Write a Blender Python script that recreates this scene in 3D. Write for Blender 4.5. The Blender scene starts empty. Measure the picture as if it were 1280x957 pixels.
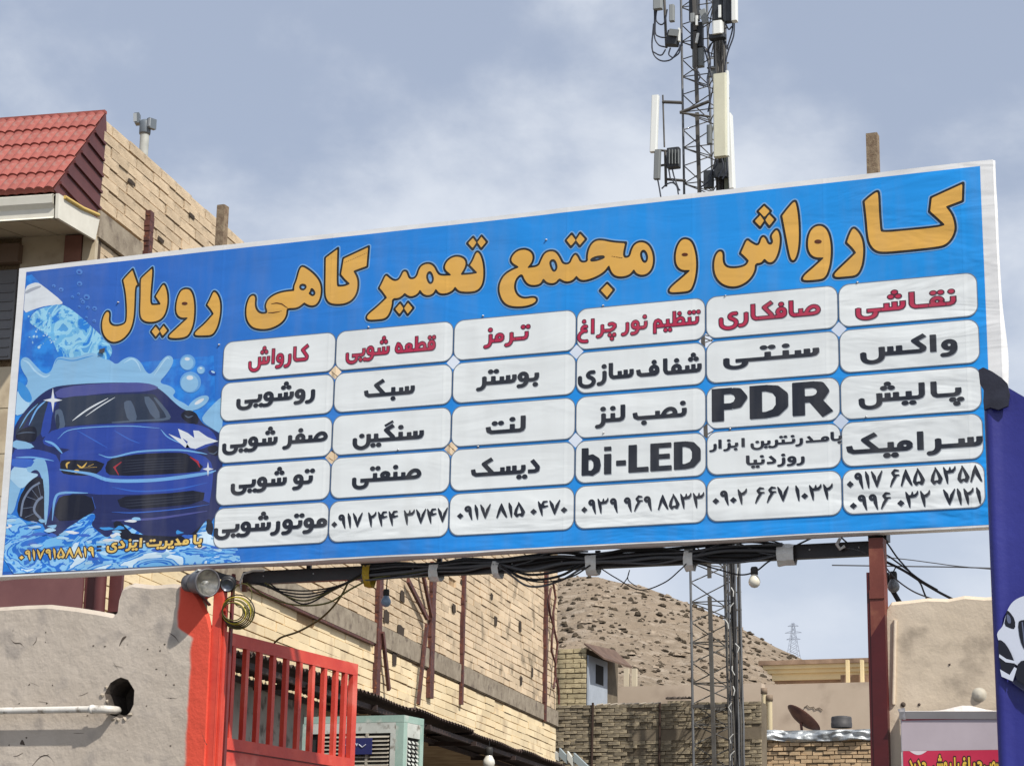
import bpy, bmesh, math, random
import numpy as np
from mathutils import Vector, Matrix
from mathutils.geometry import tessellate_polygon
from mathutils import noise as mnoise

random.seed(7)
S = bpy.context.scene
COL = S.collection

# ------------------------------------------------------------------ camera
FPX = 2638.0                       # focal length in photo pixels (photo 1280 x 957)
_U = Vector((189, 10137, -2638)).normalized()          # world up in camera axes
_X = Vector((6892, 558, 2638)).normalized()            # world X in camera axes
_X = (_X - _U * _X.dot(_U)).normalized()
_Y = _U.cross(_X)
RW = Matrix((_X, _Y, _U))                              # camera -> world rotation
EYE = Vector((0, 0, 1.6))
cd = bpy.data.cameras.new('camera'); cam = bpy.data.objects.new('camera', cd)
COL.objects.link(cam); S.camera = cam
cam.matrix_world = Matrix.Translation(EYE) @ RW.to_4x4()
cd.sensor_width = 36.0; cd.sensor_fit = 'HORIZONTAL'
cd.lens = FPX / 1280.0 * 36.0
cd.clip_start = 0.1; cd.clip_end = 6000
S.render.resolution_x = 1024; S.render.resolution_y = 765

# ------------------------------------------------------------------ light
SUN = Vector((1.60, -1.0, 2.15)).normalized()         # towards the sun
EL = math.asin(SUN.z); AZ = math.atan2(SUN.x, SUN.y)
sl = bpy.data.lights.new('sun', 'SUN'); sl.energy = 4.1; sl.angle = math.radians(0.9)
sl.color = (1.0, 0.955, 0.88)
so = bpy.data.objects.new('sun', sl); COL.objects.link(so)
so.rotation_euler = (-SUN).to_track_quat('-Z', 'Y').to_euler()
so.location = (20, -25, 30)

W = bpy.data.worlds.new('World'); S.world = W; W.use_nodes = True
nt = W.node_tree; nt.nodes.clear()
N = nt.nodes.new; L = nt.links.new
out = N('ShaderNodeOutputWorld'); bg = N('ShaderNodeBackground'); bg.inputs['Strength'].default_value = 0.14
sky = N('ShaderNodeTexSky'); sky.sky_type = 'NISHITA'; sky.sun_disc = False
sky.sun_elevation = EL; sky.sun_rotation = AZ; sky.air_density = 1.0; sky.dust_density = 1.6; sky.ozone_density = 1.2
tc = N('ShaderNodeTexCoord')
mp = N('ShaderNodeMapping'); mp.inputs['Scale'].default_value = (1.0, 1.0, 1.55); mp.inputs['Location'].default_value = (7.40, 7.59, 7.14)
L(tc.outputs['Generated'], mp.inputs['Vector'])
n1 = N('ShaderNodeTexNoise'); n1.inputs['Scale'].default_value = 6.0; n1.inputs['Detail'].default_value = 11; n1.inputs['Roughness'].default_value = 0.56
n1.inputs['Distortion'].default_value = 0.12
n2 = N('ShaderNodeTexNoise'); n2.inputs['Scale'].default_value = 2.4; n2.inputs['Detail'].default_value = 3; L(mp.outputs[0], n2.inputs['Vector'])
ns = N('ShaderNodeMath'); ns.operation = 'MULTIPLY_ADD'; ns.inputs[1].default_value = 0.8
L(mp.outputs[0], n1.inputs['Vector'])
rp = N('ShaderNodeValToRGB'); rp.color_ramp.interpolation = 'EASE'
rp.color_ramp.elements[0].position = 0.67; rp.color_ramp.elements[0].color = (0, 0, 0, 1)
rp.color_ramp.elements[1].position = 0.88; rp.color_ramp.elements[1].color = (1, 1, 1, 1)
nq = N('ShaderNodeMath'); nq.operation = 'MULTIPLY'; nq.inputs[1].default_value = 0.70
L(n1.outputs['Fac'], nq.inputs[0]); L(n2.outputs['Fac'], ns.inputs[0]); L(nq.outputs[0], ns.inputs[2]); L(ns.outputs[0], rp.inputs['Fac'])
# thin grey veil over the blue, brighter clouds in it; all of the sky alike
veil = N('ShaderNodeMixRGB'); veil.inputs['Fac'].default_value = 0.80; veil.inputs['Color2'].default_value = (2.6, 2.95, 3.7, 1)
L(sky.outputs[0], veil.inputs['Color1'])
cl = N('ShaderNodeMixRGB'); cl.inputs['Color2'].default_value = (4.55, 4.85, 5.35, 1)
sc = N('ShaderNodeMath'); sc.operation = 'MULTIPLY'; sc.inputs[1].default_value = 0.95
L(rp.outputs['Color'], sc.inputs[0]); L(sc.outputs[0], cl.inputs['Fac']); L(veil.outputs[0], cl.inputs['Color1'])
hz = N('ShaderNodeMixRGB'); hz.inputs['Color2'].default_value = (4.0, 4.4, 5.1, 1)      # paler towards the horizon
sx = N('ShaderNodeSeparateXYZ'); L(tc.outputs['Generated'], sx.inputs[0])
mr = N('ShaderNodeMapRange'); mr.inputs['From Min'].default_value = 0.0; mr.inputs['From Max'].default_value = 0.34
mr.inputs['To Min'].default_value = 0.95; mr.inputs['To Max'].default_value = 0.0
L(sx.outputs['Z'], mr.inputs['Value']); L(mr.outputs[0], hz.inputs['Fac']); L(cl.outputs[0], hz.inputs['Color1'])
L(hz.outputs[0], bg.inputs['Color']); L(bg.outputs[0], out.inputs['Surface'])

S.view_settings.view_transform = 'Standard'; S.view_settings.look = 'None'
S.view_settings.exposure = 0.25; S.view_settings.gamma = 1.0
S.cycles.max_bounces = 6; S.cycles.use_denoising = True

# ------------------------------------------------------------------ geometry of the place
def ray(x, y):
    return RW @ Vector(((x - 640) / FPX, -(y - 478.5) / FPX, -1.0))
def PY(x, y, Y):                   # a point at depth Y
    d = ray(x, y); return EYE + d * (Y / d.y)
def PV(x, y, p0, w):               # a point on the upright plane through p0 along w
    d = ray(x, y); n = Vector((-w.y, w.x)); t = (n.x * p0.x + n.y * p0.y) / (n.x * d.x + n.y * d.y)
    return EYE + d * t
def proj(p):
    q = RW.transposed() @ (Vector(p) - EYE)
    if q.z > -0.1: return (-999, -999)
    return (640 + FPX * q.x / -q.z, 478.5 - FPX * q.y / -q.z)

# ------------------------------------------------------------------ materials
def srgb(r, g, b):
    f = lambda c: (c / 255 / 12.92) if c / 255 <= 0.04045 else ((c / 255 + 0.055) / 1.055) ** 2.4
    return (f(r), f(g), f(b), 1)
_m = {}
def mat(name, c, rough=0.8, c2=None, scale=4.0, detail=6, metal=0.0, bump=0.0, bscale=None, bdist=0.01,
        rnd=0.0, spec=0.4, lo=0.35, hi=0.65, stretch=None, c3=None, scale3=20, fine=0.0, coords='Object'):
    if name in _m: return _m[name]
    m = bpy.data.materials.new(name); m.use_nodes = True; t = m.node_tree; nn = t.nodes.new; ln = t.links.new
    b = t.nodes['Principled BSDF']; b.inputs['Roughness'].default_value = rough
    b.inputs['Metallic'].default_value = metal; b.inputs['Specular IOR Level'].default_value = spec
    co = nn('ShaderNodeTexCoord'); vec = co.outputs[coords]
    if stretch:
        mpn = nn('ShaderNodeMapping'); mpn.inputs['Scale'].default_value = stretch; ln(vec, mpn.inputs['Vector']); vec = mpn.outputs[0]
    cur = nn('ShaderNodeRGB'); cur.outputs[0].default_value = tuple(c[:3]) + (1,); cur = cur.outputs[0]
    if c2 is not None:
        no = nn('ShaderNodeTexNoise'); no.inputs['Scale'].default_value = scale; no.inputs['Detail'].default_value = detail
        no.inputs['Roughness'].default_value = 0.62; ln(vec, no.inputs['Vector'])
        r = nn('ShaderNodeMapRange'); r.inputs['From Min'].default_value = lo; r.inputs['From Max'].default_value = hi; ln(no.outputs['Fac'], r.inputs['Value'])
        mx = nn('ShaderNodeMixRGB'); mx.inputs['Color2'].default_value = tuple(c2[:3]) + (1,)
        ln(r.outputs[0], mx.inputs['Fac']); ln(cur, mx.inputs['Color1']); cur = mx.outputs[0]
    if c3 is not None:
        no = nn('ShaderNodeTexNoise'); no.inputs['Scale'].default_value = scale3; no.inputs['Detail'].default_value = 5; ln(vec, no.inputs['Vector'])
        r = nn('ShaderNodeMapRange'); r.inputs['From Min'].default_value = 0.56; r.inputs['From Max'].default_value = 0.68; ln(no.outputs['Fac'], r.inputs['Value'])
        mx = nn('ShaderNodeMixRGB'); mx.inputs['Color2'].default_value = tuple(c3[:3]) + (1,)
        ln(r.outputs[0], mx.inputs['Fac']); ln(cur, mx.inputs['Color1']); cur = mx.outputs[0]
    if rnd > 0:
        oi = nn('ShaderNodeObjectInfo'); ge = nn('ShaderNodeNewGeometry')
        ad = nn('ShaderNodeMath'); ad.operation = 'ADD'; ln(oi.outputs['Random'], ad.inputs[0]); ln(ge.outputs['Random Per Island'], ad.inputs[1])
        fr = nn('ShaderNodeMath'); fr.operation = 'FRACT'; ln(ad.outputs[0], fr.inputs[0])
        hs = nn('ShaderNodeHueSaturation')
        v = nn('ShaderNodeMapRange'); v.inputs['To Min'].default_value = 1 - rnd; v.inputs['To Max'].default_value = 1 + rnd * 0.6
        ln(fr.outputs[0], v.inputs['Value']); ln(v.outputs[0], hs.inputs['Value']); ln(cur, hs.inputs['Color']); cur = hs.outputs[0]
    ln(cur, b.inputs['Base Color'])
    if bump:
        bn = nn('ShaderNodeTexNoise'); bn.inputs['Scale'].default_value = bscale or scale * 4; bn.inputs['Detail'].default_value = 8; bn.inputs['Roughness'].default_value = 0.65
        ln(vec, bn.inputs['Vector'])
        bu = nn('ShaderNodeBump'); bu.inputs['Strength'].default_value = bump; bu.inputs['Distance'].default_value = bdist
        ln(bn.outputs['Fac'], bu.inputs['Height']); ln(bu.outputs[0], b.inputs['Normal'])
    _m[name] = m; return m

def print_mat(name, c, c2=None, grad=None, waves=False, rough=0.5, origin_mul=1.0):
    """ink on vinyl: every print layer shares one set of wrinkles in the banner's own coordinates"""
    if name in _m: return _m[name]
    c = tuple(v * .94 for v in c[:3]) + (1,)
    m = bpy.data.materials.new(name); m.use_nodes = True; t = m.node_tree; nn = t.nodes.new; ln = t.links.new
    b = t.nodes['Principled BSDF']; b.inputs['Roughness'].default_value = rough; b.inputs['Specular IOR Level'].default_value = 0.35
    co = nn('ShaderNodeTexCoord'); vec = co.outputs['Object']
    rgb = nn('ShaderNodeRGB'); rgb.outputs[0].default_value = c; cur = rgb.outputs[0]
    if grad:
        se = nn('ShaderNodeSeparateXYZ'); ln(vec, se.inputs[0])
        ra = nn('ShaderNodeValToRGB'); e = ra.color_ramp.elements
        e[0].position = grad[0][0]; e[0].color = grad[0][1]; e[1].position = grad[-1][0]; e[1].color = grad[-1][1]
        for p, q in grad[1:-1]:
            k = e.new(p); k.color = q
        mm = nn('ShaderNodeMath'); mm.operation = 'DIVIDE'; mm.inputs[1].default_value = 6.7
        ln(se.outputs['X'], mm.inputs[0]); ln(mm.outputs[0], ra.inputs['Fac']); cur = ra.outputs['Color']
    if waves:
        mpn = nn('ShaderNodeMapping'); mpn.inputs['Scale'].default_value = waves; ln(vec, mpn.inputs['Vector'])
        no = nn('ShaderNodeTexNoise'); no.inputs['Scale'].default_value = 3.0; no.inputs['Detail'].default_value = 4; no.inputs['Distortion'].default_value = 1.6
        ln(mpn.outputs[0], no.inputs['Vector'])
        ra = nn('ShaderNodeValToRGB'); ra.color_ramp.interpolation = 'CONSTANT'; e = ra.color_ramp.elements
        cols = c2
        e[0].position = 0; e[0].color = cols[0][1]; e[1].position = cols[1][0]; e[1].color = cols[1][1]
        for p, q in cols[2:]:
            k = e.new(p); k.color = q
        ln(no.outputs['Fac'], ra.inputs['Fac']); cur = ra.outputs['Color']
    elif c2 is not None:
        no = nn('ShaderNodeTexNoise'); no.inputs['Scale'].default_value = 9; no.inputs['Detail'].default_value = 7; ln(vec, no.inputs['Vector'])
        r = nn('ShaderNodeMapRange'); r.inputs['From Min'].default_value = .42; r.inputs['From Max'].default_value = .6; ln(no.outputs['Fac'], r.inputs['Value'])
        mx = nn('ShaderNodeMixRGB'); mx.inputs['Color2'].default_value = c2; ln(r.outputs[0], mx.inputs['Fac']); ln(cur, mx.inputs['Color1']); cur = mx.outputs[0]
    # dust and run marks of the weathered vinyl
    mpd = nn('ShaderNodeMapping'); mpd.inputs['Scale'].default_value = (3.0, 1, 0.5); ln(vec, mpd.inputs['Vector'])
    du = nn('ShaderNodeTexNoise'); du.inputs['Scale'].default_value = 2.5; du.inputs['Detail'].default_value = 8; ln(mpd.outputs[0], du.inputs['Vector'])
    dr = nn('ShaderNodeMapRange'); dr.inputs['From Min'].default_value = .45; dr.inputs['From Max'].default_value = .75; dr.inputs['To Max'].default_value = .12; ln(du.outputs['Fac'], dr.inputs['Value'])
    dm = nn('ShaderNodeMixRGB'); dm.inputs['Color2'].default_value = (.33, .31, .28, 1); ln(dr.outputs[0], dm.inputs['Fac']); ln(cur, dm.inputs['Color1']); cur = dm.outputs[0]
    ln(cur, b.inputs['Base Color'])
    # wrinkles: broad billows, slanting tension folds, faint seams
    m1 = nn('ShaderNodeMapping'); m1.inputs['Rotation'].default_value = (0, math.radians(38), 0); m1.inputs['Scale'].default_value = (0.5, 1, 1.9); ln(vec, m1.inputs['Vector'])
    w1 = nn('ShaderNodeTexNoise'); w1.inputs['Scale'].default_value = 2.6; w1.inputs['Detail'].default_value = 3; w1.inputs['Distortion'].default_value = .5; ln(m1.outputs[0], w1.inputs['Vector'])
    w2 = nn('ShaderNodeTexNoise'); w2.inputs['Scale'].default_value = 1.1; w2.inputs['Detail'].default_value = 2; ln(vec, w2.inputs['Vector'])
    se2 = nn('ShaderNodeSeparateXYZ'); ln(vec, se2.inputs[0])
    # vertical seams about every 0.84 m
    sm = nn('ShaderNodeMath'); sm.operation = 'MULTIPLY_ADD'; sm.inputs[1].default_value = 1 / .83; sm.inputs[2].default_value = .1; ln(se2.outputs['X'], sm.inputs[0])
    fr = nn('ShaderNodeMath'); fr.operation = 'FRACT'; ln(sm.outputs[0], fr.inputs[0])
    pk = nn('ShaderNodeMapRange'); pk.interpolation_type = 'SMOOTHSTEP'; pk.inputs['From Min'].default_value = 0; pk.inputs['From Max'].default_value = .035
    pk.inputs['To Min'].default_value = 0.05; pk.inputs['To Max'].default_value = 0.0; ln(fr.outputs[0], pk.inputs['Value'])
    mz = nn('ShaderNodeMapRange'); mz.interpolation_type = 'SMOOTHSTEP'; mz.inputs['From Min'].default_value = .50; mz.inputs['From Max'].default_value = .0; mz.inputs['To Min'].default_value = .35; mz.inputs['To Max'].default_value = 1.3; ln(se2.outputs['Z'], mz.inputs['Value'])
    mxr = nn('ShaderNodeMapRange'); mxr.interpolation_type = 'SMOOTHSTEP'; mxr.inputs['From Min'].default_value = 5.3; mxr.inputs['From Max'].default_value = 6.6; mxr.inputs['To Min'].default_value = 0; mxr.inputs['To Max'].default_value = .7; ln(se2.outputs['X'], mxr.inputs['Value'])
    fa = nn('ShaderNodeMath'); fa.operation = 'ADD'; ln(mz.outputs[0], fa.inputs[0]); ln(mxr.outputs[0], fa.inputs[1])
    a1 = nn('ShaderNodeMath'); a1.operation = 'MULTIPLY'; ln(w1.outputs['Fac'], a1.inputs[0]); ln(fa.outputs[0], a1.inputs[1])
    a2 = nn('ShaderNodeMath'); a2.operation = 'MULTIPLY_ADD'; a2.inputs[1].default_value = 1.6; ln(w2.outputs['Fac'], a2.inputs[0]); ln(a1.outputs[0], a2.inputs[2])
    a3 = nn('ShaderNodeMath'); a3.operation = 'ADD'; ln(a2.outputs[0], a3.inputs[0]); ln(pk.outputs[0], a3.inputs[1])
    bu = nn('ShaderNodeBump'); bu.inputs['Strength'].default_value = .6; bu.inputs['Distance'].default_value = .035
    ln(a3.outputs[0], bu.inputs['Height']); ln(bu.outputs[0], b.inputs['Normal'])
    _m[name] = m; return m

# ------------------------------------------------------------------ mesh helpers
class MB:
    def __init__(s): s.v = []; s.f = []; s.mi = []; s.smooth = []
    def add(s, vs, fs, mi=0, sm=False):
        k = len(s.v); s.v += [tuple(p) for p in vs]
        for f in fs: s.f.append([k + i for i in f]); s.mi.append(mi); s.smooth.append(sm)
        return s
    def box(s, c, d, M=None, mi=0, bev=0):
        c = Vector(c); hx, hy, hz = d[0] / 2, d[1] / 2, d[2] / 2
        vs = [Vector((x, y, z)) for x in (-hx, hx) for y in (-hy, hy) for z in (-hz, hz)]
        if M is not None: vs = [M @ v for v in vs]
        return s.add([v + c for v in vs], [(0, 1, 3, 2), (4, 6, 7, 5), (0, 4, 5, 1), (2, 3, 7, 6), (0, 2, 6, 4), (1, 5, 7, 3)], mi)
    def beam(s, a, b, w, h, up=(0, 0, 1), mi=0, w2=None):
        a = Vector(a); b = Vector(b); d = (b - a).normalized(); u = Vector(up)
        if abs(d.dot(u)) > .98: u = Vector((0, 1, 0))
        x = d.cross(u).normalized(); y = x.cross(d).normalized(); vs = []
        for p, k in ((a, 1), (b, (w2 or w) / w)):
            for sx_, sy_ in ((-1, -1), (1, -1), (1, 1), (-1, 1)): vs.append(p + x * (w / 2 * sx_ * k) + y * (h / 2 * sy_ * k))
        return s.add(vs, [(0, 3, 2, 1), (4, 5, 6, 7), (0, 1, 5, 4), (1, 2, 6, 5), (2, 3, 7, 6), (3, 0, 4, 7)], mi)
    def tube(s, pts, r, seg=8, mi=0, cap=True, rs=None):
        pts = [Vector(p) for p in pts]; n = len(pts); vs = []; fs = []
        prev = None
        for i, p in enumerate(pts):
            d = (pts[min(i + 1, n - 1)] - pts[max(i - 1, 0)]).normalized()
            if prev is None:
                u = Vector((0, 0, 1)) if abs(d.z) < .9 else Vector((1, 0, 0)); x = d.cross(u).normalized()
            else: x = (prev - d * prev.dot(d)).normalized()
            prev = x; y = d.cross(x); rr = rs[i] if rs else r
            for k in range(seg):
                a = 2 * math.pi * k / seg; vs.append(p + x * (math.cos(a) * rr) + y * (math.sin(a) * rr))
        for i in range(n - 1):
            for k in range(seg):
                a = i * seg + k; b = i * seg + (k + 1) % seg; fs.append((a, b, b + seg, a + seg))
        s.add(vs, fs, mi, True)
        if cap:
            s.add(vs[:seg], [tuple(reversed(range(seg)))], mi); s.add(vs[-seg:], [tuple(range(seg))], mi)
        return s
    def lathe(s, c, prof, axis=(0, 0, 1), seg=20, mi=0):
        a = Vector(axis).normalized(); u = Vector((1, 0, 0)) if abs(a.x) < .9 else Vector((0, 1, 0))
        x = a.cross(u).normalized(); y = a.cross(x); c = Vector(c); vs = []; fs = []
        for r, h in prof:
            for k in range(seg):
                t = 2 * math.pi * k / seg; vs.append(c + a * h + x * (math.cos(t) * r) + y * (math.sin(t) * r))
        for i in range(len(prof) - 1):
            for k in range(seg):
                p = i * seg + k; q = i * seg + (k + 1) % seg; fs.append((p, q, q + seg, p + seg))
        return s.add(vs, fs, mi, True)
    def prism(s, poly, off, mi=0):
        """poly: list of Vectors in a plane; off: vector of the thickness"""
        poly = [Vector(p) for p in poly]; off = Vector(off); n = len(poly)
        tri = tessellate_polygon([poly]); k = len(s.v)
        s.add(poly + [p + off for p in poly], [t for t in tri] + [(t[0] + n, t[2] + n, t[1] + n) for t in tri] +
              [(i, (i + 1) % n, (i + 1) % n + n, i + n) for i in range(n)], mi)
        return s
    def mesh(s, name, mats):
        me = bpy.data.meshes.new(name); me.from_pydata(s.v, [], s.f)
        for m in (mats if isinstance(mats, (list, tuple)) else [mats]): me.materials.append(m)
        me.polygons.foreach_set('material_index', s.mi); me.polygons.foreach_set('use_smooth', s.smooth); me.update()
        return me
    def build(s, name, mats, parent=None, rel=None, recalc=True):
        me = s.mesh(name, mats)
        if recalc and len(me.polygons) < 200000:
            b = bmesh.new(); b.from_mesh(me); bmesh.ops.recalc_face_normals(b, faces=b.faces); b.to_mesh(me); b.free()
        return link(name, me, parent)
def link(name, me, parent=None, loc=None):
    o = bpy.data.objects.new(name, me); COL.objects.link(o)
    if parent is not None: o.parent = parent; o.matrix_parent_inverse = inv_of(parent)
    return o
def inv_of(p): return Matrix.Translation(-p.location) if p.type == 'EMPTY' else Matrix.Identity(4)
def thing(name, label, cat, loc=(0, 0, 0), group=None):
    o = bpy.data.objects.new(name, None); COL.objects.link(o); o.location = loc; o.empty_display_size = .2
    o['label'] = label; o['category'] = cat
    if group: o['group'] = group
    return o
def tag(o, label, cat, group=None):
    o['label'] = label; o['category'] = cat
    if group: o['group'] = group
    return o
def stuff(o): o['kind'] = 'stuff'; return o
def struct(o): o['kind'] = 'structure'; return o
def catmull(pts, n=6, closed=False):
    P = [np.array(p, float) for p in pts]; out = []; m = len(P)
    rng = range(m) if closed else range(m - 1)
    for i in rng:
        p0 = P[(i - 1) % m] if closed or i > 0 else P[0] * 2 - P[1]
        p1 = P[i]; p2 = P[(i + 1) % m]; p3 = P[(i + 2) % m] if closed or i + 2 < m else P[-1] * 2 - P[-2]
        for k in range(n):
            t = k / n
            out.append(0.5 * ((2 * p1) + (-p0 + p2) * t + (2 * p0 - 5 * p1 + 4 * p2 - p3) * t * t + (-p0 + 3 * p1 - 3 * p2 + p3) * t ** 3))
    if not closed: out.append(P[-1])
    return out
def chaikin(pts, n=2):
    for _ in range(n):
        q = []
        for i in range(len(pts)):
            a = pts[i]; b = pts[(i + 1) % len(pts)]
            q.append((a[0] * .75 + b[0] * .25, a[1] * .75 + b[1] * .25)); q.append((a[0] * .25 + b[0] * .75, a[1] * .25 + b[1] * .75))
        pts = q
    return pts

# signed distance fields -> flat print meshes
def march(F, x0, y0, h, level):
    """cells where F < level, as polygons; F[j, i] at (x0+i*h, y0+j*h)"""
    V = {}; vs = []; fs = []
    G = F - level; ins = G < 0
    ny, nx = G.shape
    cnt = ins[:-1, :-1].astype(int) + ins[1:, :-1] + ins[:-1, 1:] + ins[1:, 1:]
    def vid(key, x, y):
        if key not in V: V[key] = len(vs); vs.append((x, y))
        return V[key]
    def corner(i, j): return vid((0, i, j), x0 + i * h, y0 + j * h)
    for j in range(ny - 1):
        row = cnt[j]; i = 0
        idx = np.nonzero(row)[0]; k = 0
        while k < len(idx):
            i = idx[k]
            if row[i] == 4:
                e = k
                while e + 1 < len(idx) and idx[e + 1] == idx[e] + 1 and row[idx[e + 1]] == 4: e += 1
                i2 = idx[e] + 1
                fs.append((corner(i, j), corner(i2, j), corner(i2, j + 1), corner(i, j + 1))); k = e + 1; continue
            cs = ((i, j), (i + 1, j), (i + 1, j + 1), (i, j + 1)); poly = []
            for a in range(4):
                p = cs[a]; q = cs[(a + 1) % 4]; gp = G[p[1], p[0]]; gq = G[q[1], q[0]]
                if gp < 0: poly.append(corner(*p))
                if (gp < 0) != (gq < 0):
                    t = gp / (gp - gq); key = (1,) + (p + q if p < q else q + p)
                    poly.append(vid(key, x0 + (p[0] + (q[0] - p[0]) * t) * h, y0 + (p[1] + (q[1] - p[1]) * t) * h))
            if len(poly) >= 3: fs.append(tuple(poly))
            k += 1
    return vs, fs
def grid(b, h, pad):
    x0, y0, x1, y1 = b[0] - pad, b[1] - pad, b[2] + pad, b[3] + pad
    nx = int((x1 - x0) / h) + 2; ny = int((y1 - y0) / h) + 2
    X, Y = np.meshgrid(x0 + np.arange(nx) * h, y0 + np.arange(ny) * h)
    return X, Y, x0, y0
def sd_poly(X, Y, pts):
    d = np.full(X.shape, 1e9); inside = np.zeros(X.shape, bool); n = len(pts)
    for i in range(n):
        ax, ay = pts[i]; bx, by = pts[(i + 1) % n]; ex, ey = bx - ax, by - ay; l2 = ex * ex + ey * ey
        if l2 < 1e-14: continue
        t = np.clip(((X - ax) * ex + (Y - ay) * ey) / l2, 0, 1)
        d = np.minimum(d, (X - ax - ex * t) ** 2 + (Y - ay - ey * t) ** 2)
        c = (ay > Y) != (by > Y)
        if ey != 0: inside ^= c & (X < ex * (Y - ay) / ey + ax)
    d = np.sqrt(d); return np.where(inside, -d, d)
def sd_strokes(X, Y, strokes):
    """strokes: list of (points (x, y, r), flat ends?)"""
    d = np.full(X.shape, 1e9)
    for pts, flat in strokes:
        n = len(pts)
        for i in range(max(1, n - 1)):
            a = pts[i]; b = pts[min(i + 1, n - 1)]; ex, ey = b[0] - a[0], b[1] - a[1]; l2 = ex * ex + ey * ey
            if l2 < 1e-14: dd = np.hypot(X - a[0], Y - a[1]) - a[2]
            else:
                t = ((X - a[0]) * ex + (Y - a[1]) * ey) / l2; tc_ = np.clip(t, 0, 1)
                dd = np.hypot(X - a[0] - ex * tc_, Y - a[1] - ey * tc_) - (a[2] + (b[2] - a[2]) * tc_)
                le = math.sqrt(l2)
                if flat:
                    if i == 0: dd = np.maximum(dd, -t * le)
                    if i == n - 2: dd = np.maximum(dd, (t - 1) * le)
            d = np.minimum(d, dd)
    return d
def flat_obj(name, vs, fs, yoff, m, parent, origin):
    """vs (u, v) in a banner's own plane -> mesh in banner space"""
    me = bpy.data.meshes.new(name); me.from_pydata([(x, yoff, y) for x, y in vs], [], [tuple(f) for f in fs])
    me.materials.append(m); me.update()
    o = bpy.data.objects.new(name, me); COL.objects.link(o); o.parent = parent
    return o
def poly_flat(name, pts, yoff, m, parent, holes=()):
    loops = [[Vector((p[0], p[1], 0)) for p in pts]] + [[Vector((p[0], p[1], 0)) for p in h] for h in holes]
    tri = tessellate_polygon(loops); vs = [(v.x, v.y) for l in loops for v in l]
    fx = []
    for t in tri:
        a, b, c = (vs[i] for i in t)
        if (b[0] - a[0]) * (c[1] - a[1]) - (b[1] - a[1]) * (c[0] - a[0]) < 0: t = (t[0], t[2], t[1])
        fx.append(t)
    return flat_obj(name, vs, fx, yoff, m, parent, None)

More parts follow.
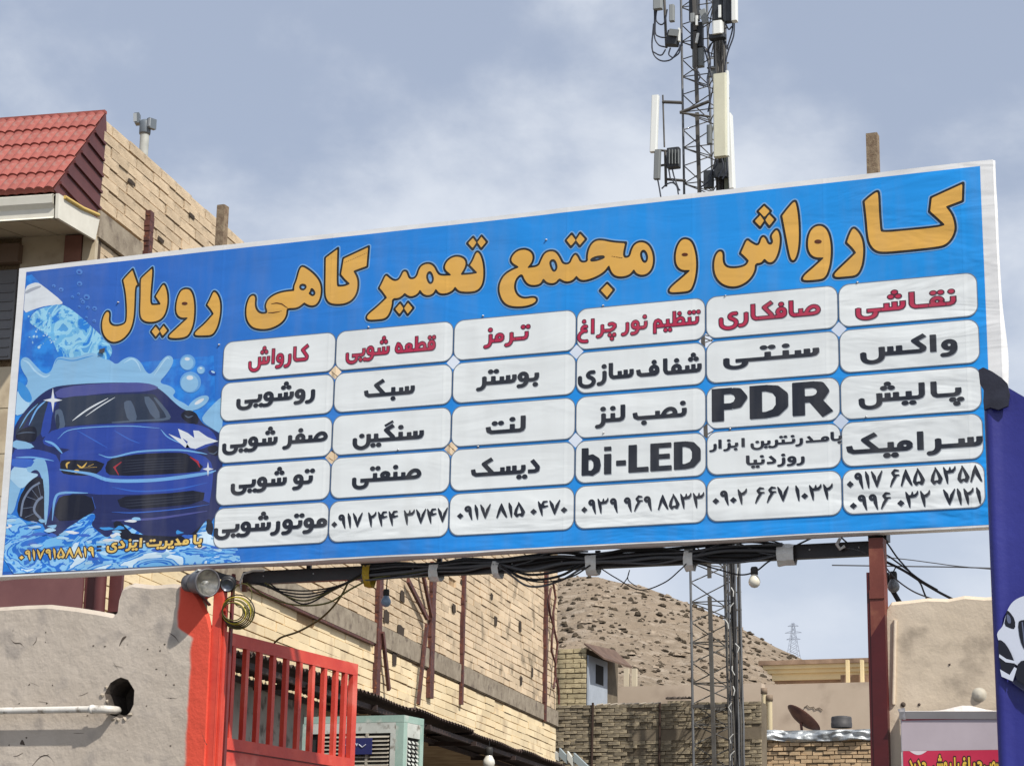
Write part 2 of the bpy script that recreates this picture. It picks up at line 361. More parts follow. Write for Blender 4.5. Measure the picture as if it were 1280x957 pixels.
# ------------------------------------------------------------------ stroke alphabet (unit = stroke width, baseline y 0..1)
def ell(cx, cy, rx, ry, n=14): return [(cx + rx * math.cos(2 * math.pi * k / n), cy + ry * math.sin(2 * math.pi * k / n)) for k in range(n + 1)]
def sm(*p): return [tuple(q) for q in catmull(p, 5)]
BL = 0.5
GL = {   # advance, strokes, dot anchor x, dots-above y, dots-below y
 'A': (1.7, [[(.85, 0), (.85, 4.2)]], .85, 0, 0),
 'a': (1.95, [[(.85, 4.2), (.85, 1.3), (1.05, .75), (1.45, BL), (2.1, BL)]], .85, 0, 0),
 'i': (1.9, [[(1.2, 2.25), (1.2, 1.2), (1.0, .72), (.55, BL), (-.1, BL)]], .9, 3.45, -.75),
 't': (1.85, [[(.95, 2.25), (.95, BL)], [(-.1, BL), (1.95, BL)]], .95, 3.45, -.75),
 ';': (.9, [[(-.1, BL), (1.0, BL)]], .4, 0, 0),
 '-': (1.6, [[(-.1, BL), (1.7, BL)]], .8, 0, 0),
 's': (4.3, [[(3.65, 2.25), (3.65, 1.15), (3.4, .65), (2.9, BL), (-.1, BL)], [(2.3, 2.2), (2.3, BL)], [(.95, 2.0), (.95, BL)]], 2.3, 3.45, -.75),
 'S': (4.3, [[(3.55, 2.25), (3.55, BL)], [(2.25, 2.2), (2.25, BL)], [(.95, 2.0), (.95, BL)], [(-.1, BL), (4.4, BL)]], 2.3, 3.45, -.75),
 'Z': (6.7, [[(6.1, 2.25), (6.1, 1.15), (5.85, .65), (5.4, BL), (3.4, BL)], [(4.75, 2.2), (4.75, BL)], sm((3.4, 2.25), (3.4, 0), (3.0, -.9), (2.1, -1.3), (1.15, -1.1), (.6, -.4), (.5, 1.1))], 4.75, 3.45, -.75),
 'z': (7.2, [[(6.1, 2.25), (6.1, BL)], [(7.3, BL), (3.4, BL)], [(4.75, 2.2), (4.75, BL)], sm((3.4, 2.25), (3.4, 0), (3.0, -.9), (2.1, -1.3), (1.15, -1.1), (.6, -.4), (.5, 1.1))], 4.75, 3.45, -.75),
 'w': (2.7, [ell(1.25, 1.45, .75, .85), sm((2.0, 1.45), (1.97, .3), (1.65, -.45), (1.05, -.85), (.15, -.92))], 1.2, 3.3, 0),
 'W': (2.95, [ell(1.25, 1.45, .75, .85), sm((2.0, 1.45), (1.97, .3), (1.65, -.45), (1.05, -.85), (.15, -.92)), [(1.6, BL), (3.05, BL)]], 1.2, 3.3, 0),
 'r': (2.1, [sm((1.5, 2.25), (1.5, .5), (1.3, -.3), (.8, -.8), (.05, -.92))], 1.4, 3.45, 0),
 'R': (2.5, [sm((1.5, 2.25), (1.5, .5), (1.3, -.3), (.8, -.8), (.05, -.92)), [(1.4, BL), (2.6, BL)]], 1.4, 3.45, 0),
 'Y': (4.3, [[(4.4, BL), (1.9, BL)], sm((3.4, .5), (3.35, -.4), (2.9, -1.05), (2.0, -1.3), (1.1, -1.1), (.55, -.4), (.5, 1.3))], 2, 0, 0),
 'y': (4.3, [sm((3.8, 2.25), (2.9, 2.2), (2.4, 1.75), (2.5, 1.15), (3.2, .75), (3.7, .1), (3.4, -.85), (2.5, -1.3), (1.4, -1.2), (.65, -.6), (.5, .3), (.5, 1.2))], 2, 0, 0),
 'k': (3.3, [[(2.9, 4.3), (1.25, 3.1), (2.65, 1.3), (2.55, .75), (2.1, BL), (-.1, BL)]], 1.6, 0, 0),
 'K': (3.5, [[(2.9, 4.3), (1.25, 3.1), (2.75, 1.15), (2.7, .5)], [(3.6, BL), (-.1, BL)]], 1.6, 0, 0),
 'G': (3.5, [[(2.9, 4.1), (1.25, 3.0), (2.75, 1.15), (2.7, .5)], [(3.6, BL), (-.1, BL)], [(2.75, 5.2, .3), (.95, 4.05, .3)]], 1.6, 0, 0),
 'q': (6.0, [[(6.1, BL), (1.2, BL), (.65, .85), (.5, 1.9)], [(4.9, BL), (2.85, 3.1), (4.7, 4.3)]], 3, 0, 0),
 'x': (5.0, [[(-.1, BL), (3.5, BL)], sm((1.9, .6), (2.5, 1.7), (3.3, 2.25), (4.1, 2.1), (4.5, 1.4), (4.2, .75), (3.4, BL)), [(.9, 2.0), (.9, BL)]], 3, 0, 0),
 'X': (5.2, [[(-.1, BL), (5.3, BL)], sm((1.9, .6), (2.5, 1.7), (3.3, 2.25), (4.1, 2.1), (4.5, 1.4), (4.2, .75), (3.4, BL)), [(.9, 2.0), (.9, BL)]], 3, 0, 0),
 'f': (2.5, [ell(1.3, 1.65, .72, .75), sm((2.02, 1.65), (1.95, .95), (1.5, .55), (.9, BL)), [(1.0, BL), (-.1, BL)]], 1.3, 3.5, 0),
 'F': (2.9, [ell(1.45, 1.35, .75, .8), [(-.1, BL), (3.0, BL)]], 1.45, 3.45, 0),
 'o': (5.4, [ell(4.1, 1.65, .72, .75), sm((4.82, 1.65), (4.75, .95), (4.3, .55), (3.6, BL)), [(3.7, BL), (1.2, BL), (.65, .85), (.5, 1.9)]], 4.1, 3.5, 0),
 'M': (2.45, [ell(1.3, 1.25, .75, .75), [(1.3, BL), (-.1, BL)]], 1, 0, 0),
 'L': (1.9, [[(1.2, 4.2), (1.2, 1.2), (1.0, .72), (.55, BL), (-.1, BL)]], .9, 0, 0),
 'n': (3.1, [[(.5, -1.5), (.5, 1.2), (.8, 1.9), (1.4, 2.1), (2.0, 1.7), (2.3, .9), (2.6, BL), (3.2, BL)], [(.9, BL), (2.6, BL)]], 1, 0, 0),
 'h': (2.8, [sm((1.1, 2.8), (.6, 1.6), (.65, .8), (1.2, BL), (1.9, .8), (2.0, 1.5), (1.2, 2.6)), [(1.2, BL), (2.9, BL)]], 1, 0, 0),
 'e': (2.8, [sm((.7, 1.8), (1.4, 2.15), (2.1, 1.8), (1.9, 1.1), (1.4, .6), (.9, 1.1), (.7, 1.8)), [(-.1, BL), (2.9, BL)]], 1, 0, 0),
 'T': (4.1, [[(.9, 4.2), (.9, BL)], [(-.1, BL), (4.2, BL)], sm((1.0, .8), (1.7, 1.8), (2.5, 2.2), (3.2, 1.9), (3.4, 1.2), (3.0, .55))], 2.3, 3.45, 0),
 'N': (4.2, [sm((3.5, 2.25), (3.5, .2), (3.1, -.8), (2.1, -1.3), (1.1, -1.0), (.55, -.2), (.5, 1.3)), [(3.5, BL), (4.3, BL)]], 2.0, 1.9, 0),
 'B': (4.3, [[(4.4, BL), (1.2, BL), (.65, .85), (.5, 1.9)]], 2.4, 2.7, -.75),
 'D': (3.0, [[(1.15, 3.3), (2.4, 1.5), (2.3, .75), (1.8, BL), (.3, BL)]], 1, 0, 0),
 'd': (3.0, [[(1.0, 2.9), (2.0, 1.2), (1.9, BL)], [(.3, BL), (3.1, BL)]], 1, 0, 0),
 'J': (3.2, [sm((.8, 2.2), (1.8, 2.3), (2.7, 1.75)), [(2.7, 1.75), (2.0, .9), (1.2, BL), (-.1, BL)]], 1.7, 3.5, -.75),
 'g': (3.5, [sm((2.7, 2.15), (1.9, 2.2), (1.4, 1.7), (1.6, 1.1), (2.7, .95)), sm((1.8, 1.0), (.8, .3), (.45, -.7), (.9, -1.6), (1.9, -1.9), (2.9, -1.9))], 1.9, 3.6, 0),
 ' ': (1.3, [], 0, 0, 0), ',': (.35, [], 0, 0, 0),
 ':': (1.4, [[(.7, .6), (.7, .61)], [(.7, 2.4), (.7, 2.41)]], 0, 0, 0),
}
def compose(word):
    """word: letter codes in reading order (right to left), dots as a1..a3 / b1..b3 after the letter"""
    X = 0.0; st = []; i = 0
    while i < len(word):
        c = word[i]; adv, strokes, ax, ya, yb = GL[c]; x0 = X - adv; i += 1
        for s_ in strokes:
            st.append(([(p[0] + x0, p[1], (p[2] if len(p) > 2 else .5)) for p in s_], True))
        if i + 1 < len(word) and word[i] in '^_' :
            k = int(word[i + 1]); up = word[i] == '^'; y = ya if up else yb; r = .6; i += 2
            pos = {1: [(0, 0)], 2: [(-.62, 0), (.62, 0)], 3: [(-.62, 0), (.62, 0), (0, 1.05 if up else -1.05)]}[k]
            for dx, dy in pos: st.append(([(x0 + ax + dx, y + dy, r), (x0 + ax + dx + .01, y + dy, r)], False))
        X = x0
    return st, X, 0.0
def dia(cx, cy, r): return ('D', cx, cy, r)
DG = {
 '0': (1.7, [('D', .8, 1.2, .78)]),
 '1': (1.5, [[(.35, 3.9, .12), (.62, 2.9, .4), (.85, 1.3, .28), (.95, .1, .1)]]),
 '2': (2.6, [[(.25, 3.8, .12), (.65, 2.7, .4), (.88, 1.3, .3), (1.0, .1, .1)], [(.75, 2.55, .3), (1.4, 2.7, .34), (1.95, 3.2, .26), (2.15, 3.9, .1)]]),
 '3': (3.2, [[(.25, 3.8, .12), (.65, 2.7, .4), (.88, 1.3, .3), (1.0, .1, .1)], [(.7, 2.7, .33), (1.45, 2.75, .33), (2.2, 2.85, .35), (2.65, 3.3, .25), (2.8, 3.9, .1)], [(1.55, 2.8, .3), (1.65, 3.75, .12)]]),
 '4': (2.8, [[(.25, 3.8, .12), (.65, 2.7, .4), (.95, 1.3, .3), (1.15, .1, .1)], [(.8, 2.3, .3), (1.6, 2.35, .3), (2.45, 2.55, .14)], [(1.6, 2.4, .26), (1.2, 3.0, .28), (1.5, 3.65, .28), (2.3, 3.75, .16)]]),
 '5': (2.8, [[(1.15, 3.9, .12), (1.75, 2.6, .3), (2.3, 1.3, .42), (2.0, .5, .4), (1.35, .75, .2), (.8, .4, .36), (.4, .95, .34), (.6, 2.0, .32), (1.15, 3.5, .15)]]),
 '6': (2.7, [[(2.3, 3.75, .14), (1.5, 3.85, .28), (1.0, 3.25, .3), (1.35, 2.65, .3), (2.4, 2.7, .14)], [(1.7, 2.6, .3), (1.0, 1.4, .3), (.45, .1, .1)]]),
 '7': (2.8, [[(.2, 3.85, .12), (.7, 2.7, .4), (1.35, .3, .15)], [(1.35, .3, .15), (1.9, 2.4, .36), (2.55, 3.9, .1)]]),
 '8': (2.8, [[(1.3, 3.85, .1), (.95, 2.4, .34), (.25, .2, .16)], [(1.3, 3.85, .1), (1.75, 1.9, .42), (2.5, .3, .2)]]),
 '9': (2.4, [[p + (.32,) for p in ell(.95, 3.0, .5, .5)], [(1.5, 3.1, .3), (1.55, 1.7, .38), (1.95, .1, .12)]]),
 ' ': (1.2, []),
}
def digits(word):
    X = 0.0; st = []
    for c in word:
        adv, strokes = DG[c]
        for s_ in strokes:
            if s_[0] == 'D': st.append(('D', s_[1] + X, s_[2], s_[3]))
            else: st.append(([(p[0] + X, p[1], p[2]) for p in s_], False))
        X += adv
    return st, 0.0, X
LT = {
 'P': (3.6, [[(.6, 0, .6), (.6, 4, .6)], [(.6, 3.6, .4), (2.0, 3.6, .4)], [(.6, 1.75, .4), (2.0, 1.75, .4)], [(1.9, 3.6, .4), (2.5, 3.4, .5), (2.85, 2.7, .58), (2.5, 1.95, .5), (1.9, 1.75, .4)]]),
 'D': (4.0, [[(.6, 0, .6), (.6, 4, .6)], [(.6, 3.6, .4), (1.7, 3.6, .4)], [(.6, .4, .4), (1.7, .4, .4)], [(1.6, 3.6, .4), (2.5, 3.35, .5), (3.05, 2.6, .6), (3.05, 1.4, .6), (2.5, .65, .5), (1.6, .4, .4)]]),
 'R': (4.1, [[(.6, 0, .6), (.6, 4, .6)], [(.6, 3.6, .4), (2.1, 3.6, .4)], [(.6, 1.9, .4), (2.1, 1.9, .4)], [(2.0, 3.6, .4), (2.6, 3.4, .5), (2.9, 2.75, .56), (2.6, 2.1, .5), (2.0, 1.9, .4)], [(2.0, 1.9, .55), (2.5, 1.2, .6), (3.3, -.02, .62)]]),
 'E': (3.2, [[(.6, 0, .6), (.6, 4, .6)], [(.6, 3.62, .38), (2.9, 3.62, .38)], [(.6, 2.05, .38), (2.7, 2.05, .38)], [(.6, .38, .38), (2.95, .38, .38)]]),
 'L': (3.0, [[(.6, 0, .6), (.6, 4, .6)], [(.6, .38, .38), (2.8, .38, .38)]]),
 '-': (1.9, [[(.2, 1.5, .4), (1.6, 1.5, .4)]]),
 'i': (1.5, [[(.55, 0, .52), (.55, 2.95, .52)], [(.55, 3.35, .52), (.55, 4.0, .52)]]),
 'b': (3.1, [[(.5, 0, .5), (.5, 4, .5)], [(.8, 2.55, .35), (1.5, 2.65, .4), (2.1, 2.1, .5), (2.2, 1.4, .52), (2.1, .8, .5), (1.5, .3, .4), (.8, .4, .35)]]),
}
def latin(word):
    X = 0.0; st = []
    for c in word:
        adv, strokes = LT[c]
        for s_ in strokes: st.append(([(p[0] + X, p[1], p[2]) for p in s_], True))
        X += adv
    return st, 0.0, X - .3
def sd_all(X, Y, st):
    d = sd_strokes(X, Y, [s_ for s_ in st if s_[0] != 'D'])
    for s_ in st:
        if s_[0] == 'D': d = np.minimum(d, (np.abs(X - s_[1]) + np.abs(Y - s_[2]) - s_[3]) * .707)
    return d
def ink_extent(st):
    xs = []
    for s_ in st:
        if s_[0] == 'D': xs += [s_[1] - s_[3], s_[1] + s_[3]]
        else: xs += [p[0] - p[2] * .9 for p in s_[0]] + [p[0] + p[2] * .9 for p in s_[0]]
    return min(xs), max(xs)
def text_mesh(st, u0, u1, vb, unit, h=.10, grow=0.0, dxy=(0, 0)):
    """letters between u0 and u1, baseline vb, unit = stroke width in metres -> verts, faces"""
    a, b = ink_extent(st); k = (u1 - u0) / (b - a)
    X, Y, x0, y0 = grid((a, -2.3, b, 5.6), h, .5 + grow)
    F = sd_all(X, Y, st)
    vs, fs = march(F, x0, y0, h, grow)
    return [(u0 + (x - a) * k + dxy[0], vb + y * unit + dxy[1]) for x, y in vs], fs

# ================================================================== THE PLACE: large setting first
ground_m = mat('dusty_asphalt', (.10, .095, .085), .95, (.16, .145, .12), 1.5, bump=.4)
def flat_grid(name, x0, x1, y0, y1, z, m):
    return struct(MB().add([(x0, y0, z), (x1, y0, z), (x1, y1, z), (x0, y1, z)], [(0, 1, 2, 3)]).build(name, m, recalc=False))
flat_grid('ground', -2500, 2500, -400, 3000, 0.0, ground_m)
flat_grid('road', -60, 60, 2.0, 9.0, 0.004, mat('road_asphalt', (.05, .05, .052), .9, (.075, .072, .07), 3, bump=.5))

# hill: one terrain sheet rising to a ridge 400 m away
hill_c = srgb(176, 160, 138); hill_c2 = srgb(150, 134, 112)
def hill_mat():
    m = bpy.data.materials.new('hill_scree'); m.use_nodes = True; t = m.node_tree; nn = t.nodes.new; ln = t.links.new
    b = t.nodes['Principled BSDF']; b.inputs['Roughness'].default_value = .97; b.inputs['Specular IOR Level'].default_value = .1
    co = nn('ShaderNodeTexCoord'); v = co.outputs['Object']
    def noise(s, d=8, rg=.65):
        n = nn('ShaderNodeTexNoise'); n.inputs['Scale'].default_value = s; n.inputs['Detail'].default_value = d; n.inputs['Roughness'].default_value = rg; ln(v, n.inputs['Vector']); return n.outputs['Fac']
    def mixc(c, f, c2):
        x = nn('ShaderNodeMixRGB'); x.inputs['Color2'].default_value = tuple(c2[:3]) + (1,); ln(c, x.inputs['Color1']); ln(f, x.inputs['Fac']); return x.outputs[0]
    def rng(f, a, bb, hi=1):
        r = nn('ShaderNodeMapRange'); r.inputs['From Min'].default_value = a; r.inputs['From Max'].default_value = bb; r.inputs['To Max'].default_value = hi; ln(f, r.inputs['Value']); return r.outputs[0]
    c = nn('ShaderNodeRGB'); c.outputs[0].default_value = (.30, .235, .172, 1); c = c.outputs[0]
    c = mixc(c, rng(noise(.035), .42, .6), (.26, .205, .15))
    c = mixc(c, rng(noise(.30), .50, .66, .8), (.42, .35, .275))
    c = mixc(c, rng(noise(.9), .56, .66, .8), (.17, .135, .10))
    ln(c, b.inputs['Base Color'])
    bu = nn('ShaderNodeBump'); bu.inputs['Strength'].default_value = .9; bu.inputs['Distance'].default_value = 2.5; ln(noise(.16, 9, .7), bu.inputs['Height']); ln(bu.outputs[0], b.inputs['Normal'])
    return m
prof = [(-420, 20), (-330, 42), (-250, 58), (-200, 66), (-160, 71.5), (-148, 73), (-140, 73.0), (-130, 70.6), (-120, 66.6), (-113.5, 63.4), (-104, 58.4), (-94, 53.4), (-80, 46), (-60, 38), (-20, 26), (40, 16), (140, 8), (260, 3)]
def ridge(x): return float(np.interp(x, [p[0] for p in prof], [p[1] for p in prof]))
def hill_z(x, y):
    t = (y - 150) / 250.0
    if t <= 0: return -2
    s_ = ridge(x * (400 / max(y, 150)))                 # the ridge keeps its line as seen while the spur fans out
    z = s_ * (t ** 1.25 if t < 1 else max(0, 1 - (t - 1) ** 1.5 * .8))
    n = mnoise.fractal(Vector((x * .02, y * .02, 3)), 1.0, 2.2, 6) * 4.5 + mnoise.fractal(Vector((x * .12, y * .12, 9)), 1.0, 2.2, 4) * 0.9
    return z + n * min(1, t * 1.6) * (0.35 if t > .9 else 1) - 1.2
mb = MB(); nx, ny = 230, 120
xs = [-430 + 560 * i / (nx - 1) for i in range(nx)]; ys = [150 + 330 * j / (ny - 1) for j in range(ny)]
mb.add([(x, y, hill_z(x, y)) for y in ys for x in xs], [(j * nx + i, j * nx + i + 1, (j + 1) * nx + i + 1, (j + 1) * nx + i) for j in range(ny - 1) for i in range(nx - 1)])
hill = struct(mb.build('hill', hill_mat(), recalc=False))
# scrub and boulders scattered on the slope
mb = MB(); mr_ = MB(); rnd = random.Random(3)
def clump(mbx, c, r, flat, n=7, rows=3):
    vs = []; fs = []
    for j in range(rows):
        a = (j + .5) / rows * math.pi / 2
        for k in range(n):
            b = 2 * math.pi * k / n + rnd.random() * .4; q = r * (.75 + .5 * rnd.random())
            vs.append((c[0] + math.cos(b) * math.cos(a) * q, c[1] + math.sin(b) * math.cos(a) * q, c[2] - .25 * r + math.sin(a) * q * flat))
    for j in range(rows - 1):
        for k in range(n): fs.append((j * n + k, j * n + (k + 1) % n, (j + 1) * n + (k + 1) % n, (j + 1) * n + k))
    fs.append(tuple((rows - 1) * n + k for k in range(n)))
    mbx.add(vs, fs)
for i in range(5200):
    y = 175 + 225 * rnd.random(); x = (-.40 + .24 * rnd.random()) * y
    if i % 4: z = hill_z(x, y); clump(mb, (x, y, z), (rnd.random() ** 2.5 * .52 + .13) * y / 300, .85, 8, 4)
    else: z = hill_z(x, y); clump(mr_, (x, y, z), (.10 + rnd.random() ** 3 * .9) * y / 300, .8)
stuff(tag(mb.build('scrub', mat('dry_scrub', (.10, .078, .055), 1, (.052, .042, .032), .8, spec=.05), recalc=False), 'low dark scrub bushes dotted over the bare brown hillside', 'scrub'))
stuff(tag(mr_.build('boulder', mat('boulder_rock', (.34, .275, .21), 1, (.24, .19, .14), .8, spec=.05), recalc=False), 'pale boulders and stones strewn over the bare brown hillside', 'rocks'))

# ================================================================== BANNER
BO = Vector((-8.466, 12.0, 3.897)); BW, BH = 6.681, 2.161
banner = thing('shop_banner', 'long blue printed car wash banner with yellow headline and white service table above the gate', 'banner', BO)
def bu(x, y):
    p = PY(x, y, 12.0); return (p.x - BO.x, p.z - BO.z)
white_v = print_mat('white_vinyl', srgb(232, 232, 232))
royal = srgb(52, 108, 196); azure = srgb(28, 150, 235)
blue_p = print_mat('blue_ink', azure, grad=[(.0, srgb(40, 92, 178)), (.10, srgb(44, 98, 188)), (.30, srgb(38, 118, 206)), (.55, srgb(26, 138, 222)), (1, srgb(20, 146, 228))])
cols_u = [1.625, 2.465, 3.305, 4.143, 4.985, 5.81, 6.64]
rows_v = [(1.243, 1.50), (.96, 1.215), (.675, .93), (.39, .648), (.105, .363)]
hole_c = [(u, v) for u in cols_u[1:6] for v in (1.229, .6615)]
hd = .047
holes = [[(u - hd, v), (u, v + hd), (u + hd, v), (u, v - hd)] for u, v in hole_c]
def wob(a, k, amp): return amp * mnoise.noise(Vector((a * k, 3.3, 1.7)))
def edge_poly(l, r, b, t, amp, n=48):
    p = []
    for i in range(n + 1): u = l + (r - l) * i / n; p.append((u, b + wob(u, 1.3, amp) + wob(u, 5, amp * .3)))
    for i in range(1, n // 3): v = b + (t - b) * i / (n // 3); p.append((r + wob(v + 50, 1.6, amp), v))
    for i in range(n + 1): u = r + (l - r) * i / n; p.append((u, t + wob(u + 20, 1.1, amp) + wob(u, 5, amp * .3)))
    for i in range(1, n // 3): v = t + (b - t) * i / (n // 3); p.append((l + wob(v + 80, 1.6, amp * .6), v))
    return p
base = poly_flat('vinyl_sheet', edge_poly(-.062, BW + .078, -.012, BH + .032, .010), 0.0, white_v, banner, holes)
blue = poly_flat('printed_background', edge_poly(0.0, BW, 0.0, BH, .004), -.0012, blue_p, banner, holes)
# hem folded back over the frame at the foot, and along the right-hand end
mb = MB(); n = 60; vs = []
for i in range(n + 1):
    u = -.062 + (BW + .147) * i / n; s_ = wob(u, 1.3, .012) + wob(u, 5, .004); k = wob(u + 9, 2.2, .018)
    dz = -.012 - s_ * 0 ; vs += [(u, 0.0005, -.012 + s_), (u, .025, -.012 + (-.016 + k * .6) * (1 - .8 * i / n)), (u, .075, -.012 + (-.020 + k) * (1 - .8 * i / n)), (u, .09, .03)]
mb.add(vs, [(4 * i + a, 4 * i + 4 + a, 4 * i + 5 + a, 4 * i + 1 + a) for i in range(n) for a in range(3)], sm=True)
o = mb.build('bottom_hem', white_v); o.parent = banner
mb = MB(); vs = []; n = 30
for i in range(n + 1):
    v = -.02 + (BH + .05) * i / n; k = wob(v + 4, 2.5, .02) + .03 * math.exp(-((v - 1.0) / .35) ** 2)
    vs += [(BW + .076 + wob(v + 50, 1.6, .010), -.0005, v), (BW + .085 + k * .8, .012, v), (BW + .080 + k * .8, .05, v)]
mb.add(vs, [(3 * i + a, 3 * i + 3 + a, 3 * i + 4 + a, 3 * i + 1 + a) for i in range(n) for a in range(2)], sm=True)
o = mb.build('end_hem', white_v); o.parent = banner
# steel frame behind the vinyl
rust_m = mat('brown_steel', srgb(96, 58, 52)[:3], .6, srgb(70, 42, 40), 6, bump=.25, c3=srgb(120, 72, 50))
dark_m = mat('dark_steel', (.035, .03, .032), .5, (.07, .055, .05), 5, bump=.2)
mb = MB()
for v in (.02, 1.08, 2.15): mb.box((BW / 2, .09, v), (BW + .1, .05, .05))
for u in (.03, 1.3, 2.65, 3.95, 6.65): mb.box((u, .09, BH / 2), (.0499, .0499, BH - .03))
o = mb.build('frame', dark_m); o.parent = banner

# service table
ink = print_mat('dark_ink', (.018, .022, .034, 1)); cell_m = print_mat('cell_white', srgb(234, 238, 238)); grey_l = print_mat('grey_line', srgb(120, 132, 145))
shade_p = print_mat('printed_drop_shadow', srgb(150, 156, 164)); red_p = print_mat('red_ink', srgb(184, 44, 78)); maroon_p = print_mat('maroon_ink', srgb(84, 34, 52))
gold_p = print_mat('gold_ink', srgb(226, 174, 84)); black_p = print_mat('black_ink', (.012, .012, .014, 1)); halo_p = print_mat('halo_ink', srgb(120, 170, 220))
crease_p = print_mat('brown_ink', srgb(92, 44, 12))
WORDS = {   # (row, col): list of (kind, text, left px, right px, baseline px, top px or unit)
 (0, 0): [('p', 'karwAZ^3', 311, 387, (342.7, 454.8))], (1, 0): [('p', 'rws^3Wi_2Y', 296, 394, (357.8, 500.2))],
 (2, 0): [('p', 'xF^1R s^3Wi_2Y', 278.3, 409.8, (406, 551.7))], (3, 0): [('p', 'i^2W s^3Wi_2Y', 289, 393.4, (385.8, 604.8))],
 (4, 0): [('p', 'MWi^2W,rs^3Wi_2Y', 267.8, 409.3, (404, 659))],
 (0, 1): [('p', 'f^2Teh s^3Wi_2Y', 432.7, 544.8, (540, 438.3))], (1, 1): [('p', 'st_1q', 455.3, 518.5, (505, 493.3))],
 (2, 1): [('p', 'st^1Gt_2N^1', 441.3, 529.9, (511.9, 549.5))], (3, 1): [('p', 'xt^1et^2Y', 440.6, 526.8, (511.9, 599.1))],
 (4, 1): [('d', '0917 244 3747', 414.4, 559.7, (553.4, 653.2), (553.4, 634.4))],
 (0, 2): [('p', 'i^2-R,MR^1', 604.2, 663, (654.3, 425.3))], (1, 2): [('p', 'i_1Wst^2R', 594.8, 673.9, (637, 479.3))],
 (2, 2): [('p', 'Lt^1B^2', 607.5, 657, (653.6, 539.8))], (3, 2): [('p', 'Di_2Sq', 589, 675, (666, 591.2))],
 (4, 2): [('d', '0917 815 0470', 571.6, 709.5, (693, 643.5), (693, 624.8))],
 (0, 3): [('p', 'i^2t^1T^1t_2n i^1W,r J_3R,Ag^1', 722, 876, (860.7, 406.8), .0235)], (1, 3): [('p', 's^3F^1a,o^1,sar^1,y', 722.8, 877.2, (868.6, 465.9))],
 (2, 3): [('p', 'i^1XB_1 Lt^1R^1', 743.4, 858.5, (832, 522.6))], (3, 3): [('l', 'bi-LED', 727.5, 875.8, (845.4, 587.3), (845.4, 552.2))],
 (4, 3): [('d', '0939 969 8533', 727, 880.5, (828.7, 637.1), (828.7, 617.9))],
 (0, 4): [('p', 'xaf^1Kary', 899, 1026, (992.7, 396.6))], (1, 4): [('p', 'st^1;t^2-Y', 904.6, 1024, (1004.4, 446.6), .0235)],
 (2, 4): [('l', 'PDR', 890.7, 1043, (897.8, 527.2), (897.8, 485.6))],
 (3, 4): [('p', 'i_1aM-d,ri^1;t^2Ri_2N^1 A,i_1R^1,Ar', 886.2, 1052.7, (930.6, 558.5), .0133), ('p', 'rw,r^1,Di^1t_2a', 933, 1006, (935, 581.6), .0145)],
 (4, 4): [('d', '0902 667 1032', 891, 1041.3, (978.6, 627.2), (978.6, 607.7))],
 (0, 5): [('p', 'i^1F^2-as^3Y', 1069.8, 1195.5, (1187.4, 382.3))], (1, 5): [('p', 'w,Akz', 1075.7, 1196.8, (1166.7, 440))],
 (2, 5): [('p', 'i_3-a,Lt_2z^3', 1073.8, 1205.2, (1195, 495.4), .0235)], (3, 5): [('p', 's-R,A,Mt_2q', 1058.3, 1228.7, (1159.2, 561.7), .0263)],
 (4, 5): [('d', '0917 685 5358', 1058.9, 1227.7, (1099.6, 609.4), (1099.6, 588.1)), ('d', '0996 032  7121', 1062.8, 1226.3, (1182, 631.8), (1182, 611.3))],
}
def rrect(u0, v0, u1, v1, r, n=7):
    p = []
    for cx, cy, a0 in ((u1 - r, v0 + r, -90), (u1 - r, v1 - r, 0), (u0 + r, v1 - r, 90), (u0 + r, v0 + r, 180)):
        for k in range(n + 1):
            a = math.radians(a0 + 90 * k / n); p.append((cx + r * math.cos(a), cy + r * math.sin(a)))
    return p
for r in range(5):
    for c in range(6):
        u0, u1 = cols_u[c] + .007, cols_u[c + 1] - .007; v0, v1 = rows_v[r]
        bd = poly_flat('text_cell', rrect(u0, v0, u1, v1, .062), -.0058, cell_m, banner)
        poly_flat('border_line', rrect(u0 - .005, v0 - .006, u1 + .005, v1 + .006, .064), -.0053, grey_l, bd)
        for w_ in WORDS[(r, c)]:
            kind, txt, xl, xr, bpx = w_[:5]; ub, vb = bu(*bpx)
            ul = bu(xl, bpx[1] + (xl - bpx[0]) * -.08)[0]; ur = bu(xr, bpx[1] + (xr - bpx[0]) * -.08)[0]
            if kind == 'p': st, _, _ = compose(txt); unit = w_[5] if len(w_) > 5 else .0252
            else:
                st = (digits if kind == 'd' else latin)(txt)[0]; unit = (bu(*w_[5])[1] - vb) / 4.0
            hh = .11 if kind != 'l' else .09
            gr = -.01 if kind == 'p' else .03 if kind == 'd' else -.02
            if unit < .015: gr = -.03
            sm_ = text_mesh(st, ul, ur, vb, unit, hh * 1.3, gr, (.003, -.006)); flat_obj('print_shadow', *sm_, -.0062, shade_p, bd, None)
            if r == 0:
                a = text_mesh(st, ul, ur, vb, unit, hh, .06); flat_obj('letter_outline', *a, -.0066, maroon_p, bd, None)
                a = text_mesh(st, ul, ur, vb, unit, hh, -.16); flat_obj('lettering', *a, -.0070, red_p, bd, None)
            else:
                a = text_mesh(st, ul, ur, vb, unit, hh, gr); flat_obj('lettering', *a, -.0066, ink, bd, None)

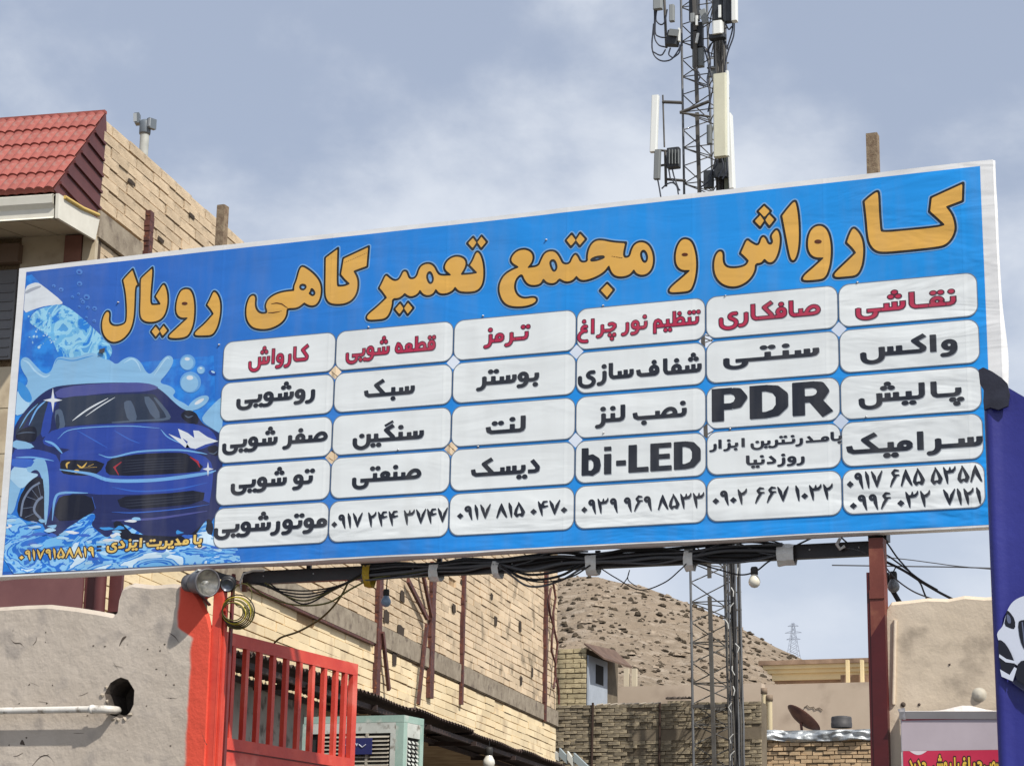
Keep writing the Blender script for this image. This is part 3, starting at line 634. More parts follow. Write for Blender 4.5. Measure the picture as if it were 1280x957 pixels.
# headline, traced letter by letter
def T(o, s_, pts): return [(o[0] + x / s_, o[1] + y / s_) for x, y in pts]
RA = ((110, 320), 7.111); RB = ((290, 290), 7.111); RC = ((450, 280), 6.835); RD = ((610, 270), 4.7407); RE = ((1000, 215), 5.818); RF = ((880, 240), 7.3625)
def dmd(*c): return [list(q) for q in c]
HEAD = [
 # word, frame, outline, holes, creases (drawn dark), hole is open to the blue?
 (1, RA, [(400,118),(400,118),(450,262),(450,262),(425,266),(420,450),(412,560),(385,660),(330,730),(270,765),(210,770),(160,735),(130,680),(122,600),(140,530),(165,492),(188,492),(198,515),(190,580),(215,615),(260,622),(310,610),(338,590),(345,540),(345,450),(335,320),(312,215),(312,215),(340,180)], [], []),
 (1, RA, [(575,104),(575,104),(580,150),(565,300),(560,410),(572,432),(572,432),(610,432),(645,428),(645,428),(600,360),(600,360),(630,310),(670,245),(690,260),(710,320),(715,390),(710,450),(690,520),(655,565),(600,590),(530,592),(490,575),(468,545),(462,480),(468,350),(468,210),(480,190)], [], []),
 (1, RA, [(605,618),(605,618),(647,672),(647,672),(605,726),(605,726),(563,672),(563,672)], [], []),
 (1, RA, [(675,612),(675,612),(714,663),(714,663),(665,719),(665,719),(636,665),(636,665)], [], []),
 (1, RA, [(885,290),(915,300),(940,350),(952,430),(952,500),(945,590),(920,670),(885,720),(820,735),(730,735),(715,715),(735,690),(800,630),(885,552),(885,552),(830,555),(795,530),(780,480),(790,390),(820,315),(850,293)], [], [('e', 863, 423, 26, 14)]),
 (1, RA, [(1125,312),(1150,330),(1175,380),(1185,440),(1180,530),(1160,620),(1130,680),(1100,708),(1040,712),(960,712),(945,695),(960,668),(1040,600),(1115,515),(1115,515),(1095,480),(1058,435),(1058,435),(1085,385),(1110,325)], [], []),
 (2, RB, [(625,300),(680,330),(740,380),(785,440),(800,510),(790,590),(760,645),(720,662),(680,655),(645,633),(645,633),(600,670),(560,682),(505,682),(492,690),(490,740),(460,795),(400,840),(320,868),(240,868),(180,850),(140,800),(125,740),(128,660),(150,590),(175,562),(205,562),(215,590),(208,650),(225,700),(260,725),(312,722),(312,700),(300,670),(305,630),(330,590),(390,550),(470,528),(552,520),(552,520),(552,480),(575,430),(600,330)],
     [[(633, 470), (655, 478), (657, 495), (640, 512), (618, 508), (608, 490), (615, 474)], [(708, 505), (728, 525), (738, 548), (722, 565), (700, 550), (692, 545), (708, 530)]],
     [('l', [(352, 640), (400, 632), (445, 640), (500, 678)], 9), ('l', [(315, 718), (370, 718), (445, 704)], 9)]),
 (2, RB, [(945,145),(945,145),(940,300),(938,460),(945,482),(945,482),(1000,480),(1045,462),(1045,462),(1000,420),(968,380),(968,380),(985,280),(992,235),(992,235),(1218,130),(1218,130),(1212,200),(1203,308),(1203,308),(1088,350),(1088,350),(1120,410),(1125,470),(1115,540),(1080,600),(1020,638),(940,648),(870,638),(840,600),(828,550),(830,400),(832,230),(832,230),(870,200)], [], [('l', [(1000, 275), (1208, 186)], 8)]),
 (2, RC, [(1010,235),(1035,265),(1055,330),(1062,400),(1060,470),(1045,530),(1010,570),(960,585),(870,585),(835,570),(815,543),(815,543),(795,575),(740,600),(680,600),(650,563),(650,563),(630,600),(585,618),(540,605),(515,570),(515,570),(495,605),(440,628),(400,612),(385,592),(370,615),(330,640),(280,640),(280,690),(260,760),(225,812),(150,822),(70,825),(55,800),(70,770),(150,705),(228,630),(228,630),(200,590),(165,548),(165,548),(190,500),(222,428),(250,455),(290,485),(330,480),(355,440),(370,402),(400,402),(412,435),(425,468),(465,468),(490,440),(500,400),(520,360),(560,338),(605,338),(640,365),(660,410),(685,440),(775,437),(775,437),(720,390),(728,340),(760,300),(810,275),(860,278),(900,300),(912,340),(900,380),(868,432),(868,432),(940,428),(998,418),(998,418),(937,355),(937,355),(965,310),(990,245)],
     [[(597, 412), (612, 425), (626, 465), (620, 495), (605, 508), (590, 495), (576, 455), (582, 425)]], []),
 (2, RC, [(968,112),(968,112),(1003,160),(1003,160),(965,216),(965,216),(919,165),(919,165)], [], []),
 (2, RC, [(1040,102),(1040,102),(1085,155),(1085,155),(1038,213),(1038,213),(999,158),(999,158)], [], []),
 (2, RC, [(345,672),(345,672),(381,722),(381,722),(340,780),(340,780),(297,728),(297,728)], [], []),
 (2, RC, [(412,665),(412,665),(458,718),(458,718),(410,776),(410,776),(373,722),(373,722)], [], []),
 (3, RD, [(910,150),(950,165),(975,205),(985,260),(975,315),(945,348),(910,355),(880,345),(865,322),(865,322),(845,350),(800,365),(755,360),(730,335),(718,298),(718,298),(690,335),(640,365),(580,385),(545,382),(525,360),(525,360),(505,385),(470,395),(440,385),(425,372),(405,398),(375,405),(345,395),(330,376),(330,376),(315,405),(280,415),(240,410),(215,380),(203,345),(175,365),(160,400),(160,440),(180,475),(215,490),(270,480),(292,490),(285,515),(240,535),(180,542),(120,535),(85,505),(65,450),(68,400),(95,350),(140,320),(180,304),(180,304),(140,280),(135,250),(165,210),(210,195),(250,205),(272,235),(265,275),(240,306),(240,306),(300,298),(315,260),(335,220),(370,205),(405,212),(430,250),(445,285),(485,285),(500,245),(520,222),(538,245),(550,275),(592,272),(588,240),(600,185),(630,148),(670,140),(740,155),(818,160),(818,160),(800,246),(840,245),(850,200),(870,165)],
     [[(383, 262), (398, 270), (408, 300), (402, 322), (390, 326), (378, 305), (370, 275)], [(918, 207), (932, 212), (944, 240), (940, 268), (928, 274), (915, 255), (908, 225)], [(604, 266), (640, 244), (700, 241), (650, 262)]], [('l', [(735, 240), (800, 250)], 7)]),
 (3, RD, [(497,106),(497,106),(526,145),(526,145),(493,184),(493,184),(463,145),(463,145)], [], []),
 (3, RD, [(547,101),(547,101),(581,138),(581,138),(545,180),(545,180),(518,145),(518,145)], [], []),
 (3, RD, [(707,398),(707,398),(746,438),(746,438),(707,487),(707,487),(665,442),(665,442)], [], []),
 (4, RD, [(1175,133),(1210,150),(1232,210),(1240,280),(1235,350),(1220,410),(1200,448),(1140,455),(1080,458),(1070,440),(1095,410),(1150,365),(1194,325),(1194,325),(1145,325),(1115,295),(1108,240),(1120,180),(1145,140)], [], [('e', 1168, 230, 19, 10)]),
 (5, RE, [(1187,82),(1187,82),(1183,212),(1183,212),(1068,255),(1068,255),(1110,310),(1130,380),(1130,430),(1105,490),(1060,535),(1000,550),(800,572),(600,590),(545,575),(510,535),(492,480),(480,330),(466,215),(466,215),(510,175),(560,140),(575,150),(580,290),(590,420),(598,438),(800,420),(1000,400),(1048,385),(1048,385),(1000,340),(943,290),(943,290),(955,188),(955,188),(1060,140)], [], []),
 (5, RE, [(385,400),(420,425),(455,480),(468,560),(460,660),(440,720),(410,758),(340,765),(255,772),(243,750),(260,725),(340,650),(404,588),(404,588),(380,555),(338,515),(338,515),(355,460)], [], []),
 (5, RE, [(140,385),(185,400),(215,450),(230,530),(230,620),(215,710),(185,778),(120,790),(25,795),(15,775),(35,745),(100,690),(167,628),(167,628),(110,628),(70,600),(52,540),(60,460),(90,405)], [], [('e', 133, 508, 27, 15)]),
 (5, RF, [(835,75),(855,110),(875,230),(882,400),(875,520),(855,600),(830,640),(800,630),(780,560),(750,400),(716,220),(716,220),(770,150)], [], []),
 (5, RF, [(670,340),(695,370),(708,440),(695,540),(665,620),(630,655),(590,655),(558,622),(558,622),(530,660),(475,662),(475,720),(440,790),(380,845),(300,878),(220,875),(150,840),(105,780),(88,700),(95,610),(125,550),(160,540),(180,565),(178,640),(200,685),(250,700),(330,695),(390,672),(408,635),(408,635),(375,600),(336,565),(336,565),(360,510),(395,430),(430,460),(485,492),(510,480),(525,425),(548,405),(575,430),(590,475),(620,485),(635,455),(615,410),(640,370)], [], []),
 (5, RF, [(555,122),(555,122),(615,178),(615,178),(558,243),(558,243),(497,180),(497,180)], [], []),
 (5, RF, [(520,207),(520,207),(562,265),(562,265),(518,329),(518,329),(461,270),(461,270)], [], []),
 (5, RF, [(600,197),(600,197),(656,255),(656,255),(603,322),(603,322),(558,262),(558,262)], [], []),
]
k_ = 0
for wd, fr_, outl, hls, crs in HEAD:
    k_ += 1
    P = [bu(*q) for q in T(*fr_, chaikin(outl, 2))]
    us = [p[0] for p in P]; vs_ = [p[1] for p in P]
    X, Y, x0, y0 = grid((min(us), min(vs_), max(us), max(vs_)), .0075, .05)
    F = sd_poly(X, Y, P)
    for h_ in hls: F = np.maximum(F, -sd_poly(X, Y, [bu(*q) for q in T(*fr_, chaikin(h_, 2))]) + .004)
    eps = (k_ % 5) * .00015
    g = flat_obj('headline_letter' if len(outl) > 10 else 'headline_dot', *march(F, x0, y0, .0075, -.0045), -.0048 - eps, gold_p, banner, None)
    flat_obj('black_outline', *march(F, x0, y0, .0075, .0095), -.0036 - eps, black_p, g, None)
    flat_obj('glow_edge', *march(F, x0, y0, .0075, .018), -.0022 - eps, halo_p, g, None)
    for cr in crs:
        if cr[0] == 'e':
            p = [bu(*q) for q in T(*fr_, [(cr[1] + cr[3] * math.cos(a * .393), cr[2] + cr[4] * math.sin(a * .393)) for a in range(16)])]
            poly_flat('counter', p[::-1], -.0062, crease_p, g)
        else:
            pts = [bu(*q) for q in T(*fr_, cr[1])]; w_ = cr[2] / fr_[1] / 200
            rr = [w_ * .5 * (.5 if i in (0, len(pts) - 1) else 1.1) for i in range(len(pts))]
            X2, Y2, x2, y2 = grid((min(p[0] for p in pts), min(p[1] for p in pts), max(p[0] for p in pts), max(p[1] for p in pts)), .004, .03)
            F2 = sd_strokes(X2, Y2, [([(p[0], p[1], rr[i]) for i, p in enumerate(pts)], False)])
            flat_obj('crease_line', *march(F2, x2, y2, .004, 0), -.0064, crease_p, g, None)

# ------------------------------------------------------------------ printed picture at the left end: water and a blue car
RG = ((0, 320), 2.3333); R3 = ((0, 460), 3.9875); R4 = ((140, 440), 3.681); R5 = ((0, 330), 5.63)
def clipu(p): return (min(max(p[0], .004), cols_u[0] + .25), min(max(p[1], .004), BH - .004))
pic = poly_flat('printed_picture', [bu(x, y) for x, y in [(40, 343), (140, 452), (200, 470), (262, 470), (262, 560), (262, 700)]][:2] + [(.62, 1.42), (1.55, 1.42), (1.70, .02), (.004, .02), (.004, BH - .03)], -.0016,
                print_mat('picture_blue', srgb(30, 112, 208), srgb(44, 138, 226)), banner)
_lay = [0.0019]
def art(name, fr_, pts, m, sm_=2, close=True):
    P = [clipu(bu(*q)) for q in T(*fr_, chaikin(pts, sm_) if sm_ else pts)]
    a = sum(P[i][0] * P[(i + 1) % len(P)][1] - P[(i + 1) % len(P)][0] * P[i][1] for i in range(len(P)))
    if a < 0: P = P[::-1]
    _lay[0] += .000012
    return poly_flat(name, P, -_lay[0], m, pic)
def line(name, fr_, pts, w, m, sm_=True, taper=True):
    q = [tuple(p) for p in (catmull(pts, 5) if sm_ and len(pts) > 2 else pts)]
    n = len(q); L_ = []; R_ = []
    for i, p in enumerate(q):
        a = q[max(i - 1, 0)]; b = q[min(i + 1, n - 1)]; dx, dy = b[0] - a[0], b[1] - a[1]; l = math.hypot(dx, dy) or 1
        t = i / (n - 1); ww = w / 2 * (min(1, .25 + 3 * min(t, 1 - t)) if taper else 1)
        L_.append((p[0] - dy / l * ww, p[1] + dx / l * ww)); R_.append((p[0] + dy / l * ww, p[1] - dx / l * ww))
    return art(name, fr_, L_ + R_[::-1], m, 0)
def disc(name, fr_, cx, cy, rx, ry, m, rot=0, n=20):
    c, s_ = math.cos(rot), math.sin(rot)
    return art(name, fr_, [(cx + rx * math.cos(a) * c - ry * math.sin(a) * s_, cy + rx * math.cos(a) * s_ + ry * math.sin(a) * c) for a in [2 * math.pi * k / n for k in range(n)]], m, 0)
pale = print_mat('splash_pale', srgb(140, 190, 228)); pale2 = print_mat('splash_light', srgb(176, 214, 240)); mid = print_mat('splash_mid', srgb(60, 146, 220))
navy = print_mat('car_navy', srgb(34, 44, 96)); navy2 = print_mat('car_dark', srgb(20, 24, 44)); bodyb = print_mat('car_blue', srgb(44, 72, 164)); body2 = print_mat('car_bright_blue', srgb(56, 104, 200))
glass_p = print_mat('car_glass', srgb(44, 56, 78)); glass2 = print_mat('car_glass_light', srgb(84, 100, 124)); cyan = print_mat('car_edge_light', srgb(118, 176, 232)); whit = print_mat('car_white', srgb(222, 228, 234))
redl = print_mat('car_red', srgb(170, 42, 60)); yell = print_mat('lamp_yellow', srgb(226, 186, 92)); grillm = print_mat('grille_grey', srgb(52, 58, 76)); lav = print_mat('cap_lavender', srgb(78, 84, 150))
spray = print_mat('spray', srgb(120, 190, 232), c2=[(0, srgb(34, 128, 218)), (.40, srgb(110, 182, 228)), (.48, srgb(150, 208, 236)), (.60, srgb(86, 160, 220))], waves=(2.2, 1, 2.2))
foam = print_mat('foam', srgb(120, 190, 232), c2=[(0, srgb(30, 110, 206)), (.38, srgb(112, 182, 234)), (.44, srgb(36, 110, 204)), (.50, srgb(140, 196, 238)), (.56, srgb(60, 140, 220)), (.61, srgb(206, 230, 246))], waves=(.9, 1, 2.0))
# upper left: white swoosh and spray up to the slanting edge
art('white_swoosh', R5, [(183, 160), (215, 140), (262, 128), (300, 150), (440, 262), (440, 285), (330, 292), (240, 318), (165, 350), (168, 240)], whit, 1)
art('white_swoosh', R5, [(180, 190), (230, 165), (290, 150), (290, 165), (240, 185), (178, 215)], print_mat('swoosh_grey', srgb(170, 176, 188)), 1)
art('spray_cloud', R5, [(245, 330), (330, 300), (440, 275), (560, 360), (700, 490), (790, 580), (790, 640), (740, 700), (600, 700), (430, 690), (400, 600), (350, 500), (240, 440), (200, 400)], spray, 2)
for i in range(46):
    rr = random.Random(i); disc('bubble', R5, 200 + rr.random() * 230, 340 + rr.random() * 250, 3 + 9 * rr.random(), 3 + 8 * rr.random(), [pale2, pale, mid][i % 3], rr.random() * 3, 8)
for cx, cy, q in ((560, 55, 20), (562, 138, 17), (432, 180, 15), (380, 155, 12), (612, 232, 20), (585, 265, 14), (555, 210, 9), (512, 232, 10), (620, 305, 12), (668, 312, 15), (666, 400, 12), (610, 375, 9), (560, 300, 8), (575, 250, 9)):
    disc('bubble_ring', R5, cx, cy, q * 1.15, q, print_mat('ring_blue', srgb(78, 134, 214)), .3, 12); disc('bubble_core', R5, cx - 2, cy + 3, q * .55, q * .42, print_mat('ring_core', srgb(34, 78, 168)), .3, 10)
# big splash behind the car
art('splash', RG, [(60, 300), (80, 292), (105, 320), (130, 345), (150, 338), (160, 305), (172, 292), (215, 297), (250, 286), (275, 280), (300, 300), (322, 303), (340, 318), (360, 300), (385, 292), (410, 306), (430, 345), (448, 340), (480, 292), (502, 290), (508, 310), (486, 345), (462, 370), (498, 378), (515, 395), (500, 410), (560, 440), (575, 480), (470, 470), (60, 470), (40, 430), (42, 400), (90, 370), (62, 330)], pale, 2)
art('splash_core', RG, [(35, 470), (50, 385), (75, 380), (90, 420), (80, 455)], pale2, 2); art('splash_gap', RG, [(50, 360), (80, 380), (98, 420), (80, 430), (52, 400)], mid, 2)
line('splash_rim', RG, [(66, 302), (84, 312), (104, 336), (130, 352), (148, 345)], 5, pale2); line('splash_rim', RG, [(160, 315), (172, 300), (212, 305), (250, 296), (274, 290)], 3, mid)
line('splash_rim', RG, [(362, 312), (384, 300), (400, 310), (412, 336)], 4, pale2); line('splash_rim', RG, [(450, 348), (484, 300), (496, 300)], 4, pale2)
for cx, cy, q in ((548, 310, 23), (556, 368, 31), (587, 332, 12)):
    disc('bubble', RG, cx, cy, q, q, print_mat('bubble_edge', srgb(104, 164, 222))); disc('bubble_face', RG, cx - q * .08, cy + q * .08, q * .82, q * .82, pale); disc('bubble_shine', RG, cx - q * .05, cy - q * .42, q * .32, q * .2, whit)
disc('drop', RG, 580, 428, 34, 15, pale, -.55); disc('drop_shine', RG, 582, 424, 16, 5, whit, -.55)
art('splash', RG, [(585, 480), (600, 455), (640, 415), (650, 412), (650, 520), (630, 510)], pale, 2); disc('drop', RG, 620, 340, 11, 7, print_mat('ring_core', srgb(34, 78, 168)), .4); disc('drop_shine', RG, 622, 338, 6, 3, pale2, .4)
# car
art('car_silhouette', RG, [(36, 520), (50, 480), (100, 420), (140, 388), (180, 376), (320, 368), (430, 370), (470, 388), (520, 438), (548, 452), (575, 462), (592, 490), (632, 510), (650, 530), (650, 830), (150, 830), (120, 770), (60, 640), (36, 600)], navy, 2)  # navy base shape of the printed car body
art('roof', R3, [(270, 110), (400, 82), (638, 72), (700, 72), (760, 80), (800, 100), (720, 118), (638, 120), (500, 126), (290, 158)], lav, 1)
art('pillar', R3, [(265, 120), (290, 160), (262, 220), (250, 330), (200, 350), (215, 250), (240, 170)], bodyb, 1)
art('side_glass', R3, [(70, 330), (110, 250), (180, 175), (210, 165), (130, 270), (100, 330)], glass_p, 1); art('side_glass', R3, [(130, 340), (175, 230), (225, 165), (245, 160), (218, 250), (200, 350)], glass_p, 1)
line('trim_line', R3, [(98, 300), (140, 230), (190, 178)], 6, cyan); line('trim_line', R3, [(145, 285), (185, 205), (235, 158)], 8, cyan)
art('windscreen', R4, [(-250, 318), (-242, 235), (-225, 205), (0, 195), (180, 190), (205, 200), (275, 300), (265, 318), (100, 322), (-100, 330), (-262, 345)], glass_p, 1)
art('windscreen_edge', R4, [(190, 205), (210, 215), (275, 292), (262, 315), (150, 318), (0, 328), (0, 320), (240, 306), (255, 296), (200, 222)], glass2, 1)
art('reflection', R4, [(52, 235), (70, 222), (95, 225), (122, 320), (75, 322)], glass2, 1); art('reflection', R4, [(140, 205), (180, 205), (232, 300), (190, 310)], glass2, 1)
art('reflection', R3, [(270, 215), (300, 200), (315, 220), (330, 300), (285, 315)], glass2, 1); art('reflection', R3, [(278, 235), (295, 225), (300, 300), (280, 305)], glass_p, 1)
line('shine_line', R3, [(362, 262), (440, 205), (540, 150)], 8, whit); line('shine_line', R3, [(428, 240), (500, 190), (575, 145)], 5, whit)
art('mirror', R3, [(75, 345), (95, 310), (150, 288), (185, 295), (185, 360), (150, 372), (95, 358)], navy2, 2); line('mirror_edge', R3, [(85, 328), (130, 320), (178, 322)], 5, glass2)
art('mirror', R4, [(315, 290), (335, 268), (370, 268), (398, 290), (400, 330), (370, 335), (330, 312)], navy2, 2); line('mirror_edge', R4, [(335, 290), (352, 300), (375, 292)], 6, glass2)
art('bonnet', R4, [(-262, 350), (-100, 335), (100, 327), (300, 325), (400, 332), (460, 358), (490, 410), (400, 455), (300, 448), (120, 455), (0, 485), (-60, 470), (-240, 440), (-310, 430), (-320, 400)], bodyb, 1)
line('bonnet_crease', R4, [(225, 355), (260, 392), (330, 425)], 5, cyan); line('bonnet_crease', R4, [(-160, 360), (-90, 400), (-20, 440)], 5, body2); line('bonnet_crease', R4, [(10, 360), (80, 400), (130, 420)], 5, body2)
line('bonnet_crease', R4, [(-250, 400), (-180, 355), (60, 340), (220, 350)], 4, cyan)
art('bonnet_shine', R4, [(305, 352), (350, 372), (380, 395), (375, 360), (400, 362), (440, 390), (490, 410), (430, 425), (385, 445), (360, 440), (325, 395), (350, 412), (340, 440), (260, 375), (320, 400)], whit, 0)
art('fender', R3, [(55, 405), (140, 400), (220, 410), (300, 440), (300, 560), (250, 720), (225, 790), (215, 600), (190, 480), (150, 500), (110, 560), (50, 540)], bodyb, 1)
art('arch_light', R3, [(40, 540), (55, 505), (130, 500), (160, 460), (205, 440), (235, 465), (250, 600), (235, 780), (222, 780), (222, 620), (205, 520), (170, 500), (120, 560), (90, 640), (70, 720), (35, 740)], pale, 2)
line('fender_line', R3, [(80, 445), (170, 445), (270, 462)], 8, cyan); line('fender_line', R3, [(225, 362), (270, 380), (315, 428)], 12, cyan)
art('splash', R3, [(70, 490), (100, 478), (135, 500), (140, 520), (205, 528), (150, 560), (110, 610), (60, 560), (40, 540)], pale2, 2)
art('side_wave', R3, [(60, 355), (150, 370), (180, 400), (60, 405)], pale, 1); art('side_wave', R3, [(50, 455), (95, 450), (180, 455), (150, 500), (50, 490)], body2, 1)
art('tyre', R3, [(85, 730), (95, 650), (140, 570), (195, 535), (222, 560), (222, 780), (180, 760), (130, 760)], navy2, 1)
line('rim_line', R3, [(105, 738), (118, 660), (155, 600), (200, 570)], 10, print_mat('rim_grey', srgb(120, 134, 160)), taper=False)
for a, b in (((195, 650), (160, 605)), ((190, 660), (135, 640)), ((180, 690), (110, 700)), ((180, 720), (125, 745)), ((205, 640), (190, 580))): line('rim_spoke', R3, [a, b], 8, _m['rim_grey'], False)
line('rim_hub', R3, [(215, 640), (185, 665), (172, 710), (205, 750)], 12, _m['rim_grey'], True, False)
art('front', R4, [(-235, 440), (-60, 470), (0, 480), (120, 452), (300, 450), (420, 470), (470, 520), (460, 640), (440, 740), (0, 760), (-255, 770), (-262, 640), (-240, 560)], bodyb, 1)
art('front_shade', R4, [(-230, 640), (0, 660), (440, 640), (470, 850), (-100, 860), (-230, 800)], navy, 1)
art('lamp', R3, [(300, 465), (330, 455), (530, 462), (500, 520), (440, 538), (320, 530), (303, 510)], navy2, 1)
line('lamp_glow', R3, [(350, 468), (334, 478), (336, 500)], 9, yell); line('lamp_glow', R3, [(385, 480), (410, 495), (435, 470)], 8, yell); line('lamp_glow', R3, [(440, 490), (468, 478)], 7, yell); line('lamp_glow', R3, [(395, 497), (485, 493)], 5, yell, False); disc('lamp_glow', R3, 383, 514, 14, 9, yell)
art('lamp', R4, [(430, 440), (490, 425), (500, 470), (470, 480)], navy2, 1); line('lamp_glow', R4, [(445, 462), (470, 468), (486, 455)], 5, glass2)
art('grille', R4, [(-35, 545), (-15, 490), (60, 478), (120, 468), (300, 460), (360, 470), (440, 545), (300, 560), (0, 572)], navy2, 1)
for k in range(5): line('grille_bar', R4, [(50, 500 + k * 13), (180, 492 + k * 12), (330, 485 + k * 12)], 4, grillm)
line('grille_mark', R4, [(45, 505), (12, 530), (32, 565)], 12, redl, False); line('grille_mark', R4, [(360, 482), (395, 505), (405, 530)], 12, redl, False)
line('bonnet_edge', R4, [(-60, 470), (0, 484), (120, 458), (300, 450), (400, 462), (440, 470)], 8, cyan)
line('bumper_light', R4, [(-240, 540), (-100, 560), (0, 590), (200, 588), (420, 560), (480, 545)], 16, cyan); line('bumper_light', R4, [(0, 620), (120, 640), (300, 630), (440, 600)], 7, body2)
art('air_intake', R4, [(20, 665), (200, 655), (430, 630), (420, 695), (200, 715), (45, 725)], navy2, 1)
for k in range(3): line('grille_bar', R4, [(60, 682 + k * 14), (200, 672 + k * 13), (400, 655 + k * 12)], 4, grillm)
art('fog_recess', R3, [(270, 760), (285, 650), (330, 630), (455, 632), (480, 700), (440, 735), (380, 760)], navy2, 1)
line('fog_edge', R3, [(262, 760), (275, 655), (310, 622), (440, 622)], 12, cyan); line('fog_edge', R3, [(460, 640), (478, 700)], 9, body2)
line('lip_line', R4, [(0, 735), (110, 738), (300, 722), (450, 700)], 5, body2); line('lip_line', R4, [(0, 775), (200, 765), (440, 730)], 10, lav)
for cx, cy, q in ((265, 160, 48), (0, 0, 0)):
    if q: art('star_glint', R3, [(cx, cy - q * 1.3), (cx + q * .16, cy - q * .2), (cx + q, cy), (cx + q * .16, cy + q * .2), (cx, cy + q * 1.3), (cx - q * .16, cy + q * .2), (cx - q, cy), (cx - q * .16, cy - q * .2)], whit, 0)
cx, cy, q = 443, 538, 26
art('star_glint', R4, [(cx, cy - q * 1.3), (cx + 5, cy - 6), (cx + q, cy), (cx + 5, cy + 6), (cx, cy + q * 1.3), (cx - 5, cy + 6), (cx - q, cy), (cx - 5, cy - 6)], whit, 0)
# foam along the foot
rr = random.Random(5)
top = [(0, 700), (28, 724), (60, 728), (100, 745), (150, 790), (205, 835), (250, 850), (300, 835), (330, 800), (380, 770), (430, 735), (470, 720), (480, 745), (450, 780), (500, 820), (540, 850), (580, 800), (620, 778), (650, 790)]
art('foam', R3, top + [(800, 880), (900, 860), (960, 880), (1010, 860), (1060, 850), (1200, 870), (1200, 1100), (-10, 1100)], foam, 2)
art('foam_shadow', R4, [(0, 790), (30, 770), (70, 810), (100, 840), (350, 850), (420, 790), (450, 760), (470, 800), (460, 850), (300, 880), (60, 880)], navy2, 1)
art('foam', R4, [(-60, 880), (-20, 850), (20, 860), (60, 880), (200, 895), (300, 880), (380, 850), (420, 790), (440, 770), (430, 830), (480, 850), (560, 860), (560, 990), (-60, 990)], foam, 1)
for i in range(60):
    x = rr.random() * 1100; y = 780 + rr.random() * 160 - 40 * math.sin(x * .012)
    pts = [(x + (14 + 26 * rr.random()) * math.cos(a) * (.5 + rr.random()), y + (5 + 9 * rr.random()) * math.sin(a) * (.5 + rr.random())) for a in [k * .9 for k in range(7)]]
    art('foam_fleck', R3, pts, [whit, pale2, pale, mid, body2][i % 5], 1)
# yellow line of writing over the foam
for txt, kind, xl, xr, pb in (('i_1a M,di_2Ri_2B^2 A,i_2R^1,Dy', 'p', 134, 252.5, (190, 683.0)), (':', 'p', 122.6, 125.6, (124, 689)), ('09179158819', 'd', 24.5, 117.5, (70, 698.3))):
    ub, vb = bu(*pb)
    if kind == 'p': st = compose(txt)[0]; unit = .0150 if txt != ':' else .014
    else: st = digits(txt)[0]; unit = .0185
    ul = bu(xl, pb[1])[0]; ur = bu(xr, pb[1])[0]
    flat_obj('letter_outline', *text_mesh(st, ul, ur, vb, unit, .13, .42 if kind == 'p' else .30), -.0053, print_mat('writing_edge', srgb(40, 34, 50)), pic, None)
    flat_obj('lettering', *text_mesh(st, ul, ur, vb, unit, .13, -.02), -.0060, print_mat('writing_yellow', srgb(236, 200, 110)), pic, None)
# small torn flap and screws through the vinyl
mb = MB(); mb.add([(bu(125, 437)[0], -.009, bu(125, 437)[1]), (bu(132, 435)[0], -.009, bu(132, 435)[1]), (bu(132, 441)[0], -.014, bu(132, 441)[1]), (bu(125, 442)[0], -.014, bu(125, 442)[1])], [(0, 1, 2, 3)])
o = mb.build('torn_flap', mat('flap_dark', (.05, .05, .06), .6)); o.parent = banner
grom = mat('screw_steel', (.5, .5, .5), .35, metal=.8)
spots_ = [bu(*p) for p in ((148, 378), (274, 431), (461, 409), (604, 395), (754, 382), (907, 370), (1072, 353), (498, 562), (598, 558), (755, 541), (913, 536), (1083, 521), (683, 300))]
for u, v in spots_:
    mb = MB().lathe((u, 0, v), [(.0, -.013), (.005, -.011), (.006, -.006), (.009, 0)], (0, 1, 0), 10); o = mb.build('screw', grom); o.parent = banner
# the vinyl puckers a little round each screw and is pulled in short creases
pk_m = print_mat('pucker_blue', srgb(24, 110, 196))
for j, (u, v) in enumerate(spots_[1:7]):
    flatp = [(u - .10, v + .035), (u - .03, v + .012), (u + .005, v + .004), (u + .05, v - .004), (u + .01, v - .01), (u - .04, v - .002)]

# ================================================================== BRICK BUILDING (left and behind the banner)
C0 = Vector((-10.57, 16.0, 0)); WD = Vector((-.138, .9904, 0)).normalized(); NO = Vector((WD.y, -WD.x, 0)); UP = Vector((0, 0, 1))
def BP(s_, n_, z_): return C0 + WD * s_ + NO * n_ + UP * z_
def WS(x, y, n_=0.0):          # pixel -> (s, z) on the wall plane at offset n
    p = PV(x, y, C0 + NO * n_, WD); return ((p - C0).dot(WD), p.z)
house = thing('brick_building', 'unfinished cream block building with red tiled eave rising behind the banner', 'building', (C0.x, C0.y, 0))
block_m = mat('cream_block', srgb(238, 218, 180), .92, srgb(226, 204, 164), 1.2, bump=.45, bscale=22, bdist=.008, rnd=.13, c3=srgb(206, 184, 150), scale3=2.6)
mortar_m = mat('shadowed_mortar', srgb(150, 122, 92), .97, srgb(186, 160, 126), 3, bump=.5)
wblock_m = mat('weathered_block', srgb(220, 198, 168), .94, srgb(200, 178, 148), .9, bump=.6, bscale=18, bdist=.010, rnd=.15, c3=srgb(150, 134, 112), scale3=2.2)
conc_m = mat('rough_concrete', srgb(160, 148, 130), .95, srgb(132, 120, 104), 5, bump=.5, bscale=30, c3=srgb(112, 100, 88), scale3=7)
def in_banner(x, y): return -4 < x < 1250 and (332 - .1107 * (x - 33)) < y < (722 - .0508 * (x - 3))
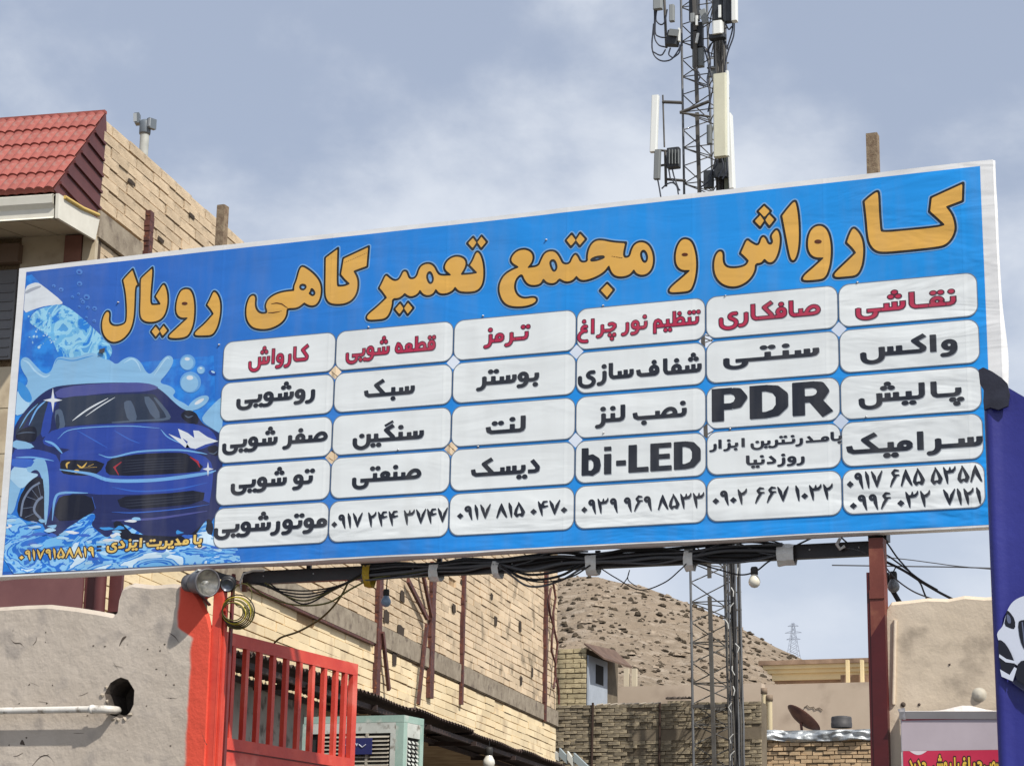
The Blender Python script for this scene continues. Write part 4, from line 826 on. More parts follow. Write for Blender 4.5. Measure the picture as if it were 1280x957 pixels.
def brick_field(parent, P, s0, s1, z0, z1, Lb, Hb, gap, depth, m, limit, name='brick', seed=1, skip=None, jit=.004, stuffname='brickwork', lose=.0):
    """P(s, n, z) -> point; courses of bricks set proud of a mortar face; the largest in the picture singly"""
    rd = random.Random(seed); items = []
    nr = int(round((z1 - z0) / Hb)); Hb = (z1 - z0) / nr
    for r in range(nr):
        z = z0 + r * Hb; s_ = s0; first = True
        while s_ < s1 - .02:
            l = Lb * (.5 if (first and r % 2) else 1) * (1 + rd.uniform(-.05, .05)); first = False
            e = min(s_ + l, s1)
            if s1 - e < Lb * .25: e = s1
            if not (skip and skip((s_ + e) / 2, z + Hb / 2)) and rd.random() >= lose:
                wv_ = .016 * mnoise.noise(Vector((s_ * .7, r * .35, seed)))
                items.append((s_ + gap / 2 * rd.uniform(.5, 1.6), e - gap / 2 * rd.uniform(.5, 1.6), z + wv_ + gap / 2 + rd.uniform(-jit, jit) * .6, z + wv_ + Hb - gap / 2 + rd.uniform(-jit, jit) * .6, depth + rd.uniform(-jit, jit) * 2))
            s_ = e
    def size(it):
        c = P((it[0] + it[1]) / 2, 0, (it[2] + it[3]) / 2); x, y = proj(c)
        if not (-20 < x < 1300 and -20 < y < 975): return 1e9
        if parent is house and in_banner(x, y): return 1e8
        return (c - EYE).length
    items.sort(key=size)
    vis = [it for it in items[:limit] if size(it) < 1e7]; rest = items[len(vis):]
    def bx(mb_, it, o=Vector((0, 0, 0))):
        a, b, c, d, e = it; vs = [P(a, 0, c), P(b, 0, c), P(b, 0, d), P(a, 0, d), P(a, e, c), P(b, e, c), P(b, e, d), P(a, e, d)]
        mb_.add([v - o for v in vs], [(4, 5, 6, 7), (0, 1, 5, 4), (1, 2, 6, 5), (2, 3, 7, 6), (3, 0, 4, 7)])
    # alike pieces share one mesh: a unit brick scaled and turned into place
    p0, ex, en = P(0, 0, 0), P(1, 0, 0) - P(0, 0, 0), P(0, 1, 0) - P(0, 0, 0)
    key = 'unit_' + name + m.name
    if key not in _m:
        u = MB().add([(0, 0, 0), (1, 0, 0), (1, 0, 1), (0, 0, 1), (0, 1, 0), (1, 1, 0), (1, 1, 1), (0, 1, 1)], [(4, 5, 6, 7), (0, 1, 5, 4), (1, 2, 6, 5), (2, 3, 7, 6), (3, 0, 4, 7), (0, 3, 2, 1)])
        me = u.mesh('brick', m); b = bmesh.new(); b.from_mesh(me); bmesh.ops.recalc_face_normals(b, faces=b.faces); b.to_mesh(me); b.free(); _m[key] = me
    pi = inv_of(parent)
    for it in vis:
        a, b, c, d, e = it; o = bpy.data.objects.new(name, _m[key]); COL.objects.link(o); o.parent = parent; o.matrix_parent_inverse = pi
        o.matrix_basis = Matrix(((ex.x * (b - a), en.x * e, 0, P(a, 0, 0).x), (ex.y * (b - a), en.y * e, 0, P(a, 0, 0).y), (0, 0, d - c, c), (0, 0, 0, 1)))
    if rest:
        mb_ = MB()
        for it in rest: bx(mb_, it)
        stuff(mb_.build(stuffname, m, parent))
    return len(vis), len(rest)
s_open = WS(392, 900)[0]
zt_can = 4.30
def skipA(s_, z_):
    if z_ < zt_can and s_ > s_open: return True
    if 5.20 < z_ < 5.52: return True
    if 7.80 < z_ < 8.08 and s_ < 1.0: return True
    return False
brick_field(house, BP, 0.0, 20.4, 5.52, 9.0, .40, .109, .013, .024, wblock_m, 190, seed=2, skip=skipA, lose=.004)
brick_field(house, BP, 0.0, 20.4, 2.88, 5.20, .60, .112, .011, .022, block_m, 110, seed=5, skip=skipA, lose=.008)
mb = MB()
def bbox(mb_, s0, s1, n0, n1, z0, z1, mi=0):
    vs = [BP(s_, n_, z_) for s_ in (s0, s1) for n_ in (n0, n1) for z_ in (z0, z1)]
    mb_.add(vs, [(0, 1, 3, 2), (4, 6, 7, 5), (0, 4, 5, 1), (2, 3, 7, 6), (0, 2, 6, 4), (1, 5, 7, 3)], mi)
bbox(mb, 0, s_open, -9, -.0, 0, 8.98)
mb.build('mortar_wall', mortar_m, house)
mb = MB(); bbox(mb, s_open + .001, 20.39, -9, 0, zt_can, 8.97); mb.build('mortar_wall', mortar_m, house)
mb = MB(); bbox(mb, s_open, 20.39, -9, -6, 0, zt_can - .002); bbox(mb, 20.2, 20.39, -6, 0, 0, zt_can - .002); mb.build('workshop_wall', mat('shaded_interior', (.03, .028, .026), .95, (.05, .045, .04), 2), house)  # near-black walls: the room's shade is put into their colour
mb = MB(); bbox(mb, 1.0, 20.45, .036, .055, 5.235, 5.50); bbox(mb, 1.0, 20.45, 0, .036, 5.22, 5.51); mb.build('concrete_band', conc_m, house)
mb = MB(); bbox(mb, -.02, .98, 0, .06, 7.81, 8.07); mb.build('concrete_band', conc_m, house)
mb = MB(); bbox(mb, 4.0, 9.0, 0, .07, 5.195, 5.222); mb.build('steel_angle', rust_m, house)
for x, ya, yb, wd in ((178, 262, 322, .10), (465, 705, 880, .16), (533, 700, 872, .20), (572, 690, 880, .09), (677, 690, 901, .13)):
    s_, zb = WS(x, yb); zt = WS(x, ya)[1]
    mb = MB(); zz = [zb + (zt - zb) * k / 9 for k in range(10)]
    for k in range(9):
        j1 = .007 * math.sin(k * 2.1 + x); j2 = .007 * math.cos(k * 1.7 + x)
        bbox(mb, s_ - wd / 2 - j1, s_ + wd / 2 + j2, .02, .078 + .002 * (k % 2), zz[k], zz[k + 1])
    mb.build('steel_post', rust_m, house)
for (xa, ya, xb, yb) in ((502, 725, 526, 772), (526, 780, 515, 880), (470, 790, 478, 862), (520, 712, 532, 770)):
    a = WS(xa, ya); b = WS(xb, yb); MB().beam(BP(a[0], .09, a[1]), BP(b[0], .09, b[1]), .07, .04, up=NO).build('steel_brace', rust_m, house)
# wires hanging down the far corner
for k, (xa, ya, xb, yb) in enumerate(((684, 728, 690, 880), (679, 735, 687, 860))):
    pts = []
    for t in range(9):
        x = xa + (xb - xa) * t / 8 + 2.5 * math.sin(t * 1.9 + k * 2); y = ya + (yb - ya) * t / 8; q = WS(x, y); pts.append(BP(q[0], .11, q[1]))
    MB().tube(pts, .022, 5).build('hanging_wire', rust_m, house)
# broken blocks: dark plates on the wall face, painting the shade of gaps
gap_shade_m = mat('gap_shade', (.05, .035, .025), 1)
for k, (x, y, w_, h_) in enumerate(((498, 790, .18, .22), (490, 822, .12, .25), (480, 770, .14, .2), (565, 760, .12, .16), (617, 776, .12, .2), (648, 782, .1, .2), (663, 840, .08, .2), (500, 745, .14, .2), (649, 850, .1, .18), (612, 745, .1, .12), (575, 728, .12, .1), (405, 765, .1, .05), (345, 742, .1, .05), (225, 318, .14, .10), (197, 300, .1, .05), (160, 228, .1, .05), (236, 270, .1, .05))):
    s_, z_ = WS(x, y); mb = MB(); r5 = random.Random(k)
    w_ *= .8; h_ *= .42; pts = [BP(s_ + w_ * a * (.75 + .4 * r5.random()), .034, z_ + h_ * b * (.8 + .3 * r5.random())) for a, b in ((-1, -1), (.2, -1.1), (1, -.9), (1, .8), (-.1, 1.1), (-1, 1))]
    mb.prism(pts, NO * .004); mb.build('broken_block_shade', gap_shade_m, house)

# parapet top course and pale stub blocks
FD = -NO * 1.0                                              # along the street front, leftwards
def FP(a, d, z_): return C0 + FD * a - WD * d + UP * z_     # a metres left of the corner, d metres in front of the front wall
# --- tiled eave
E0 = WS(64, 241); e_s, e_z = E0; R0z = 9.03
run = -e_s
tile_m = mat('red_tile', srgb(154, 82, 72), .65, srgb(136, 70, 62), 3, bump=.15, rnd=.10, c3=srgb(150, 112, 102), scale3=7)
maroon_m = mat('maroon_sheet', srgb(98, 54, 52), .5, srgb(82, 42, 42), 3, bump=.1)
roof = thing('tiled_eave', 'red pressed metal tile eave with white fascia over the street front, top left', 'roof', tuple(FP(0, 0, 0)))
slope = Vector((0, 0, R0z - e_z)) + WD * run * 1.02
slen = slope.length; sdir = slope.normalized(); snorm = (FD.cross(sdir)).normalized()
if snorm.z < 0: snorm = -snorm
Eo = FP(0, -e_s, e_z) - WD * 0
Eo = C0 + WD * e_s + NO * .03 + UP * (e_z + .02)
TW, TR = .092, 5
rowlen = slen / TR
mb = MB(); nu = 10; vs = []; fs = []
for j, (b_, dz) in enumerate(((-.012, -.035), (-.012, .018), (rowlen * .5, .010), (rowlen + .01, .0))):
    for i in range(nu + 1):
        t = i / nu; hgt = .020 * max(0, math.sin(math.pi * t)) ** .8 if t < 1 else 0
        vs.append((t * TW, b_, dz + (hgt if dz > -.03 else hgt * .6)))
for j in range(3):
    for i in range(nu): q = j * (nu + 1) + i; fs.append((q, q + 1, q + nu + 2, q + nu + 1))
mb.add(vs, fs, 0, False); tme = mb.mesh('roof_tile', tile_m)
pi = inv_of(roof)
TM = Matrix(((FD.x, sdir.x, snorm.x, 0), (FD.y, sdir.y, snorm.y, 0), (FD.z, sdir.z, snorm.z, 0), (0, 0, 0, 1)))
rt = MB()
for r in range(TR):
    for c in range(60):
        o_ = Eo + FD * (c * TW + .0) + sdir * (r * rowlen) + snorm * .02
        if c < 20:
            o = bpy.data.objects.new('roof_tile', tme); COL.objects.link(o); o.parent = roof; o.matrix_parent_inverse = pi
            o.matrix_basis = Matrix.Translation(o_) @ TM
        else: rt.add([o_ + TM.to_3x3() @ Vector(v) for v in vs], fs)
stuff(rt.build('tile_sheet', tile_m, roof, recalc=False))
MB().beam(Eo + sdir * slen + NO * .0 + snorm * .02, Eo + sdir * slen + FD * 5.5 + snorm * .02, .05, .03).build('ridge_cap', tile_m, roof)
# brown lining of the gable end under the tiles
a = Eo + UP * -.02; tri = [Eo + snorm * .01, Eo + sdir * slen + snorm * .01, C0 + WD * .05 + UP * 8.9 + NO * .03, C0 + WD * .0 + UP * 7.75 + NO * .03]
MB().prism(tri, -NO * .02).build('gable_sheet', maroon_m, roof)
for k in range(1, 7):
    t = k / 7.0; p = C0 + WD * .02 + UP * (7.78 + 1.12 * t) + NO * .035
    q = Eo + sdir * (slen * max(0, t - .04) * .93) + NO * .005
    MB().beam(p, q, .03, .025).build('gable_rib', maroon_m, roof)
fas_m = mat('white_fascia', srgb(226, 222, 208), .45, srgb(205, 200, 186), 2, bump=.05)
zf0, zf1 = e_z - .235, e_z - .01
prof_f = [(0.0, zf1), (-.035, zf1 - .02), (-.02, zf1 - .09), (.02, zf1 - .13), (.03, zf0 + .02), (.01, zf0)]
mb = MB(); vs = []
for a_ in (0, 5.5):
    for d_, z_ in prof_f: vs.append(FP(a_, -e_s - d_ * 1.0, z_) + NO * (.03 if a_ == 0 else 0))
n = len(prof_f); mb.add(vs, [(i, i + 1, n + i + 1, n + i) for i in range(n - 1)]); mb.add([vs[i] + WD * .03 for i in range(2 * n)], [(i, n + i, n + i + 1, i + 1) for i in range(n - 1)])
mb.build('front_fascia', fas_m, roof)
s_e = WS(108, 283)
mb = MB(); mb.prism([C0 + WD * e_s + UP * zf1 + NO * .045, C0 + WD * (e_s + .02) + UP * zf0 + NO * .045, C0 + WD * (-.12) + UP * (s_e[1] - .12) + NO * .045, C0 + WD * (-.06) + UP * (s_e[1] + .10) + NO * .045], NO * .03)
mb.build('side_fascia', fas_m, roof)
MB().tube([C0 + WD * (e_s + .10) + UP * (zf1 + .0) + NO * .085, C0 + WD * (e_s + .48) + UP * ((zf1 + s_e[1] + .10) / 2 + .0) + NO * .085, C0 + WD * -.1 + UP * (s_e[1] + .13) + NO * .08], .018, 6).build('trim_roll', mat('trim_yellow', srgb(200, 170, 96), .6), roof)
sof_m = mat('soffit_board', srgb(182, 172, 150), .6, srgb(168, 156, 134), 2, rnd=.05)
zs_f = PV(40, 297, C0, FD).z
for k in range(16):
    a0 = k * .335 + .009; a1 = a0 + .317
    vs = [FP(a0, -e_s - .03, zf0 + .01), FP(a1, -e_s - .03, zf0 + .01), FP(a1, 0, zs_f), FP(a0, 0, zs_f)]
    MB().prism(vs, UP * .015).build('soffit_board', sof_m, roof)

# --- street front cladding
clad_m = mat('beige_cladding', srgb(196, 182, 156), .55, srgb(180, 164, 138), 2.5, rnd=.06, bump=.1, c3=srgb(168, 152, 128), scale3=5)
def FW(x, y, d_=0): p = PV(x, y, C0 - WD * d_, FD); return ((p - C0).dot(FD), p.z)
front = thing('clad_front', 'beige stone clad street front with grey shutter at the left edge', 'facade', tuple(FP(1, 0, 0)))
MB().prism([FP(-.03, .0, 0), FP(5.5, .0, 0), FP(5.5, .0, zs_f), FP(-.03, .0, zs_f)], WD * .1).build('backing', mat('dark_backing', srgb(90, 76, 62), .9), front)
a_col0 = FW(103, 330)[0]; a_col1 = FW(82, 330)[0]
win_a = FW(20, 400)[0]; wz0, wz1 = FW(10, 447)[1], FW(10, 345)[1]
zrow = zs_f; r = 0
while zrow > 3.9:
    hr = .43 if r % 2 == 0 else .40
    a_ = a_col1 + .01; c = 0
    while a_ < 5.2:
        wd = .50 if c else .44
        zc = zrow - hr / 2
        if not (a_ + wd > win_a and wz0 - .05 < zc < wz1 + .3):
            MB().box((0, 0, 0), (1, 1, 1)) if False else None
            vs = [FP(a_, .03, zrow - hr + .008), FP(a_ + wd - .008, .03, zrow - hr + .008), FP(a_ + wd - .008, .03, zrow), FP(a_, .03, zrow)]
            MB().prism(vs, WD * .028).build('cladding_tile', clad_m, front)
        elif a_ < win_a:
            vs = [FP(a_, .03, zrow - hr + .008), FP(win_a - .02, .03, zrow - hr + .008), FP(win_a - .02, .03, zrow), FP(a_, .03, zrow)]
            MB().prism(vs, WD * .028).build('cladding_tile', clad_m, front)
        a_ += wd; c += 1
    zrow -= hr; r += 1
MB().prism([FP(a_col0, .05, 0), FP(a_col1, .05, 0), FP(a_col1, .05, zs_f - .02), FP(a_col0, .05, zs_f - .02)], WD * .05).build('brown_column', mat('brown_stone', srgb(140, 98, 82), .5, srgb(122, 82, 70), 5), front)
MB().prism([FP(-.04, .04, 0), FP(a_col0 - .01, .04, 0), FP(a_col0 - .01, .04, zs_f - .03), FP(-.04, .04, zs_f - .03)], WD * .06).build('edge_strip', clad_m, front)
wf = MB().prism([FP(win_a, .06, wz0 - .03), FP(5.4, .06, wz0 - .03), FP(5.4, .06, wz1 + .04), FP(win_a, .06, wz1 + .04)], WD * .03).build('shutter', mat('grey_shutter', srgb(118, 118, 120), .5, srgb(104, 104, 108), 1), front)
for k in range(9): MB().beam(FP(win_a + .02, .068, wz0 + k * (wz1 - wz0) / 9), FP(5.4, .068, wz0 + k * (wz1 - wz0) / 9), .012, .012).build('shutter_rib', _m['grey_shutter'], wf)
MB().prism([FP(win_a - .03, .12, wz1 + .10), FP(5.4, .12, wz1 + .10), FP(5.4, .12, wz1 + .28), FP(win_a - .03, .12, wz1 + .28)], WD * .1).build('shutter_box', mat('brown_box', srgb(112, 92, 76), .6), front)
# maroon sheet panels lower down
zp = FW(60, 690)[1]
pa0 = FW(109, 740)[0]; pa1 = FW(125, 740)[0]; pa2 = FW(139, 740)[0]; pa3 = FW(154, 740)[0]
cl_m = mat('maroon_panel', srgb(124, 84, 82), .42, srgb(110, 72, 72), 2, bump=.05)
MB().prism([FP(pa0, .10, 0), FP(5.4, .10, 0), FP(5.4, .10, zp + .25), FP(pa0, .10, zp + .25)], WD * .03).build('sheet_panel', cl_m, front)
MB().prism([FP(pa1, .06, 0), FP(pa0, .06, 0), FP(pa0, .06, zp + .3), FP(pa1, .06, zp + .3)], WD * .04).build('sheet_return', maroon_m, front)
MB().tube([FP((pa1 + pa2) / 2, .12, 0), FP((pa1 + pa2) / 2, .12, zp + .5)], abs(pa1 - pa2) / 2, 12).build('corner_post', maroon_m, front)
MB().prism([FP(pa3, .05, 0), FP(pa2, .05, 0), FP(pa2, .05, zp + .4), FP(pa3, .05, zp + .4)], WD * .05).build('corner_plate', maroon_m, front)

# --- roof-edge things
vp = thing('vent_pipe', 'grey vent pipe with two small boxes on top standing behind the block parapet', 'vent pipe', tuple(PY(181, 200, 19.5)))
pv = lambda x, y, dY=0: PY(x, y, 19.5 + dY)
pg = mat('pipe_grey', srgb(176, 178, 172), .6, srgb(150, 152, 148), 6); pdk = mat('lamp_grey', srgb(96, 104, 112), .5)
MB().tube([Vector((pv(181, 200).x, pv(181, 200).y, 8.0)), pv(181, 165)], .052, 14).build('pipe', pg, vp)
MB().lathe(pv(181, 166), [(.0, -.02), (.062, -.02), (.066, 0), (.066, .11), (.06, .13), (.045, .15), (0, .15)], seg=16).build('collar', pdk, vp)
MB().tube([pv(181, 158), pv(176, 152), pv(173, 150)], .022, 8).build('arm', pdk, vp); MB().tube([pv(181, 158), pv(186, 153), pv(188, 153)], .022, 8).build('arm', pdk, vp)
Mz = Matrix.Rotation(.35, 3, 'Z') @ Matrix.Rotation(-.08, 3, 'Y')
b_ = MB().box(pv(172, 149), (.055, .10, .125), Mz).build('lamp_box', pdk, vp); MB().box(pv(172, 149) + Vector((0, -.055, 0)), (.04, .012, .10), Mz).build('lamp_face', mat('lens_grey', srgb(150, 156, 160), .3), b_)
b_ = MB().box(pv(189.5, 155), (.05, .10, .12), Matrix.Rotation(-.4, 3, 'Z')).build('lamp_box', pdk, vp); MB().box(pv(189.5, 155) + Vector((0, -.055, 0)), (.04, .012, .095), Matrix.Rotation(-.4, 3, 'Z')).build('lamp_face', _m['lens_grey'], b_)

# ------------------------------------------------------------------ canopy along the wall
NC = .78
ca = WS(288, 812, NC); cb = WS(446, 860, NC); cc = WS(700, 957, NC)
canopy = thing('corrugated_canopy', 'dark corrugated sheet canopy running along the block wall behind the gate', 'canopy', tuple(BP(10, 1, 4.2)))
sheet_m = mat('dark_corrugated', srgb(74, 60, 56), .7, srgb(50, 42, 40), 2, bump=.2)
def can_z(s_): return float(np.interp(s_, [ca[0], cb[0], cc[0]], [ca[1], cb[1], cc[1]]))
s_a, s_b = ca[0] - 2.5, 20.3
def corr(s0, s1, lift, nm):
    mb = MB(); vs = []; fs = []; step = .0325; n = int((s1 - s0) / step)
    for i in range(n + 1):
        s_ = s0 + i * step; dz = .022 * math.sin(2 * math.pi * s_ / .13)
        vs += [BP(s_, NC + .02 * math.sin(s_ * 3), can_z(s_) + dz + lift), BP(s_, NC * .5, can_z(s_) + dz + lift - .01), BP(s_, 0.05, can_z(s_) + dz + lift - .02)]
    for i in range(n): fs += [(3 * i, 3 * i + 3, 3 * i + 4, 3 * i + 1), (3 * i + 1, 3 * i + 4, 3 * i + 5, 3 * i + 2)]
    mb.add(vs, fs); mb.build(nm, sheet_m, canopy, recalc=False)
q = s_a; k = 0
while q < s_b:
    e = min(q + 3.05, s_b); corr(q, e + .05, .03 * (k % 2), 'corrugated_sheet'); q += 3.0; k += 1
beam_m = mat('dark_angle', srgb(48, 38, 36), .7, srgb(70, 52, 46), 6)
for n_ in (.12, .66): MB().beam(BP(s_a, n_, can_z(s_a) - .06), BP(s_b, n_, can_z(s_b) - .06), .05, .06).build('purlin', beam_m, canopy)
k = s_a + .3
while k < s_b: MB().beam(BP(k, .05, can_z(k) - .12), BP(k, .75, can_z(k) - .12), .05, .06).build('rafter', beam_m, canopy); k += 2.4
for k in (s_a + .3, 20.0): MB().beam(BP(k, .7, 0), BP(k, .7, can_z(k) - .15), .07, .07).build('post', beam_m, canopy)
# white sheet wall in its shade, dusty and marked
pw0 = WS(275, 838); pw1 = WS(385, 861)
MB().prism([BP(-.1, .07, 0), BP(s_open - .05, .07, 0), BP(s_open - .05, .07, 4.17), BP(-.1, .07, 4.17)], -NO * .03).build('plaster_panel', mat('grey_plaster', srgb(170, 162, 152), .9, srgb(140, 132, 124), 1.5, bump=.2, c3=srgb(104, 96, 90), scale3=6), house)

# white light bulb below the canopy
def bulb(px, py, Y, r, tint, label, cord_top, nm='light_bulb', sock=(.03, .028, .026), tilt=0):
    p = PY(px, py, Y)
    t = thing(nm, label, 'light bulb', tuple(p))
    g = mat('bulb_' + tint[0], tint[1], .25, tint[2], 9, spec=.6)
    prof_ = [(0, -r), (r * .5, -r * .87), (r * .87, -r * .5), (r, 0), (r * .9, r * .45), (r * .62, r * .95), (r * .5, r * 1.25)]
    MB().lathe(p, prof_, seg=18).build('glass', g, t)
    MB().lathe(p, [(r * .55, r * 1.2), (r * .62, r * 1.25), (r * .62, r * 2.2), (r * .5, r * 2.5), (0, r * 2.5)], seg=14).build('socket', mat('bakelite', sock, .6), t)
    if cord_top: MB().tube([p + UP * r * 2.4, PY(*cord_top)], .004, 5).build('cord', mat('black_cable', (.018, .017, .018), .55), t)
    return t
bulb(611, 953, 27.0, .085, ('white', srgb(226, 222, 210), srgb(200, 196, 184)), 'white bulb hanging in the dark under the corrugated canopy', (612, 925, 27.0))

# ================================================================== GATE WALL, LEFT
red_c = srgb(216, 82, 62)
def wall_mat():
    m = mat('grey_render', srgb(196, 184, 170), .93, srgb(178, 166, 152), 1.6, bump=.6, bscale=9, bdist=.02, c3=srgb(166, 156, 146), scale3=4.5)
    m = m.copy(); m.name = 'render_with_red_paint'; t = m.node_tree; b = t.nodes['Principled BSDF']; src = b.inputs['Base Color'].links[0].from_socket
    co = t.nodes.new('ShaderNodeTexCoord'); se = t.nodes.new('ShaderNodeSeparateXYZ'); t.links.new(co.outputs['Object'], se.inputs[0])
    no = t.nodes.new('ShaderNodeTexNoise'); no.inputs['Scale'].default_value = 7; no.inputs['Detail'].default_value = 6; t.links.new(co.outputs['Object'], no.inputs['Vector'])
    # the painted edge lies further left on the top of the pier
    zr = t.nodes.new('ShaderNodeMapRange'); zr.interpolation_type = 'SMOOTHSTEP'; zr.inputs['From Min'].default_value = PY(230, 800, 12).z; zr.inputs['From Max'].default_value = PY(230, 782, 12).z
    zr.inputs['To Min'].default_value = PY(237, 870, 12).x; zr.inputs['To Max'].default_value = PY(225, 760, 12).x; t.links.new(se.outputs['Z'], zr.inputs['Value'])
    ma = t.nodes.new('ShaderNodeMath'); ma.operation = 'SUBTRACT'; t.links.new(se.outputs['X'], ma.inputs[0]); t.links.new(zr.outputs[0], ma.inputs[1])
    mb_ = t.nodes.new('ShaderNodeMath'); mb_.operation = 'MULTIPLY_ADD'; mb_.inputs[1].default_value = .045; t.links.new(no.outputs['Fac'], mb_.inputs[0]); t.links.new(ma.outputs[0], mb_.inputs[2])
    r = t.nodes.new('ShaderNodeMapRange'); r.interpolation_type = 'SMOOTHSTEP'; r.inputs['From Min'].default_value = .012; r.inputs['From Max'].default_value = .040; t.links.new(mb_.outputs[0], r.inputs['Value'])
    mx = t.nodes.new('ShaderNodeMixRGB'); mx.inputs['Color2'].default_value = red_c; t.links.new(r.outputs[0], mx.inputs['Fac']); t.links.new(src, mx.inputs['Color1']); t.links.new(mx.outputs[0], b.inputs['Base Color'])
    return m
rw = thing('rendered_wall', 'grey rendered wall with a broken hole and red painted edge, bottom left', 'wall', (-7.7, 12.1, 0))
wm = wall_mat(); YF, YB = 11.98, 12.26
def wl(x, y): p = PY(x, y, YF); return Vector((p.x, YF, p.z))
topl = [wl(262, 790), wl(258, 772), wl(246, 748), wl(238, 737), wl(215, 734), wl(190, 736), wl(165, 733), wl(153, 738), wl(149, 750), wl(147, 766), wl(141, 772), wl(120, 768), wl(95, 764), wl(60, 760), wl(30, 761), wl(0, 763)]
outer = [Vector((wl(262, 900).x, YF, 0))] + topl + [Vector((-11, YF, 3.62)), Vector((-11, YF, 0))]
hpx = [(151, 846), (160, 849), (168, 862), (167, 880), (160, 895), (150, 897), (138, 893), (133, 880), (131, 866), (138, 853), (146, 848)]
hl = [wl(*p) for p in hpx]
tri = tessellate_polygon([[Vector((p.x, p.z, 0)) for p in outer], [Vector((p.x, p.z, 0)) for p in hl]])
allp = outer + hl; mb = MB(); mb.add(allp, [tuple(t) for t in tri])
no_ = len(outer)
bk = [Vector((p.x - (.17 if p.x > wl(240, 850).x else 0), YB, p.z)) for p in outer]
lip = [p + Vector((0, .035, .03 if 0 < i < no_ - 1 else 0)) for i, p in enumerate(outer)]
mb.add(outer + lip, [(i, (i + 1) % no_, no_ + (i + 1) % no_, no_ + i) for i in range(no_)])
mb.add(lip + bk, [(i, (i + 1) % no_, no_ + (i + 1) % no_, no_ + i) for i in range(no_)])
tri2 = tessellate_polygon([[Vector((p.x, p.z, 0)) for p in bk]]); mb.add(bk, [tuple(t) for t in tri2])
mb.build('render_coat', wm, rw)
mb = MB(); nh = len(hl); ctr = sum(hl, Vector()) / nh
ins = [ctr + (p - ctr) * .86 + Vector((0, .05, 0)) for p in hl]; ins2 = [ctr + (p - ctr) * .9 + Vector((0, .24, 0)) for p in hl]
mb.add(hl + ins + ins2, [(i, (i + 1) % nh, nh + (i + 1) % nh, nh + i) for i in range(nh)] + [(nh + i, nh + (i + 1) % nh, 2 * nh + (i + 1) % nh, 2 * nh + i) for i in range(nh)] + [tuple(2 * nh + i for i in range(nh))])
mb.build('hole', mat('hole_dark', (.05, .042, .036), 1, (.10, .08, .065), 20, bump=.8), rw)
for k, (x, y) in enumerate(((128, 868), (134, 876), (137, 888), (148, 899), (156, 898), (163, 893), (141, 898), (133, 858))):
    p = wl(x, y); r5 = random.Random(k); mb = MB(); c = p + Vector((0, .004, 0))
    vs = [c + Vector((math.cos(a) * .018 * (.6 + r5.random() * .7), -.010 * r5.random() - .002, math.sin(a) * .014 * (.6 + r5.random() * .7))) for a in [q * 1.047 for q in range(6)]]
    mb.add(vs + [c + Vector((0, -.018, 0))], [(i, (i + 1) % 6, 6) for i in range(6)]); mb.build('render_chip', mat('chip', srgb(170, 158, 142), .95), rw)
dkm = mat('crack_dark', srgb(84, 74, 66), 1)
def crack(pts, w_):
    q = catmull(pts, 4); a = []; b = []; n = len(q)
    for i, p in enumerate(q):
        ww = w_ * math.sin(math.pi * (i + .5) / n) + .2; a.append(wl(p[0], p[1] - ww / 2) - Vector((0, .0015, 0))); b.append(wl(p[0] + .3, p[1] + ww / 2) - Vector((0, .0015, 0)))
    MB().add(a + b, [(i, i + 1, n + i + 1, n + i) for i in range(n - 1)]).build('crack', dkm, rw, recalc=False)
for k in range(26):
    r5 = random.Random(k + 100); cx_, cy_ = r5.uniform(5, 222), r5.uniform(772, 955)
    if abs(cx_ - 151) < 24 and abs(cy_ - 872) < 32: continue
    c = wl(cx_, cy_); q_ = r5.uniform(.003, .009); mb = MB(); vs = [c + Vector((math.cos(a) * q_ * r5.uniform(.5, 1.4), -.0012, math.sin(a) * q_ * r5.uniform(.4, 1.1))) for a in [t * 1.05 for t in range(6)]]
    mb.add(vs, [tuple(range(6))]); mb.build('pit_mark', dkm, rw, recalc=False)
for k in range(9):
    r5 = random.Random(k + 300); cx_, cy_ = r5.uniform(10, 215), r5.uniform(780, 950); a_ = r5.uniform(-.6, .6)
    if abs(cx_ - 151) < 34 and abs(cy_ - 872) < 40: continue
    crack([(cx_, cy_), (cx_ + 6 * math.cos(a_), cy_ + 5 * math.sin(a_) + r5.uniform(-1, 1)), (cx_ + 13 * math.cos(a_), cy_ + 12 * math.sin(a_))], r5.uniform(.25, .5))
crack([(12, 797), (18, 803), (26, 804), (32, 811)], 1.1); crack([(41, 806), (45, 801), (46, 796)], .9); crack([(149, 807), (153, 799), (158, 795)], 4); crack([(25, 929), (28, 927), (31, 930)], 6)
crack([(40, 957), (50, 946), (60, 944), (70, 955)], 1.0); crack([(211, 790), (219, 796), (224, 803)], 1.6); crack([(140, 825), (146, 834), (150, 842)], .9); crack([(252, 915), (257, 928), (259, 930)], 2); crack([(250, 903), (254, 920)], 1)
dp = thing('drain_pipe', 'white plastic pipe running along the wall into the broken hole', 'pipe', tuple(PY(60, 888, 11.9)))
pm = mat('white_pipe', srgb(226, 222, 214), .4, srgb(196, 190, 180), 8, c3=srgb(150, 140, 128), scale3=14)
pts = [PY(-60, 889, 11.90), PY(0, 888, 11.90), PY(60, 887, 11.90), PY(118, 886, 11.90)]
MB().tube(pts, .0225, 16).build('pipe', pm, dp)
MB().tube([PY(116, 886, 11.90), PY(128, 886, 11.90), PY(138, 886.5, 11.92), PY(144, 887, 11.97), PY(147, 887.5, 12.05), PY(147, 888, 12.15)], .0265, 16).build('elbow', pm, dp)
MB().lathe(PY(115, 886, 11.90), [(.024, -.012), (.030, -.010), (.030, .01), (.024, .012)], (1, 0, 0), 16).build('joint', pm, dp)

